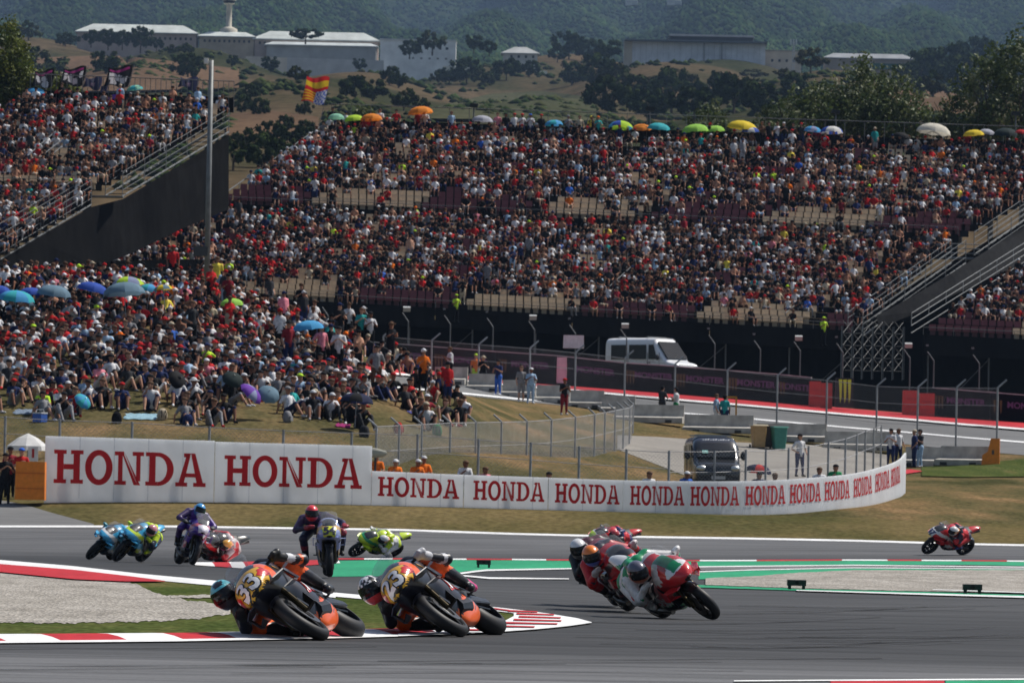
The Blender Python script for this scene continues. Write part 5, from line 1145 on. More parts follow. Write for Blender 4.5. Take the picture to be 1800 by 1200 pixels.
def motorcycle(name, label, mat, liv, plate=None, number=None, numcol=(.8, .8, .8), extra=None, steer=0.0):
    """built pointing along +x, upright, origin on the ground between the wheels"""
    root = empty(name, mat=mat, label=label, cat='motorcycle', group='racing motorcycles on the track')
    wheel_parts(root, .70, .305, .125, front=True); wheel_parts(root, -.71, .32, .20, front=False)
    D = (.015, .015, .017)
    mb = MB(); mb.loft(FAIR, 56, 3.0, fn=liv); fo = mb.build('fairing', 'gloss', root, True)
    bvh = BVHTree.FromPolygons([v[:] for v in mb.v], mb.f)
    MB().loft(TANK, 24, 2.3, fn=liv).build('fuel_tank', 'gloss', root, True)
    MB().loft(TAIL, 24, 2.4, fn=liv).build('tail_unit', 'gloss', root, True)
    MB((.02, .02, .022)).loft(spl([(-.18, .86, .92, .12), (-.35, .88, .965, .15), (-.52, .90, .99, .14)], 3), 16, 3).build('seat', 'rubber', root, True)
    # windscreen
    ws = MB((.2, .2, .2)); rr = []
    for x, z, w_, h in ((.80, .955, .13, .01), (.70, 1.03, .155, .05), (.58, 1.10, .165, .08), (.48, 1.15, .155, .09)):
        rr.append([Vector((x, w_ * math.cos(t), z + h * math.sin(t) * .6)) for t in np.linspace(0, pi, 11)])
    for a, b_ in zip(rr[:-1], rr[1:]): ws.add(a + b_, [(i, i + 1, 12 + i, 11 + i) for i in range(10)])
    ws.build('windscreen', 'screen_clear', fo, True)
    # nose intake, wings
    MB((.004, .004, .004)).ell((.965, 0, .75), (.05, .065, .032), 12, 6).build('air_intake', 'rubber', fo)
    for sg in (-1, 1):
        wc = liv(Vector((.8, sg * .2, .72)))
        MB(wc).prism([(.88, .13), (.66, .18), (.62, .29), (.74, .30), (.90, .20)], (0, 0, .012), (0, 0, .70), (1, 0, 0), (0, sg, 0)).build('winglet', 'gloss', fo)
        MB(wc).prism([(.80, .18), (.56, .21), (.50, .28), (.66, .28)], (0, 0, .012), (0, 0, .58), (1, 0, 0), (0, sg, 0)).build('winglet', 'gloss', fo)
        MB(wc).prism([(.66, .575), (.52, .575), (.60, .72), (.74, .72)], (0, .012 * sg, 0), (0, sg * .285, 0), (1, 0, 0), (0, 0, 1)).build('winglet_end', 'gloss', fo)
        fk = MB((.06, .045, .02)); fk.tube((.70, sg * .105, .31), (.46, sg * .105, .92), .028, .03, n=10); fk.build('fork_leg', 'metal', root)
        cl = MB((.03, .03, .03)); cl.box((.60, sg * .108, .40), (.09, .05, .13), Matrix.Rotation(.4, 3, 'Y')); cl.build('brake_caliper', 'metal', root)
        MB(D).tube((.47, sg * .10, .93), (.40, sg * .34, .90), .016, n=8).build('handlebar', 'rubber', root)
        MB((.1, .1, .105)).tube((-.22, sg * .15, .40), (-.26, sg * .27, .40), .013, n=6).build('footpeg', 'metal', root)
        # swingarm
        MB((.05, .05, .055)).loft([(-.20, .34, .46, .03, sg * .12), (-.45, .30, .42, .028, sg * .135), (-.73, .28, .36, .025, sg * .135)], 10, 3).build('swingarm', 'metal', root)
    # front fender, engine, radiator, exhaust
    fd = MB(liv(Vector((.7, .08, .6)))); rr = []
    for a in np.linspace(R(-38), R(75), 10): rr.append([Vector((.70 - math.sin(a) * (.325 + .0), .075 * c_, .305 + math.cos(a) * (.325) - abs(c_) ** 3 * .03)) for c_ in np.linspace(-1, 1, 7)])
    for a, b_ in zip(rr[:-1], rr[1:]): fd.add(a + b_, [(i, i + 1, 8 + i, 7 + i) for i in range(6)])
    fd.build('front_fender', 'gloss', root, True)
    MB((.025, .025, .027)).box((.33, 0, .52), (.05, .34, .34), Matrix.Rotation(-.25, 3, 'Y')).build('radiator', 'metal', root)
    MB((.045, .045, .05)).loft([(.25, .25, .6, .16), (0, .22, .7, .19), (-.22, .28, .62, .16)], 12, 4).build('engine', 'metal', root)
    MB((.13, .12, .11)).path([(-.1, -.10, .2), (-.35, -.15, .26), (-.50, -.17, .42)], .04, 10).tube((-.50, -.17, .42), (-.74, -.18, .60), .05, .055, n=12).build('exhaust', 'metal', root)
    MB((.09, .085, .08)).tube((-.55, .06, .86), (-.86, .07, .97), .035, .04, n=12).build('exhaust', 'metal', root)
    MB((.02, .02, .02)).box((-.885, 0, 1.03), (.03, .07, .04)).build('tail_light', 'plastic', root)
    MB(D).loft([(-.52, .60, .66, .10), (-.70, .62, .68, .11), (-.86, .56, .62, .10)], 10, 3).build('rear_hugger', 'gloss', root)
    for sg in (-1, 1):
        for (x0, z0) in ((.26, .66), (.14, .60), (.02, .54)): poly_decal(fo, bvh, [(-sg * a, b_) for a, b_ in ((-.035, -.06), (.0, -.06), (.05, .05), (.02, .055))][::-sg], (x0, sg * .6, z0), (0, -sg, 0), (0, 0, 1), (.004, .004, .005), .006, 'air_vent')
        poly_decal(fo, bvh, [(-sg * a, b_) for a, b_ in ((-.02, -.10), (.05, -.12), (.03, .02), (-.03, .04))][::-sg], (.44, sg * .6, .74), (0, -sg, 0), (0, 0, 1), (.006, .006, .007), .006, 'air_vent')
    MB((.02, .02, .02)).path([(-.70, .10, .39), (-.45, .10, .44), (-.20, .10, .43)], .014, 5).path([(-.70, .10, .25), (-.2, .10, .35)], .014, 5).build('chain', 'metal', root)
    MB((.02, .02, .021)).path([(.47, .09, .9), (.55, .12, .7), (.62, .11, .45)], .008, 5).path([(.47, -.09, .9), (.55, -.12, .7), (.62, -.11, .45)], .008, 5).build('brake_hose', 'rubber', root)
    if plate: poly_decal(fo, bvh, plate[1], (1.1, 0, .88), (-1, 0, -.35), (0, 0, 1), plate[0], .010, 'number_plate')
    if number: num_decal(fo, bvh, number, (1.1, 0, .885), (-1, 0, -.35), (0, 0, 1), .25 if number in ('33', '23') else .2, numcol, .022, .005 if number in ('33', '23') else .010)
    if extra: extra(root, fo, bvh)
    return root
# ---------- riders
def rider_caps(pose):
    c = []
    if pose == 'hang':   # hanging off to the right (-y)
        pel, che, nek = (-.32, -.16, .86), (.05, -.15, 1.02), (.22, -.21, 1.07); head = Vector((.42, -.27, 1.10))
        shl, shr = (.02, .08, 1.03), (.08, -.34, .98); ell_, elr = (.05, .37, .74), (.26, -.44, .78); hal, har = (.40, .30, .91), (.40, -.32, .88)
        kl, kr = (.06, .25, .78), (.06, -.40, .72); fl, fr_ = (-.28, .24, .44), (-.26, -.24, .46); hl, hr = (-.32, -.05, .84), (-.32, -.26, .83)
    elif pose == 'tuck':
        pel, che, nek = (-.36, -.04, .98), (.02, -.04, 1.16), (.16, -.05, 1.22); head = Vector((.30, -.06, 1.27))
        shl, shr = (.05, .16, 1.18), (.05, -.24, 1.18); ell_, elr = (.20, .40, .98), (.20, -.46, .98); hal, har = (.40, .30, .93), (.40, -.31, .92)
        kl, kr = (.06, .27, .80), (.05, -.33, .76); fl, fr_ = (-.28, .24, .44), (-.26, -.26, .42); hl, hr = (-.34, .06, .93), (-.34, -.13, .93)
    else:                # sitting up, braking, body moved to the right
        pel, che, nek = (-.40, -.20, .92), (-.06, -.26, 1.06), (.08, -.28, 1.12); head = Vector((.21, -.30, 1.17))
        shl, shr = (-.04, -.06, 1.11), (-.04, -.46, 1.06); ell_, elr = (.14, .26, .98), (.14, -.60, .86); hal, har = (.39, .30, .92), (.39, -.32, .92)
        kl, kr = (.04, .26, .80), (.0, -.46, .70); fl, fr_ = (-.28, .24, .44), (-.24, -.40, .30); hl, hr = (-.40, -.08, .90), (-.40, -.30, .89)
    V_ = Vector
    pel, che, nek = V_(pel), V_(che), V_(nek)
    # slots: 0 torso 1 upper arm 2 forearm 3 glove 4 thigh 5 shin 6 boot 7 back hump
    bel = pel.lerp(che, .5); side = (V_(shl) - V_(shr)) * .25
    c += [(pel - side * .6, pel + side * .6, .15, .15, 0), (pel, bel, .15, .155, 0), (bel - side * .4, che - side * .7, .13, .14, 0), (bel + side * .4, che + side * .7, .13, .14, 0), (che, nek, .13, .075, 7), (nek, head, .07, .07, 0), (che + V_((-.06, 0, .10)), nek + V_((-.05, 0, .07)), .07, .06, 7)]
    for s_, e, h, k, f, hp, sg in ((shl, ell_, hal, kl, fl, hl, 1), (shr, elr, har, kr, fr_, hr, -1)):
        s_, e, h, k, f, hp = map(V_, (s_, e, h, k, f, hp))
        c += [(che.lerp(s_, .4), s_, .12, .095, 1), (s_, e, .088, .066, 1), (e, e, .06, .06, 2), (e, h, .056, .040, 2), (h.lerp(e, .30), h.lerp(e, .1), .052, .05, 3)]
        hv = (h - e).normalized(); out = V_((0, sg, 0))
        c.append((h - out * .03, h + out * .04, .042, .042, 3))
        for q, (o_, ln) in enumerate(((-.035, .06), (-.012, .07), (.012, .068), (.034, .055))):   # four fingers curled over the grip
            b0 = h + out * o_ + hv * .035 + V_((0, 0, .018)); k1 = b0 + V_((.035, 0, -.006)); c += [(b0, k1, .012, .012, 3), (k1, k1 + V_((-.012, 0, -ln * .7)), .011, .009, 3)]
        c += [(h - out * .04 + V_((.005, 0, -.02)), h - out * .055 + V_((.05, 0, -.03)), .013, .010, 3)]                                                              # thumb under the grip
        c += [(hp, k, .115, .085, 4), (k, k, .088, .088, 4), (k, k.lerp(f, .4), .078, .078, 5), (k.lerp(f, .4), f, .075, .052, 6), (f, f + V_((.17, sg * .02, -.03)), .05, .042, 6), (f, f + V_((-.05, 0, -.01)), .048, .045, 6)]
    return c, head
RB = {}
for p_ in ('hang', 'tuck', 'up'):
    c, hd = rider_caps(p_); RB[p_] = (*body_from_caps('rider', c, 0.014, 0.45, 3), hd)
def helmet(parent, c, hcol, look, roll=0.0):
    """shell, visor and spoiler; look is the direction of the face in the bike's frame"""
    d = Vector(look).normalized(); q = d.to_track_quat('X', 'Z').to_matrix() @ Matrix.Rotation(roll, 3, 'X')
    def sh(p, nrm=None):
        return p
    rr = []; n = 26; nv = 18
    def surf(th, ph, k=1.0):
        x, y, z = math.cos(ph) * math.cos(th), math.cos(ph) * math.sin(th), math.sin(ph); k *= 1.07
        fx = .148 if x > 0 else .150; zz = .140 * z
        if z < 0: fx *= 1 + .06 * max(0, x); zz = .150 * z
        if x > .2 and z < -.2: fx *= 1.03
        if x < -.3 and -.2 < z < .6: fx *= 1 + .14 * (-x - .3)
        return Vector((fx * x, .118 * y, zz)) * k
    m_ = MB(); rings = []
    for k in range(nv + 1):
        ph = -pi / 2 * .72 + (pi / 2 + pi / 2 * .72) * k / nv * .998; rings.append([surf(2 * pi * i / n, ph) for i in range(n)])
    cols = MB()
    def fn(p): return hcol(p)
    m_.rings(rings, fn=fn); m_.v = [c + q @ v for v in m_.v]
    o = m_.build('helmet', 'gloss', parent, True)
    vs = MB((.02, .02, .02)); rg = []
    for k in range(7):
        ph = R(-20) + R(46) * k / 6; rg.append([surf(R(-78) + R(156) * i / 16, ph, 1.035) for i in range(17)])
    for a, b_ in zip(rg[:-1], rg[1:]): vs.add(a + b_, [(i, i + 1, 18 + i, 17 + i) for i in range(16)])
    vs.v = [c + q @ v for v in vs.v]; vs.build('visor', 'glass_dark', o, True)
    sp_ = MB(hcol(Vector((-.1, 0, .05)))); sp_.prism([(-.10, .04), (-.20, .055), (-.215, .03), (-.13, -.03)], (0, .12, 0), (0, -.06, 0), (1, 0, 0), (0, 0, 1)); sp_.v = [c + q @ v for v in sp_.v]; sp_.build('spoiler', 'gloss', o)
    return o
def rider(label, mat, pose, suit, hcol, mirror=False, look=(1, 0, -.1), roll=0.0, hoff=(0, 0, 0)):
    W, fs, sl, hd = RB[pose]; root = empty('motorcycle_rider', mat=mat, label=label, cat='rider', group='motorcycle riders')
    Wm = W.copy(); hd = hd.copy(); look = Vector(look)
    if mirror: Wm[:, 1] *= -1; fs = [tuple(reversed(f)) for f in fs]; hd.y *= -1; look.y *= -1; roll = -roll
    cen = np.array([Wm[list(f)].mean(0) for f in fs]); cols = [suit(int(s_), Vector(p)) for s_, p in zip(sl, cen)]
    mesh_np('body', Wm.tolist(), fs, 'leather', root, True, cols=cols)
    helmet(root, hd + Vector(hoff), hcol, look, roll); return root
def bike_mat(px, py, ahead, lean, lift=0.03, dz=0):
    """ahead: heading in degrees, 0 = straight at the camera, positive = towards image left; lean positive = towards its right"""
    q = GP(px, py); return Matrix.Translation(q + Vector((0, 0, lift + dz))) @ Matrix.Rotation(R(-90 - ahead), 4, 'Z') @ Matrix.Rotation(R(lean), 4, 'X') @ Matrix.Scale(0.96, 4)
def side_word(txt, col, size=.2, x=.02, z=.52):
    def f(root, fo, bvh):
        for sg in (-1, 1): num_decal(fo, bvh, txt, (x, sg * .6, z), (0, -sg, 0), (0, 0, 1), size, col, .01, .006, 'lettering')
    return f
K_ = (.012, .013, .02); OR = (.85, .12, .015); YE = (.72, .40, .03); WH = (.75, .75, .75); RD = (.55, .02, .025)
def liv_orange(p):
    x, y, z = p.x, abs(p.y), p.z
    if x > .30 and z < .70 and y < .13: return K_
    if x < -.5: return OR if z > 1.02 else K_
    if x < .30 and z < .33 + .07 * math.sin(x * 9 + 1): return K_ if (x * 1.0 + z * 1.9) % .17 < .03 and z > .24 else OR
    if x < .30 and z > .55 and (x * .8 - z) % .23 < .02 and y > .1: return OR
    if .60 < x < .76 and y > .15 and z > .72: return OR
    if x > .28 and x < .40 and y > .19 and z > .72: return (.03, .03, .04)
    return K_
PLATE = [(-.17, -.15), (-.06, -.19), (.06, -.19), (.17, -.15), (.20, .0), (.17, .13), (.06, .18), (-.06, .18), (-.17, .13), (-.20, .0)]
def bull(s_): return [(s_ * x, y) for x, y in ((.0, -.01), (.05, .03), (.045, .065), (.10, .075), (.13, .03), (.115, -.03), (.13, -.07), (.09, -.05), (.055, -.06), (.03, -.05))]
def ktm_extra(num):
    def f(root, fo, bvh):
        num_decal(fo, bvh, num, (1.1, 0, .885), (-1, 0, -.35), (0, 0, 1), .25, (.008, .008, .01), .016, .015, 'number_outline')
        for sg in (-1, 1):
            poly_decal(fo, bvh, [(sg * .125 + x * .55, y * .8 + .01) for x, y in bull(sg)] if sg > 0 else [(sg * .125 + x * .55, y * .8 + .01) for x, y in reversed(bull(sg))], (1.1, 0, .90), (-1, 0, -.35), (0, 0, 1), RD, .014, 'bull_emblem')
            dr = (0, -sg, 0)
            num_decal(fo, bvh, 'KTM', (.02, sg * .6, .56), dr, (0, 0, 1), .25, RD, .008, .022, 'lettering'); num_decal(fo, bvh, 'KTM', (.02, sg * .6, .56), dr, (0, 0, 1), .25, WH, .013, .004, 'lettering')
            poly_decal(fo, bvh, [(-.16, -.02), (-.05, .10), (.10, .12), (.12, .04), (.02, -.02), (-.04, -.12)], (.36, sg * .6, .86), dr, (0, 0, 1), YE, .006, 'decal')
            poly_decal(fo, bvh, [(sg * .9 * x - .03, y * .8 + .03) for x, y in (bull(1) if sg > 0 else list(reversed(bull(1))))], (.36, sg * .6, .86), dr, (0, 0, 1), RD, .012, 'bull_emblem')
    return f
def suit_orange(s_, p):
    if s_ == 3: return (.02, .02, .02)
    if s_ == 6: return (.02, .02, .022)
    if s_ == 2: return (.62, .62, .64) if .20 < p.x < .31 and p.y > 0 else OR if p.x < .13 and p.y > 0 else K_
    if s_ == 1: return OR if .20 < abs(p.y) < .30 else K_
    if s_ == 4: return (.65, .63, .63) if p.x > -.08 and p.z > .82 else OR if p.x > -.2 else K_
    if s_ == 5: return OR if p.z > .66 else K_
    if s_ == 7: return (.05, .05, .06)
    return K_
def suit_23(s_, p):
    if s_ == 3: return (.5, .5, .52) if p.y > 0 else (.02, .02, .02)
    if s_ == 6: return (.55, .03, .18) if p.y > 0 and p.x < -.2 else (.02, .02, .022)
    if s_ == 2: return K_ if p.x > .15 else (.5, .5, .52)
    return suit_orange(s_, p)
def hel33(p):
    if p.x > .05 and abs(p.y) < .05 and p.z > .10: return (.02, .02, .02)
    if p.z > .055: return (.10, .45, .52)
    if p.z > .005: return (.03, .48, .12) if p.x > -.06 else (.7, .12, .02)
    if p.x < -.03: return (.6, .25, .03) if p.z > -.05 else RD
    return (.03, .03, .035)
def hel23(p):
    f = math.sin(p.x * 75 + p.y * 40) * math.sin(p.y * 80 - p.z * 55)
    if p.z > .0 and p.x > -.07: return (.75, .75, .75) if f > 0 else (.02, .02, .02)
    if p.x < -.04 and p.z > -.03: return (.75, .33, .03)
    return (.04, .05, .10) if p.z > -.07 else (.55, .05, .05)
def plain_h(a, b_, c=None):
    return lambda p: a if p.z > .06 else (b_ if p.z > -.02 or c is None else c)
def two(a, b_, num=None, low=None, tail=None):
    def f(p):
        if low and p.z < .34: return low
        if p.x > .5 and p.z > .93 and abs(p.y) < .12: return (.02, .02, .024)
        if p.x < .3 and p.x > -.45 and abs(p.z - (.40 + .28 * p.x)) < .012: return (.7, .7, .7)
        if p.x < .2 and p.z < .30 and math.sin(p.x * 30) > .5: return (.02, .02, .024)
        if p.x > .30 and p.z < .68 and abs(p.y) < .13: return (.012, .012, .014)
        if p.x < -.5: return tail or a
        if abs(p.z - (.62 + .35 * p.x)) < .055: return b_
        if p.x < .34 and p.x > .1 and p.z < .5 and p.z > .36: return b_
        return a
    return f
def liv_green(p):
    x, y, z = p.x, abs(p.y), p.z
    if x > .30 and z < .68 and y < .13: return (.012, .012, .014)
    if x < -.5: return GN_ if z < 1.0 else (.7, .7, .7)
    if z < .36 + .12 * x: return GN_
    if z < .66 + .25 * x: return RD if z > .40 + .2 * x else (.72, .72, .72)
    if x > .6 and z < .80: return RD
    if x > .45 and y < .08 and z > .9: return GN_
    return (.72, .72, .72) if math.sin(x * 16 + z * 6) > -.55 else RD
GN_ = (.015, .25, .10)
def suitf(a, b_, g=(.02, .02, .02), boot=(.02, .02, .02), c=None):
    def f(s_, p):
        if s_ == 3: return g
        if s_ == 6: return boot
        if s_ == 7: return b_
        if s_ == 1: return b_ if math.sin(p.x * 18 + p.y * 12) > .2 else a
        if s_ in (4, 5): return (c or b_) if math.sin(p.z * 16 + p.x * 9) > .45 else a
        return a if math.sin(p.x * 14) < .6 else b_
    return f
CY, LI, PU, GN, NV = (.05, .36, .62), (.55, .72, .03), (.07, .02, .28), (.015, .25, .10), (.02, .03, .12)
SB = (.30, .36, .62)
NPL = [(-.10, -.09), (.10, -.09), (.13, .08), (0, .12), (-.13, .08)]
bikes = [
 # label, px, py, ahead, lean, livery, plate col, number, numcol, pose, mirror, suit, helmet, rider label, look, roll
 ('black and orange motorcycle with yellow nose plate numbered 33, leading', 606, 1124, 12, 57, liv_orange, YE, '33', WH, 'hang', 0, suit_orange, hel33, 'rider 33 in black and orange leathers with turquoise and green helmet', (1, .12, -.22), R(-22), ktm_extra('33')),
 ('black and orange motorcycle with yellow nose plate numbered 23', 852, 1118, 15, 55, liv_orange, YE, '23', WH, 'hang', 0, suit_23, hel23, 'rider 23 in black and orange leathers with black and white patterned helmet', (1, .12, -.22), R(-22), ktm_extra('23')),
 ('green, white and red motorcycle at the front of the right-hand pack', 1216, 1088, -24, 46, liv_green, None, None, WH, 'hang', 0, suitf((.7, .7, .7), GN, (.6, .6, .6), (.6, .6, .6), RD), plain_h((.10, .10, .14), (.03, .03, .04), (.35, .1, .05)), 'rider in white, green and red leathers with dark helmet at the front of the pack', (1, -.1, -.2), R(-20), side_word('Castrol', WH, .15, .06, .5)),
 ('red motorcycle in the middle of the right-hand pack', 1132, 1077, -12, 35, two(RD, (.02, .02, .02)), None, None, WH, 'hang', 0, suitf(RD, (.03, .03, .05), (.5, .45, .45)), plain_h((.80, .20, .02), (.72, .18, .02), (.10, .15, .5)), 'rider in red leathers with orange helmet in the middle of the pack', (1, -.1, -.2), R(-15), None),
 ('dark red motorcycle rearmost in the right-hand pack', 1104, 1068, -8, 31, two((.25, .02, .03), (.02, .02, .02)), None, None, WH, 'hang', 0, suitf((.02, .02, .025), (.10, .01, .02)), plain_h((.68, .68, .68), (.66, .66, .66), (.1, .1, .1)), 'rider in black leathers with white helmet rearmost in the pack', (1, -.1, -.2), R(-15), None),
 ('light blue and gold motorcycle with a yellow numbered nose, upright', 578, 1016, -3, 2, two(SB, (.55, .33, .10), low=(.05, .06, .15)), (.66, .7, .05), '54', (.03, .03, .05), 'up', 0, suitf((.02, .02, .05), (.05, .03, .08), (.3, .03, .04), c=(.25, .03, .05)), plain_h((.70, .04, .05), (.4, .4, .42), (.55, .03, .04)), 'rider in dark navy leathers with red helmet sitting up behind the light blue fairing', (1, .1, -.15), 0, None),
 ('purple and black motorcycle with white nose number and red patches', 325, 994, -16, -14, two(PU, (.55, .12, .15), low=(.02, .02, .03)), (.62, .6, .68), None, PU, 'tuck', 0, suitf((.04, .02, .10), (.10, .04, .28)), plain_h((.06, .30, .62), (.08, .36, .66), (.04, .15, .4)), 'rider in purple and black leathers with bright blue helmet', (1, .25, -.1), 0, None),
 ('black and red motorcycle hidden behind the purple motorcycle', 352, 989, 32, -54, two((.02, .02, .02), RD), None, None, WH, 'hang', 1, suitf((.5, .04, .05), (.55, .5, .5), c=(.02, .02, .02)), plain_h((.65, .32, .05), (.6, .15, .06), (.3, .05, .2)), 'rider in red and white leathers with orange helmet low behind the purple motorcycle', (1, 0, -.2), 0, None),
 ('sky blue motorcycle with lime trim, second from left', 222, 988, 20, -34, two(CY, LI, low=(.02, .08, .14)), None, None, WH, 'hang', 1, suitf((.02, .03, .06), LI, LI, LI, CY), plain_h((.55, .22, .25), (.12, .35, .62), (.5, .15, .2)), 'rider in black, lime and blue leathers with pink and blue helmet', (1, .1, -.1), 0, None),
 ('sky blue motorcycle furthest left, partly hidden by the other blue one', 172, 984, 18, -40, two(CY, (.65, .65, .65), low=(.02, .08, .14)), None, None, WH, 'hang', 1, suitf((.02, .03, .06), CY, (.05, .25, .3), LI, LI), plain_h((.05, .30, .40), (.4, .6, .05), (.02, .2, .3)), 'rider in blue and lime leathers furthest left, head behind the fairing', (1, .1, -.1), 0, None),
 ('fluorescent yellow motorcycle leaning on the far side of the green run-off', 650, 979, 46, -50, two(LI, (.02, .30, .12), low=LI), None, None, WH, 'hang', 1, suitf((.7, .7, .7), LI, (.5, .5, .5), LI, (.7, .7, .7)), plain_h((.65, .65, .65), (.6, .25, .08), (.1, .4, .2)), 'rider in white and fluorescent yellow leathers with white helmet', (1, 0, -.1), 0, None),
 ('red motorcycle with lime number on the far track behind the pack', 1060, 980, 48, -40, two(RD, (.65, .65, .65)), (.5, .7, .05), None, WH, 'hang', 1, suitf(RD, NV, (.02, .02, .02), c=LI), plain_h((.5, .05, .06), (.05, .05, .12), (.02, .02, .03)), 'rider in red and navy leathers on the far track behind the pack', (1, 0, -.1), 0, None),
 ('red motorcycle alone on the far track at the right', 1658, 975, 52, -38, two(RD, (.65, .65, .65), low=(.03, .03, .05)), (.75, .75, .75), '37', NV, 'hang', 1, suitf(RD, (.03, .03, .05), (.02, .02, .02), (.05, .08, .3)), plain_h((.7, .68, .66), (.65, .3, .1), (.6, .6, .6)), 'rider in red and black leathers with white helmet alone at the right', (1, 0, -.1), 0, None)]
for (lb, px, py, ah, ln, lv, pc, num, nc_, pose, mir, suit, hc, rl, look, roll, ex) in bikes:
    M_ = bike_mat(px, py, ah, ln)
    motorcycle('racing_motorcycle', lb, M_, lv, (pc, PLATE if num in ('33', '23') else NPL) if pc else None, num, nc_, ex)
    rider(rl, M_, pose, suit, hc, bool(mir), look, roll)
# ================================================================== VEHICLES AND PROPS
def van(label, loc, rz, body_c, roof_c, w_=2.0, l=5.6, h=2.5, text=None):
    """nose along -y at y=0, origin on the ground under the nose"""
    root = empty('van', loc, rz, label, 'van'); hw = w_ / 2
    secs = [(0.0, .45, .95, hw * .90), (.18, .35, 1.12, hw * .96), (.75, .32, 1.28, hw), (1.35, .32, 1.9, hw * .99), (1.75, .32, h * .97, hw * .97), (2.1, .32, h, hw * .96), (l - .2, .32, h, hw * .96), (l, .40, h * .97, hw * .94)]
    b_ = MB(body_c); b_.loft(spl(secs, 4), 28, 6.0, fn=lambda p: roof_c if p.z > h * .9 else body_c); b_.v = [Vector((v.y, v.x, v.z)) for v in b_.v]; b_.f = [list(reversed(f)) for f in b_.f]
    bo_ = b_.build('body', 'gloss', root, True)
    g_ = (.01, .012, .014)
    ws = MB(g_); ws.add([(-hw * .84, .80, 1.33), (hw * .84, .80, 1.33), (hw * .80, 1.60, h * .90), (-hw * .80, 1.60, h * .90), (-hw * .84, .86, 1.30), (hw * .84, .86, 1.30), (hw * .80, 1.66, h * .87), (-hw * .80, 1.66, h * .87)], [(0, 1, 2, 3), (7, 6, 5, 4), (0, 4, 5, 1), (1, 5, 6, 2), (2, 6, 7, 3), (3, 7, 4, 0)]); ws.v = [v + Vector((0, -.06, .03)) for v in ws.v]; ws.build('windscreen', 'glass_dark', root)
    for sg in (-1, 1):
        for y0, y1 in ((1.3, 2.1), (2.3, 3.6), (3.8, l - .4)):
            MB(g_).prism([(y0 + .15 * (y0 < 2), 1.32), (y1, 1.32), (y1, h * .84), (y0 + (.45 if y0 < 2 else 0), h * .84)], (sg * .03, 0, 0), (sg * (hw * .985), 0, 0), (0, 1, 0), (0, 0, 1)).build('side_window', 'glass_dark', root)
        MB((.02, .02, .022)).ell((sg * (hw + .18), 1.25, 1.42), (.12, .08, .17), 10, 6).tube((sg * hw * .95, 1.3, 1.35), (sg * (hw + .12), 1.26, 1.38), .03, n=6).build('wing_mirror', 'plastic', root)
        hl = MB((.6, .62, .62)); hl.ell((sg * hw * .72, .06, .92), (.20, .10, .12), 12, 6); hl.build('headlight', 'metal', root, True)
        for y in (1.0, l - 1.1):
            wl = empty('wheel', (sg * (hw - .12), y, .34)); wl.parent = root
            MB((.012, .012, .013)).lathe([(.20, -.11), (.31, -.11), (.34, -.07), (.34, .07), (.31, .11), (.20, .11)], 'x', (0, 0, 0), 24, closed=True).build('tyre', 'rubber', wl, True)
            MB((.3, .3, .31)).lathe([(.02, sg * .09), (.20, sg * .10), (.20, sg * .05), (.02, sg * .03)], 'x', (0, 0, 0), 18, closed=True).build('rim', 'metal', wl)
    for sg in (-1, 1):
        MB((.03, .03, .032)).prism([(1.6, .42), (l - .2, .42), (l - .2, .62), (1.6, .62)], (sg * .03, 0, 0), (sg * hw * .975, 0, 0), (0, 1, 0), (0, 0, 1)).build('side_trim', 'plastic', root)
        for yv_ in (1.28, 2.2, 3.7): MB((.02, .02, .02)).box((sg * hw * .985, yv_, 1.1), (.02, .02, 1.2)).build('door_seam', 'plastic', root)
        MB((.03, .03, .03)).box((sg * (hw + .005), 2.05, 1.12), (.04, .18, .05)).build('door_handle', 'plastic', root)
    for yv_ in (2.4, l - .8): MB((.3, .3, .3)).box((0, yv_, h + .04), (w_ * .8, .06, .05)).build('roof_bar', 'metal', root)
    MB((.015, .015, .016)).box((0, .02, .50), (w_ * .86, .14, .26)).build('bumper', 'plastic', root)
    gr = MB((.25, .25, .26))
    for z in (.80, .88, .96, 1.04): gr.box((0, .03 + (z - .8) * .25, z), (w_ * .5, .05, .022))
    gr.build('grille', 'metal', root)
    MB((.5, .5, .5)).box((0, -.065, .58), (.52, .03, .12)).build('number_plate', 'plastic', root)
    for sg in (-.3, .35): MB((.015, .015, .015)).tube((sg, .70, 1.36), (sg + .5, .95, 1.62), .012, n=5).build('wiper', 'plastic', root)
    return root
q = P(1262, 867, 212); q.z = GZ(q.x, q.y) + .02
v1 = van('black van parked nose-on in the service yard behind the low wall', q, 0.06, (.012, .013, .016), (.016, .018, .03), 1.75, 5.0, 2.15)
m_ = MB((.7, .7, .7))
for i in range(11):
    x = -.5 + i * .095; hgt = .05 + .03 * ((i * 7) % 3); m_.add([(x, 1.35, 1.95), (x + .06, 1.35, 1.95), (x + .085, 1.35 + hgt * .4, 1.95 + hgt * .5), (x + .03, 1.35 + hgt * .4, 1.95 + hgt * .5)], [(0, 1, 2, 3)])
m_.v = [v + Vector((0, -.03, .04)) for v in m_.v]; m_.build('lettering', 'plastic', v1)
MB((.25, .55, .5)).box((-.42, .92, 1.55), (.22, .01, .16), Matrix.Rotation(-.9, 3, 'X')).build('windscreen_sticker', 'plastic', v1)
q = P(1208, 664, 322); q.z = P(1208, 668, 322).z - .15
van('white and grey van behind the black banner barrier', q, 0.80, (.80, .81, .82), (.85, .85, .85), 2.0, 5.4, 2.55)
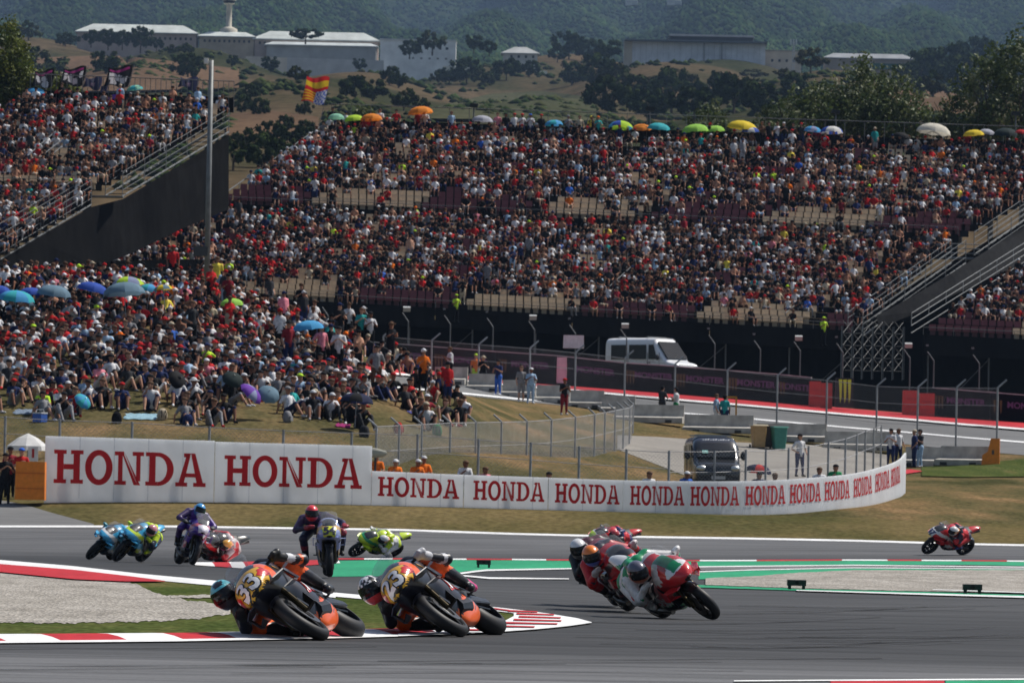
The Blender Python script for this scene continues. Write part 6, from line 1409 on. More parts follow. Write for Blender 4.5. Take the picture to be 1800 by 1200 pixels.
# bins in the yard
def bin_(label, px, py, d, col, lid):
    q = P(px, py, d); q.z = GZ(q.x, q.y); r_ = empty('wheelie_bin', q, .2, label, 'bin', 'bins in the service yard')
    MB(col).loft([(0, -.30, .30, .27), (.5, -.33, .33, .30), (1.0, -.37, .37, .34)], 12, 6); m_ = MB(col); m_.loft([(0.06, -.30, .30, .27), (.5, -.33, .33, .30), (1.05, -.37, .37, .34)], 14, 7); m_.v = [Vector((v.y, v.z, v.x)) for v in m_.v]; m_.build('body', 'plastic', r_)
    MB(lid).box((0, 0, 1.09), (.76, .82, .07), taper=.9).build('lid', 'plastic', r_)
    for sg in (-1, 1): MB((.02, .02, .02)).tube((sg * .30, .3, .1), (sg * .36, .3, .1), .1, n=12).build('wheel', 'rubber', r_)
bin_('cream and brown wheelie bin right of the black van', 1333, 786, 266, (.38, .24, .10), (.62, .52, .34)); bin_('dark brown wheelie bin between the cream and green bins', 1350, 787, 266.6, (.06, .045, .04), (.1, .08, .07)); bin_('green wheelie bin in the service yard', 1369, 789, 266, (.05, .22, .17), (.06, .26, .2))
# orange gate frame, small stand by the barrier
q = P(1284, 752, 279.6); r_ = empty('gate_frame', q, 0, 'orange metal frame standing behind the catch fence', 'frame'); 
for sg in (-1, 1): MB((.6, .26, .02)).box((sg * .26, 0, .75), (.08, .08, 1.5)).build('upright', 'plastic', r_)
MB((.6, .26, .02)).box((0, 0, 1.52), (.60, .08, .08)).build('crossbar', 'plastic', r_)
q = P(1222, 756, 277); r_ = empty('folding_chair', q, .3, 'light metal folding chair frame on the concrete barrier', 'chair')
for sg in (-1, 1): MB((.4, .4, .4)).path([(sg * .2, -.2, 0), (sg * .2, .15, .85)], .015).tube((sg * .2, .2, 0), (sg * .2, -.2, .45), .015).build('leg', 'metal', r_)
MB((.3, .3, .3)).box((0, 0, .42), (.4, .36, .03)).build('seat', 'plastic', r_); MB((.4, .4, .4)).tube((-.2, .15, .85), (.2, .15, .85), .015).build('backrest', 'metal', r_)
# orange block and white gazebo at the left end of the wall
q = P(52, 874, 186.6); r_ = empty('foam_block', q, 0, 'orange foam block at the left end of the lettered wall', 'foam block'); MB((.80, .22, .015)).box((0, .35, .55), (.98, .7, 1.25), taper=.97).build('body', 'plastic', r_)
for z in (.3, .8): MB((.6, .15, .01)).box((0, -.006, z), (.97, .03, .03)).build('seam', 'plastic', r_)
q = P(48, 812, 193.5); r_ = empty('parasol', q, 0, 'white marshal parasol with a red printed flap at the left', 'umbrella')
m_ = MB((.75, .75, .74)); rr = [[Vector((r0 * math.cos(2 * pi * i / 8), r0 * math.sin(2 * pi * i / 8), z0)) for i in range(8)] for r0, z0 in ((.74, .40), (.70, .55), (.35, .82), (.02, .98))]; m_.rings(rr, cap=False); m_.build('canopy', 'thin_cloth', r_)
MB((.3, .3, .3)).tube((0, 0, -1.0), (0, 0, .98), .025).build('pole', 'steel_paint', r_); MB((.75, .74, .74)).box((.25, -.72, .28), (.34, .02, .5)).build('flap', 'thin_cloth', r_)
MB((.5, .02, .02)).box((.25, -.735, .30), (.08, .01, .3)).build('print', 'plastic', r_)
# wrapped camera behind the corner of the tall panels
q = P(660, 798, 192.6); r_ = empty('wrapped_camera', q, 0, 'wrapped broadcast camera at the corner of the tall panels', 'camera'); m_ = MB((.42, .42, .36)); m_.loft(spl([(-.35, -.10, .18, .09), (-.1, -.12, .22, .14), (.2, -.10, .16, .12), (.38, -.02, .10, .06)], 3), 12, 2.2); m_.build('cover', 'thin_cloth', r_); MB((.05, .05, .05)).tube((0, 0, -.9), (0, 0, -.05), .04).build('stand', 'steel_paint', r_)
# trackside black camera boxes
for px, py, lb in ((1400, 1037, 'small black trackside camera box at the left of the gravel patch'), (1709, 1045, 'small black trackside camera box at the right end of the gravel patch'), (850, 998, 'small black trackside box on the green run-off'), (1032, 1027, 'small black box at the edge line left of the pack')):
    q = GP(px, py); s_ = .26 * q.y / 80 / .26; r_ = empty('camera_box', q + Vector((0, 0, .02)), 0, lb, 'camera'); k = .24
    MB((.012, .012, .013)).box((0, 0, .11), (.32, .2, .10)).build('housing', 'plastic', r_)
    for sg in (-1, 1): MB((.012, .012, .013)).box((sg * .12, 0, .03), (.05, .14, .08)).build('foot', 'plastic', r_)
    MB((.03, .03, .035)).tube((0, -.12, .11), (0, -.08, .11), .035, n=10).build('lens', 'glass_dark', r_)

# ================================================================== umbrellas
def umbrella(label, px, py, d, cols, wpx, tilt=(0, 0), pole=1.0, group='umbrellas above the crowd', hf=.33):
    s_ = F / d; rad = wpx / s_ / 2; q = P(px, py, d); r_ = empty('umbrella', q, 0, label, 'umbrella', group); r_.rotation_euler = (tilt[0], tilt[1], random.uniform(0, 1))
    n = 8; hgt = rad * hf * 1.7; 
    for k in range(n):
        m_ = MB(cols[k % len(cols)]); a0, a1 = 2 * pi * k / n, 2 * pi * (k + 1) / n; V = []
        for j in range(5):
            t = j / 4; rr_ = rad * math.sin(t * pi / 2 * .98); z = hgt * (math.cos(t * pi / 2 * .98) - 1) * 1.0
            for i in range(5):
                a = a0 + (a1 - a0) * i / 4; sag = 1 - .06 * t * math.sin(pi * i / 4); V.append(Vector((rr_ * sag * math.cos(a), rr_ * sag * math.sin(a), z - .04 * rad * t * t * (1 - math.sin(pi * i / 4)))))
        m_.add(V, [(j * 5 + i, j * 5 + i + 1, (j + 1) * 5 + i + 1, (j + 1) * 5 + i) for j in range(4) for i in range(4)]); m_.build('canopy_panel', 'thin_cloth', r_, True)
    MB((.3, .3, .3)).tube((0, 0, -hgt - pole), (0, 0, .05), .012, n=6).build('pole', 'metal', r_)
    return r_
C_ = dict(mint=(.30, .62, .45), lime=(.48, .72, .05), orange=(.80, .26, .03), grey=(.45, .46, .52), sky=(.08, .38, .70), blue=(.04, .10, .45), teal=(.05, .45, .50), yellow=(.80, .60, .04), white=(.75, .74, .70), cream=(.70, .66, .56), dark=(.02, .035, .035), red=(.5, .03, .03), apple=(.35, .66, .10), steel=(.16, .26, .34), navy=(.02, .025, .07), purple=(.18, .06, .42), lilac=(.28, .32, .5), black=(.015, .015, .017))
UM = [  # top row umbrellas
 ('mint umbrella at the left end of the top row', 591, 200, 375, ['mint'], 30), ('lime umbrella between mint and orange ones on the top row', 621, 202, 376, ['lime'], 38), ('orange umbrella right of the lime one on the top row', 652, 200, 375, ['orange'], 40), ('orange umbrella held high on the top row', 738, 187, 375, ['orange'], 46),
 ('grey umbrella on the top row left of centre', 849, 203, 375, ['grey'], 38), ('blue and teal umbrella on the top row', 973, 211, 375, ['sky', 'sky', 'teal'], 34), ('lime and blue segmented umbrella on the top row', 1091, 213, 375, ['lime', 'lime', 'sky', 'sky', 'blue'], 44), ('orange umbrella touching the teal one', 1128, 218, 376, ['orange'], 36), ('teal umbrella touching the orange one', 1159, 216, 375, ['teal'], 42),
 ('large apple green umbrella on the top row', 1222, 218, 375, ['apple'], 50), ('smaller apple green umbrella under the yellow one', 1254, 221, 375.5, ['apple'], 40), ('yellow umbrella on the top row right of the green ones', 1307, 212, 375, ['yellow'], 56), ('blue and white umbrella partly under the yellow one', 1318, 222, 374.6, ['blue', 'white'], 34), ('pale blue umbrella on the top row', 1429, 222, 374, ['sky', 'lilac'], 32),
 ('blue and white segmented umbrella on the top row', 1462, 222, 374, ['blue', 'white', 'white'], 42), ('cream umbrella alone at the right of the top row', 1643, 217, 374, ['cream'], 62), ('yellow umbrella near the right end of the top row', 1711, 228, 373, ['yellow'], 38), ('pale grey umbrella next to the right yellow one', 1736, 227, 373.5, ['grey'], 30), ('dark green umbrella at the right end', 1768, 225, 373, ['dark'], 44), ('red umbrella cut by the right picture edge', 1798, 228, 372, ['red'], 26), ('black umbrella below the rail left of the cream one', 1586, 233, 374, ['black'], 32),
 ('sky blue umbrella on the left grandstand', 66, 155, 347, ['sky'], 42), ('red umbrella on the left grandstand', 113, 156, 347, ['red'], 38), ('purple umbrella on the left grandstand', 204, 165, 347, ['purple'], 36), ('black umbrella on the left grandstand', 228, 163, 347.5, ['black'], 24), ('turquoise tattered umbrella on the left grandstand', 236, 150, 347, ['teal', 'mint'], 30), ('blue and white umbrella by the mast on the left grandstand', 352, 169, 346.5, ['white', 'blue'], 24),
 # bank umbrellas
 ('blue umbrella at the left picture edge on the bank', -2, 502, 225.5, ['blue'], 44), ('cyan umbrella at the left on the bank crest', 30, 510, 225.0, ['sky', 'teal'], 66), ('royal blue umbrella half behind the cyan one', 55, 505, 226.5, ['blue'], 44), ('steel blue umbrella left of the royal blue one on the bank', 97, 501, 226.0, ['steel'], 62), ('royal blue umbrella in the row on the bank', 166, 496, 226.0, ['blue'], 58), ('large steel blue umbrella in the middle of the bank row', 217, 496, 225.0, ['steel'], 76), ('lime and pale blue umbrella behind the steel one', 226, 487, 228.5, ['lime', 'lilac'], 60), ('red and turquoise segmented umbrella at the right of the bank row', 265, 499, 227.0, ['red', 'teal', 'sky'], 48), ('dark blue and yellow umbrella ending the bank row', 286, 500, 226.5, ['steel', 'yellow'], 34),
 ('lime umbrella tilted beside the yellow shirt on the bank', 407, 524, 229, ['apple'], 42), ('bright blue umbrella at the right end of the bank crest', 540, 563, 222, ['sky'], 58), ('black umbrella low on the right of the bank', 628, 690, 206, ['navy', 'navy', 'black'], 62), ('dark umbrella with red stripes over the yard fence', 1334, 816, 200, ['navy', 'red', 'navy', 'navy'], 50)]
for i, (lb, px, py, d, cs, wp_) in enumerate(UM):
    umbrella(lb, px, py, d, [C_[c] for c in cs], wp_, (random.uniform(-.12, .2), random.uniform(-.15, .15)), .9)
for lb, px, py, d, c, wp_, tl_ in (('purple umbrella resting on its side among the front rows', 449, 684, 206.5, ['purple', 'purple', 'lilac'], 48, (.75, .35)), ('grey umbrella resting on its side by the purple one', 474, 686, 206.8, ['steel'], 42, (.8, -.3)), ('dark grey umbrella lying over seated spectators', 412, 660, 210, ['dark'], 40, (.7, .4)), ('light blue umbrella lying near the bank fence', 150, 700, 205, ['sky', 'teal'], 34, (.8, .5)), ('dark umbrella tilted at the centre left of the bank', 246, 543, 232, ['black'], 44, (.9, .6)), ('black umbrella leaning left of centre of the front rows', 318, 664, 209, ['black'], 40, (1.1, .2))):
    umbrella(lb, px, py, d, [C_[k] for k in c], wp_, tl_, .5, 'umbrellas lying on the bank')
# cloths on the grass
def cloth_sheet(label, px, py, w_, dpt, col, col2=None, d=None):
    q = GP(px, py, 0, 193) if d is None else P(px, py, d); r_ = MB(col); n = 14; V = []; g_ = random.Random(px)
    for i in range(n + 1):
        for j in range(n + 1):
            x = (i / n - .5) * w_ * (1 + .12 * math.sin(j * 1.3)); y = (j / n - .5) * dpt * (1 + .1 * math.sin(i * 1.1)); V.append(Vector((x, y, GZ(q.x + x, q.y + y) - q.z + .04 + .07 * abs(math.sin(i * .9 + j * .5) * math.sin(j * .7)))))
    r_.add(V, [(i * (n + 1) + j, (i + 1) * (n + 1) + j, (i + 1) * (n + 1) + j + 1, i * (n + 1) + j + 1) for i in range(n) for j in range(n)])
    o = r_.build('ground_cloth', 'thin_cloth', None, True); o.location = q; tag(o, label, 'cloth', 'cloths spread on the bank')
cloth_sheet('pale blue cloth spread on the grass in front of the seated crowd', 248, 734, 1.1, 1.2, (.36, .58, .68)); cloth_sheet('bright blue cloth bundle at the left front of the bank', 124, 712, .95, 1.4, (.08, .38, .6)); cloth_sheet('magenta mat under the pair with the black umbrella', 603, 750, .5, .8, (.4, .03, .18)); cloth_sheet('violet blue strip of cloth on the right of the bank', 738, 732, .9, .35, (.10, .11, .38)); cloth_sheet('denim and white bundle at the far left of the bank', 48, 726, .9, .9, (.25, .32, .42))
# ================================================================== flags
def flag(label, px, py, d, wpx, hpx, fn, nm='flag', pole=True, slope=-.25):
    s_ = F / d; w_, h = wpx / s_, hpx / s_; q = P(px, py, d); r_ = empty(nm, q, 0, label, 'flag', 'flags waved above the stands'); n, k = 26, 18; V = []; Fc = []; C = []
    for i in range(n + 1):
        for j in range(k + 1):
            u, v = i / n, j / k; V.append(Vector((-w_ * (1 - u) + .05 * math.sin(v * 3), .26 * math.sin(u * 8 + v * 2.5) * (1 - u * .7) + 0.1 * (1 - u), h * (v - .5) + slope * w_ * (1 - u) + .12 * math.sin(u * 6 + v * 3))))
    for i in range(n):
        for j in range(k): a = i * (k + 1) + j; Fc.append((a, a + k + 1, a + k + 2, a + 1)); C.append(fn((i + .5) / n, (j + .5) / k))
    mesh_np('cloth', V, Fc, 'thin_cloth', r_, True, cols=C); r_.rotation_euler = (0, .2, 0)
    MB((.2, .2, .2)).tube((.02, 0, -h * .5 - 1.6), (.1, 0, h * .5 + .12), .02, n=6).build('flagpole', 'steel_paint', r_)
def fl_black(sd):
    g_ = random.Random(sd); bl_ = [(g_.uniform(.12, .85), g_.uniform(.15, .6), g_.uniform(.08, .16)) for _ in range(9)]
    def f(u, v):
        if u < .06 or u > .88 or v < .06 or v > .94: return (.012, .012, .014)
        if v > .76: return (.30, .03, .16) if v < .90 else (.012, .012, .014)
        if any(((u - a) ** 2 + ((v - b_) * .8) ** 2) < r0 * r0 for a, b_, r0 in bl_): return (.62, .60, .62)
        return (.03, .03, .035)
    return f
flag('black flag with magenta band and white print, leftmost', 92, 138, 347, 34, 30, fl_black(1)); flag('black flag with magenta band and white print, second from left', 148, 134, 347, 40, 32, fl_black(2)); flag('black flag with magenta band and white print, beside the turquoise umbrella', 229, 134, 347, 42, 36, fl_black(3))
nvf = lambda u, v: (.30, .2, .28) if abs(u - .5) < .12 and abs(v - .5) < .14 else (.045, .05, .10)
flag('dull navy flag with a small red mark between the black flags', 177, 147, 347.5, 30, 20, nvf, slope=-.15); flag('dull navy flag with a small mark near the mast', 346, 148, 347, 32, 20, nvf, slope=-.1); flag('small navy flag hanging under the big black one', 187, 157, 347.2, 12, 18, nvf)
def fl_spain(u, v):
    if v > .5: return (.62, .03, .03) if v > .84 or v < .62 else (.78, .52, .03)
    if u < .52: return (.78, .52, .03) if int(v * 18) % 2 else (.62, .03, .03)
    return (.10, .16, .5) if (int(u * 14) + int(v * 14)) % 2 else (.6, .6, .65)
flag('red and yellow striped flag flying over the left end of the main stand', 574, 160, 372, 40, 46, fl_spain, slope=-.12)
for px, py, d, lb in ((833, 185, 384, 'black loudspeaker on a pole behind the top row, left one'), (1143, 191, 384, 'black loudspeaker on a pole behind the top row, middle one'), (1470, 196, 384, 'black loudspeaker on a pole in front of the leafy trees'), (1786, 199, 384, 'black loudspeaker on a pole at the right edge')):
    r_ = empty('loudspeaker', P(px, py, d), 0, lb, 'loudspeaker', 'loudspeakers above the stand'); MB((.014, .014, .015)).prism([(-.3, -.12), (.25, -.18), (.3, .10), (-.25, .14)], (0, .35, 0), (0, 0, 0), (1, 0, 0), (0, 0, 1)).build('housing', 'plastic', r_); MB((.14, .14, .14)).tube((0, .2, -4), (0, .2, -.1), .05, n=6).build('pole', 'steel_paint', r_)

# ================================================================== TREES
ico = bmesh.new(); bmesh.ops.create_icosphere(ico, subdivisions=1, radius=1.0); IV0 = np.array([v.co[:] for v in ico.verts]); IF0 = np.array([[v.index for v in f.verts] for f in ico.faces]); ico.free()
def leaf_crown(name, rx, ry, rz_, ncl, nleaf, ls, cols, sd, flat=.0, core=True):
    """leaves in clumps through an uneven crown"""
    g_ = np.random.default_rng(sd); u = g_.normal(size=(ncl, 3)); u /= np.linalg.norm(u, axis=1)[:, None]; rad = g_.uniform(.35, 1.0, ncl) ** .6
    cc = u * rad[:, None] * np.array([rx, ry, rz_]); cc[:, 2] = np.where(cc[:, 2] < 0, cc[:, 2] * (1 - flat), cc[:, 2]); cr = g_.uniform(.16, .34, ncl) * min(rx, rz_)
    pc = np.repeat(cc, nleaf, 0); v = g_.normal(size=(ncl * nleaf, 3)); v /= np.linalg.norm(v, axis=1)[:, None]; pc = pc + v * (np.repeat(cr, nleaf) * g_.uniform(.5, 1.05, ncl * nleaf))[:, None]
    nn = v + g_.normal(size=v.shape) * .6; nn /= np.linalg.norm(nn, axis=1)[:, None]; t = np.cross(nn, g_.normal(size=v.shape)); t /= np.linalg.norm(t, axis=1)[:, None]; bt = np.cross(nn, t)
    s_ = ls * g_.uniform(.6, 1.3, len(pc))[:, None]; N = len(pc)
    V = np.stack([pc - t * s_, pc - bt * s_ * .5, pc + t * s_, pc + bt * s_ * .5], 1).reshape(-1, 3); I = np.arange(N * 4, dtype=np.int32)
    ci = g_.integers(0, len(cols), ncl); C = np.array(cols)[np.repeat(ci, nleaf)] * g_.uniform(.7, 1.3, N)[:, None]
    fs = I.reshape(-1, 4).tolist()
    if core:   # twiggy mass inside each clump
        Vc = []; 
        for q_, (c0, r0) in enumerate(zip(cc, cr)):
            b0 = len(V) + len(Vc) * len(IV0); Vc.append(c0 + IV0 * r0 * .78 * g_.uniform(.75, 1.2, (len(IV0), 1))); fs += (IF0 + b0).tolist()
        C = np.vstack([C, np.repeat(np.array(cols)[ci], len(IF0), 0)]); V = np.vstack([V] + Vc)
    me = bpy.data.meshes.new(name); me.from_pydata(V.tolist(), [], fs); N = len(fs)
    a = me.attributes.new('Col', 'FLOAT_COLOR', 'FACE'); c4 = np.ones((N, 4), np.float32); c4[:, :3] = C; a.data.foreach_set('color', c4.ravel()); me.materials.append(MATS['foliage_far' if core else 'leaf']); return me
DG = [(.022, .034, .012), (.03, .045, .016), (.042, .056, .02)]; MG = [(.045, .065, .02), (.06, .085, .025), (.085, .10, .035)]; OG = [(.05, .055, .024), (.07, .07, .032), (.09, .082, .045)]
CRM = 'foliage_far'
CR = [leaf_crown('crown', 4, 4, 3.4, 34, 46, .42, DG, 1, .4), leaf_crown('crown', 4.4, 4, 3, 34, 46, .42, DG, 2, .5), leaf_crown('crown', 3.6, 4, 4, 34, 46, .42, [DG[1], DG[2], MG[0]], 3, .3), leaf_crown('crown', 4.6, 4, 2.6, 34, 44, .42, OG, 4, .5), leaf_crown('crown', 5.2, 4, 3.2, 36, 44, .44, [DG[2], MG[0], OG[0]], 5, .5)]
def trunk_mesh(h, r0, sd):
    g_ = random.Random(sd); m_ = MB((.09, .065, .045)); m_.tube((0, 0, -1), (0, 0, h * .6), r0, r0 * .7, n=7)
    for k in range(5): a = g_.uniform(0, 6.28); m_.tube((0, 0, h * .5), (math.cos(a) * h * .3, math.sin(a) * h * .3, h * g_.uniform(.8, 1.1)), r0 * .5, r0 * .15, n=5)
    return m_.data('trunk', 'plaster')
TR = [trunk_mesh(3.2, .28, 1), trunk_mesh(3.0, .25, 2)]
tcount = 0
def far_tree(px, py, d, wpx, hpx, kind, label, ground=True):
    """py is the pixel of the foot of the crown"""
    s_ = F / d; q = P(px, py, d); q.z = min(q.z, GZ(q.x, q.y) + 1.0) if not ground else q.z; sc = (wpx / s_) / 8.4; sz = (hpx / s_) / 7.0
    r_ = empty('tree', q, random.uniform(0, 6), label, 'tree', 'trees on the hillside'); c = inst('crown', CR[kind], r_, (0, 0, 3.3 * sz), 0, (sc, sc, sz)); inst('trunk', TR[kind % 2], r_, (0, 0, 0), 0, (sc, sc, sz)); return r_
def G2(px, py):   # hillside hit beyond the stands
    return GP(px, py, 0, 470)
prison_trees = [(115, 82, 36), (160, 80, 34), (190, 84, 40), (215, 84, 34), (247, 88, 46), (275, 90, 28), (305, 95, 26), (325, 97, 30), (130, 78, 26), (50, 72, 50), (75, 150, 90), (185, 132, 56), (330, 140, 66), (408, 118, 26), (475, 128, 34), (525, 146, 44), (632, 125, 28), (625, 180, 66), (655, 178, 60), (710, 195, 54), (740, 198, 36), (615, 160, 40), (685, 150, 40), (745, 130, 36), (752, 122, 26), (700, 155, 36), (790, 150, 46), (820, 148, 60), (848, 152, 44), (890, 142, 52), (905, 130, 34), (930, 136, 40), (770, 150, 36), (865, 148, 36), (720, 100, 44), (833, 90, 36), (760, 92, 50), (860, 96, 36), (1000, 105, 60), (1040, 110, 60), (1070, 106, 50), (980, 110, 40), (1090, 130, 40), (1005, 150, 60), (1045, 152, 70), (1085, 155, 60), (1070, 205, 90), (1110, 190, 80), (1140, 215, 80), (1180, 200, 90), (1220, 215, 90), (1160, 160, 60), (1250, 190, 80), (1290, 200, 90), (1340, 205, 90), (1210, 150, 46), (1265, 150, 40), (1325, 140, 50), (1380, 140, 44), (1425, 130, 60), (1400, 180, 70), (1300, 165, 50), (1180, 130, 30), (1620, 145, 70), (1660, 150, 90), (1720, 155, 110), (1770, 150, 100), (1690, 170, 90), (1590, 155, 50), (1640, 175, 70), (1745, 190, 90), (425, 200, 44), (455, 205, 40), (440, 175, 36), (535, 205, 36), (545, 178, 30), (500, 232, 36), (535, 240, 40), (410, 300, 90), (460, 295, 80), (500, 290, 70), (535, 262, 60), (430, 260, 50), (480, 260, 60), (520, 310, 70), (385, 280, 60)]
zones = lambda px, py: 'by the long prison block' if py < 100 and px < 400 else 'on the tan slope at left' if px < 560 and py < 215 else 'in the hollow between two stands' if px < 600 else 'below the white buildings' if px < 960 else 'in the grove below the grey hall' if px < 1440 else 'on the wooded rise at right'
cnt = {}
srt = sorted(prison_trees)
for px, py, wd in srt:
    z_ = zones(px, py); cnt[z_] = cnt.get(z_, 0) + 1; q = G2(px, py); hp = wd * random.uniform(.7, .95) * (.55 if 1085 < px < 1420 and py < 170 else 1); k = random.choice([0, 1, 2, 0, 2, 4]) if not (1150 < px < 1450 and py < 160) else 3
    d = q.y if q.y < 2500 else 1900
    r_ = far_tree(px, py, d, wd, hp, k, '%s tree %s, %s from the left there' % (['dark rounded', 'dark broad', 'dark upright', 'dusty olive', 'mixed green broad'][k], z_, ordn(cnt[z_] - 1)))
# umbrella pine in front of prison roof
far_tree(537, 74, 1880, 56, 28, 1, 'flat-topped pine in front of the right prison roof')
# near trees at right behind the main stand, bright pine at the far left
LG_ = [(.075, .10, .028), (.095, .125, .04), (.055, .08, .022), (.13, .15, .06)]
def near_tree(label, px, py, d, rx, rz_, cols, sd, ncl, nleaf, ls, cat='tree'):
    q = P(px, py, d); r_ = empty('tree', q, 0, label, cat, 'trees behind the stands'); c = inst('crown', leaf_crown('crown', rx, rx * .9, rz_, int(ncl * 1.5), nleaf, ls, cols, sd, .2, False), r_, (0, 0, 0))
    m_ = MB((.10, .08, .06)); g_ = random.Random(sd); m_.tube((0, 0, -rz_ - 6), (0, 0, 0), .22, .13, n=8)
    for k in range(9): a = g_.uniform(0, 6.28); m_.tube((0, 0, g_.uniform(-rz_, 0)), (math.cos(a) * rx * .8, math.sin(a) * rx * .8, g_.uniform(-.2, .8) * rz_), .08, .02, n=5)
    m_.build('trunk', 'plaster', r_)
near_tree('leafy plane tree behind the top row right of the yellow umbrella', 1440, 205, 395, 2.7, 2.6, LG_, 11, 60, 34, .17); near_tree('tall leafy tree in the middle of the trees behind the stand', 1520, 190, 396, 3.6, 3.6, LG_, 12, 80, 36, .17); near_tree('leafy tree just left of the cream umbrella', 1580, 215, 394, 2.5, 2.4, LG_, 13, 55, 34, .17); near_tree('tall leafy tree left of the right picture edge', 1745, 185, 396, 3.0, 4.0, LG_, 14, 70, 36, .17); near_tree('tall leafy tree cut by the right picture edge', 1800, 160, 394, 3.0, 4.6, LG_, 15, 80, 36, .17)
near_tree('small leafy tree behind the apple green umbrellas', 1245, 222, 392, 1.9, 1.7, LG_, 16, 34, 34, .15); near_tree('low leafy bush behind the orange umbrella at the left end', 640, 218, 389, 1.4, 1.1, LG_, 17, 26, 34, .14); near_tree('low leafy tree behind the blue and white umbrella', 1385, 220, 393, 2.2, 2.0, LG_, 18, 40, 34, .16)
near_tree('leafy tree filling in behind the second tall one', 1490, 215, 398, 3.0, 2.4, LG_, 20, 60, 34, .17); near_tree('leafy bush left of the right edge trees', 1690, 222, 397, 2.4, 2.2, LG_, 21, 50, 34, .16)
PNE = [(.13, .155, .02), (.17, .185, .03), (.09, .12, .02), (.06, .08, .015)]
near_tree('bright green pine at the upper left picture edge', -6, 122, 352, 2.2, 3.4, PNE, 31, 120, 60, .12); near_tree('low green pine below the first flag', 85, 165, 352, 2.3, 1.3, PNE, 32, 50, 60, .12); near_tree('green pine foliage under the upper left pine', 10, 165, 353, 2.4, 2.2, PNE, 33, 80, 60, .12)

# ================================================================== BUILDINGS
RF, RFS, WALLP, WALLG = (.50, .53, .50), (.36, .38, .37), (.42, .33, .28), (.36, .36, .34)
def hip_block(root, x0, x1, z0, z1, zr, dp, wcol, rcol, y=0, name_r='roof', inset=1.0, over=.8):
    MB(wcol).box(((x0 + x1) / 2, y + dp / 2, (z0 + z1) / 2 - 4), (x1 - x0, dp, z1 - z0 + 8)).build('wall', 'plaster', root)
    m_ = MB(rcol); A = [(x0 - over, y - over, z1), (x1 + over, y - over, z1), (x1 + over, y + dp + over, z1), (x0 - over, y + dp + over, z1)]; i_ = (zr - z1) * 1.6 * inset; B = [(x0 + i_, y + dp * .45, zr), (x1 - i_, y + dp * .45, zr), (x1 - i_, y + dp * .55, zr), (x0 + i_, y + dp * .55, zr)]
    C2 = [(a[0], a[1], z1 - .35) for a in A]
    m_.add(A + B, [(0, 1, 5, 4), (1, 2, 6, 5), (2, 3, 7, 6), (3, 0, 4, 7), (4, 5, 6, 7)]); m_.add(C2 + A, [(0, 1, 5, 4), (1, 2, 6, 5), (2, 3, 7, 6), (3, 0, 4, 7), (3, 2, 1, 0)]); m_.build(name_r, 'plaster', root)
def windows(root, x0, x1, z, n, w_, h, y=-.06, col=(.05, .055, .06)):
    for i in range(n): MB(col).box((x0 + (x1 - x0) * (i + .5) / n, y, z), (w_, .12, h)).build('window', 'plaster', root)
DB = 1950.0; sB = F / DB
def bx(px, ref): return (px - ref) / sB
b1 = P(240, 84, DB); r_ = empty('prison_block', b1, 0, 'long low building with pale grey hipped roof at the upper left', 'building')
def zb(py, ref, px, pref): return (ref - py + 0.02 * (px - pref)) / sB
hip_block(r_, bx(135, 240), bx(345, 240), 0, zb(57, 84, 0, 0), zb(41, 84, 0, 0), 12, WALLP, RF); windows(r_, bx(140, 240), bx(340, 240), 3.3, 22, .7, .9)
r_ = empty('prison_block', P(398, 88, DB), 0, 'building with low pale roof around the foot of the watchtower', 'building'); hip_block(r_, bx(350, 398), bx(446, 398), 0, zb(64, 88, 0, 0), zb(54, 88, 0, 0), 12, (.40, .33, .24), RF); windows(r_, bx(355, 398), bx(442, 398), 3.0, 10, .7, .9)
r_ = empty('watchtower', P(402, 52, DB + 8), 0, 'round concrete watchtower with wide control room above the pale roofs', 'tower')
MB((.48, .44, .36)).lathe([(3.2, -6), (3.0, 0), (2.0, .6), (1.0, 1.0), (.95, 8.2), (1.3, 8.6)], 'z', (0, 0, 0), 20).build('shaft', 'plaster', r_, True); MB((.10, .11, .12)).lathe([(1.8, 8.9), (2.1, 10.0)], 'z', (0, 0, 0), 20).build('window_band', 'glass_dark', r_); MB((.50, .48, .42)).lathe([(1.3, 8.5), (2.0, 8.9), (2.0, 8.95), (1.2, 8.6)], 'z', (0, 0, 0), 20).build('gallery', 'plaster', r_); MB((.50, .50, .46)).lathe([(2.3, 10.0), (2.3, 10.5), (.4, 11.2), (.05, 11.8)], 'z', (0, 0, 0), 20).build('roof', 'plaster', r_)
r_ = empty('prison_block', P(555, 96, DB), 0, 'long building with pale grey hipped roof right of the watchtower', 'building'); hip_block(r_, bx(447, 555), bx(664, 555), 0, zb(70, 96, 0, 0), zb(54, 96, 0, 0), 12, WALLP, RF); windows(r_, bx(452, 555), bx(660, 555), 3.6, 24, .7, .9)
hip_block(r_, bx(470, 555), bx(662, 555), 0, 2.6, 3.8, 6, (.36, .37, .36), (.46, .49, .48), y=-7, name_r='annex_roof')
r_ = empty('perimeter_wall', P(545, 120, DB - 30), 0, 'long grey concrete perimeter wall below the prison roofs', 'wall')
for i in range(10): MB((.5, .5, .48) if i > 2 else (.62, .56, .46)).box((bx(445 + i * 24, 545), 0, -1), (24 / sB - .05, .8, 9.0 - i * .1)).build('wall_panel', 'plaster', r_)
r_ = empty('white_building', P(734, 126, DB - 20), 0, 'white flat-roofed block with small windows right of the prison', 'building'); MB((.8, .8, .77)).box((0, 6, 3.8), (132 / sB, 12, 13.5)).build('wall', 'plaster', r_); MB((.6, .6, .57)).box((0, 6, 10.7), (134 / sB, 12.6, .5)).build('roof', 'plaster', r_)
windows(r_, -3, 11, 8, 6, .9, .8); windows(r_, -3, 11, 4.5, 5, .8, .6, col=(.25, .25, .24))
r_ = empty('perimeter_wall', P(868, 138, DB - 40), 0, 'pale cream boundary wall left of the small white house', 'wall')
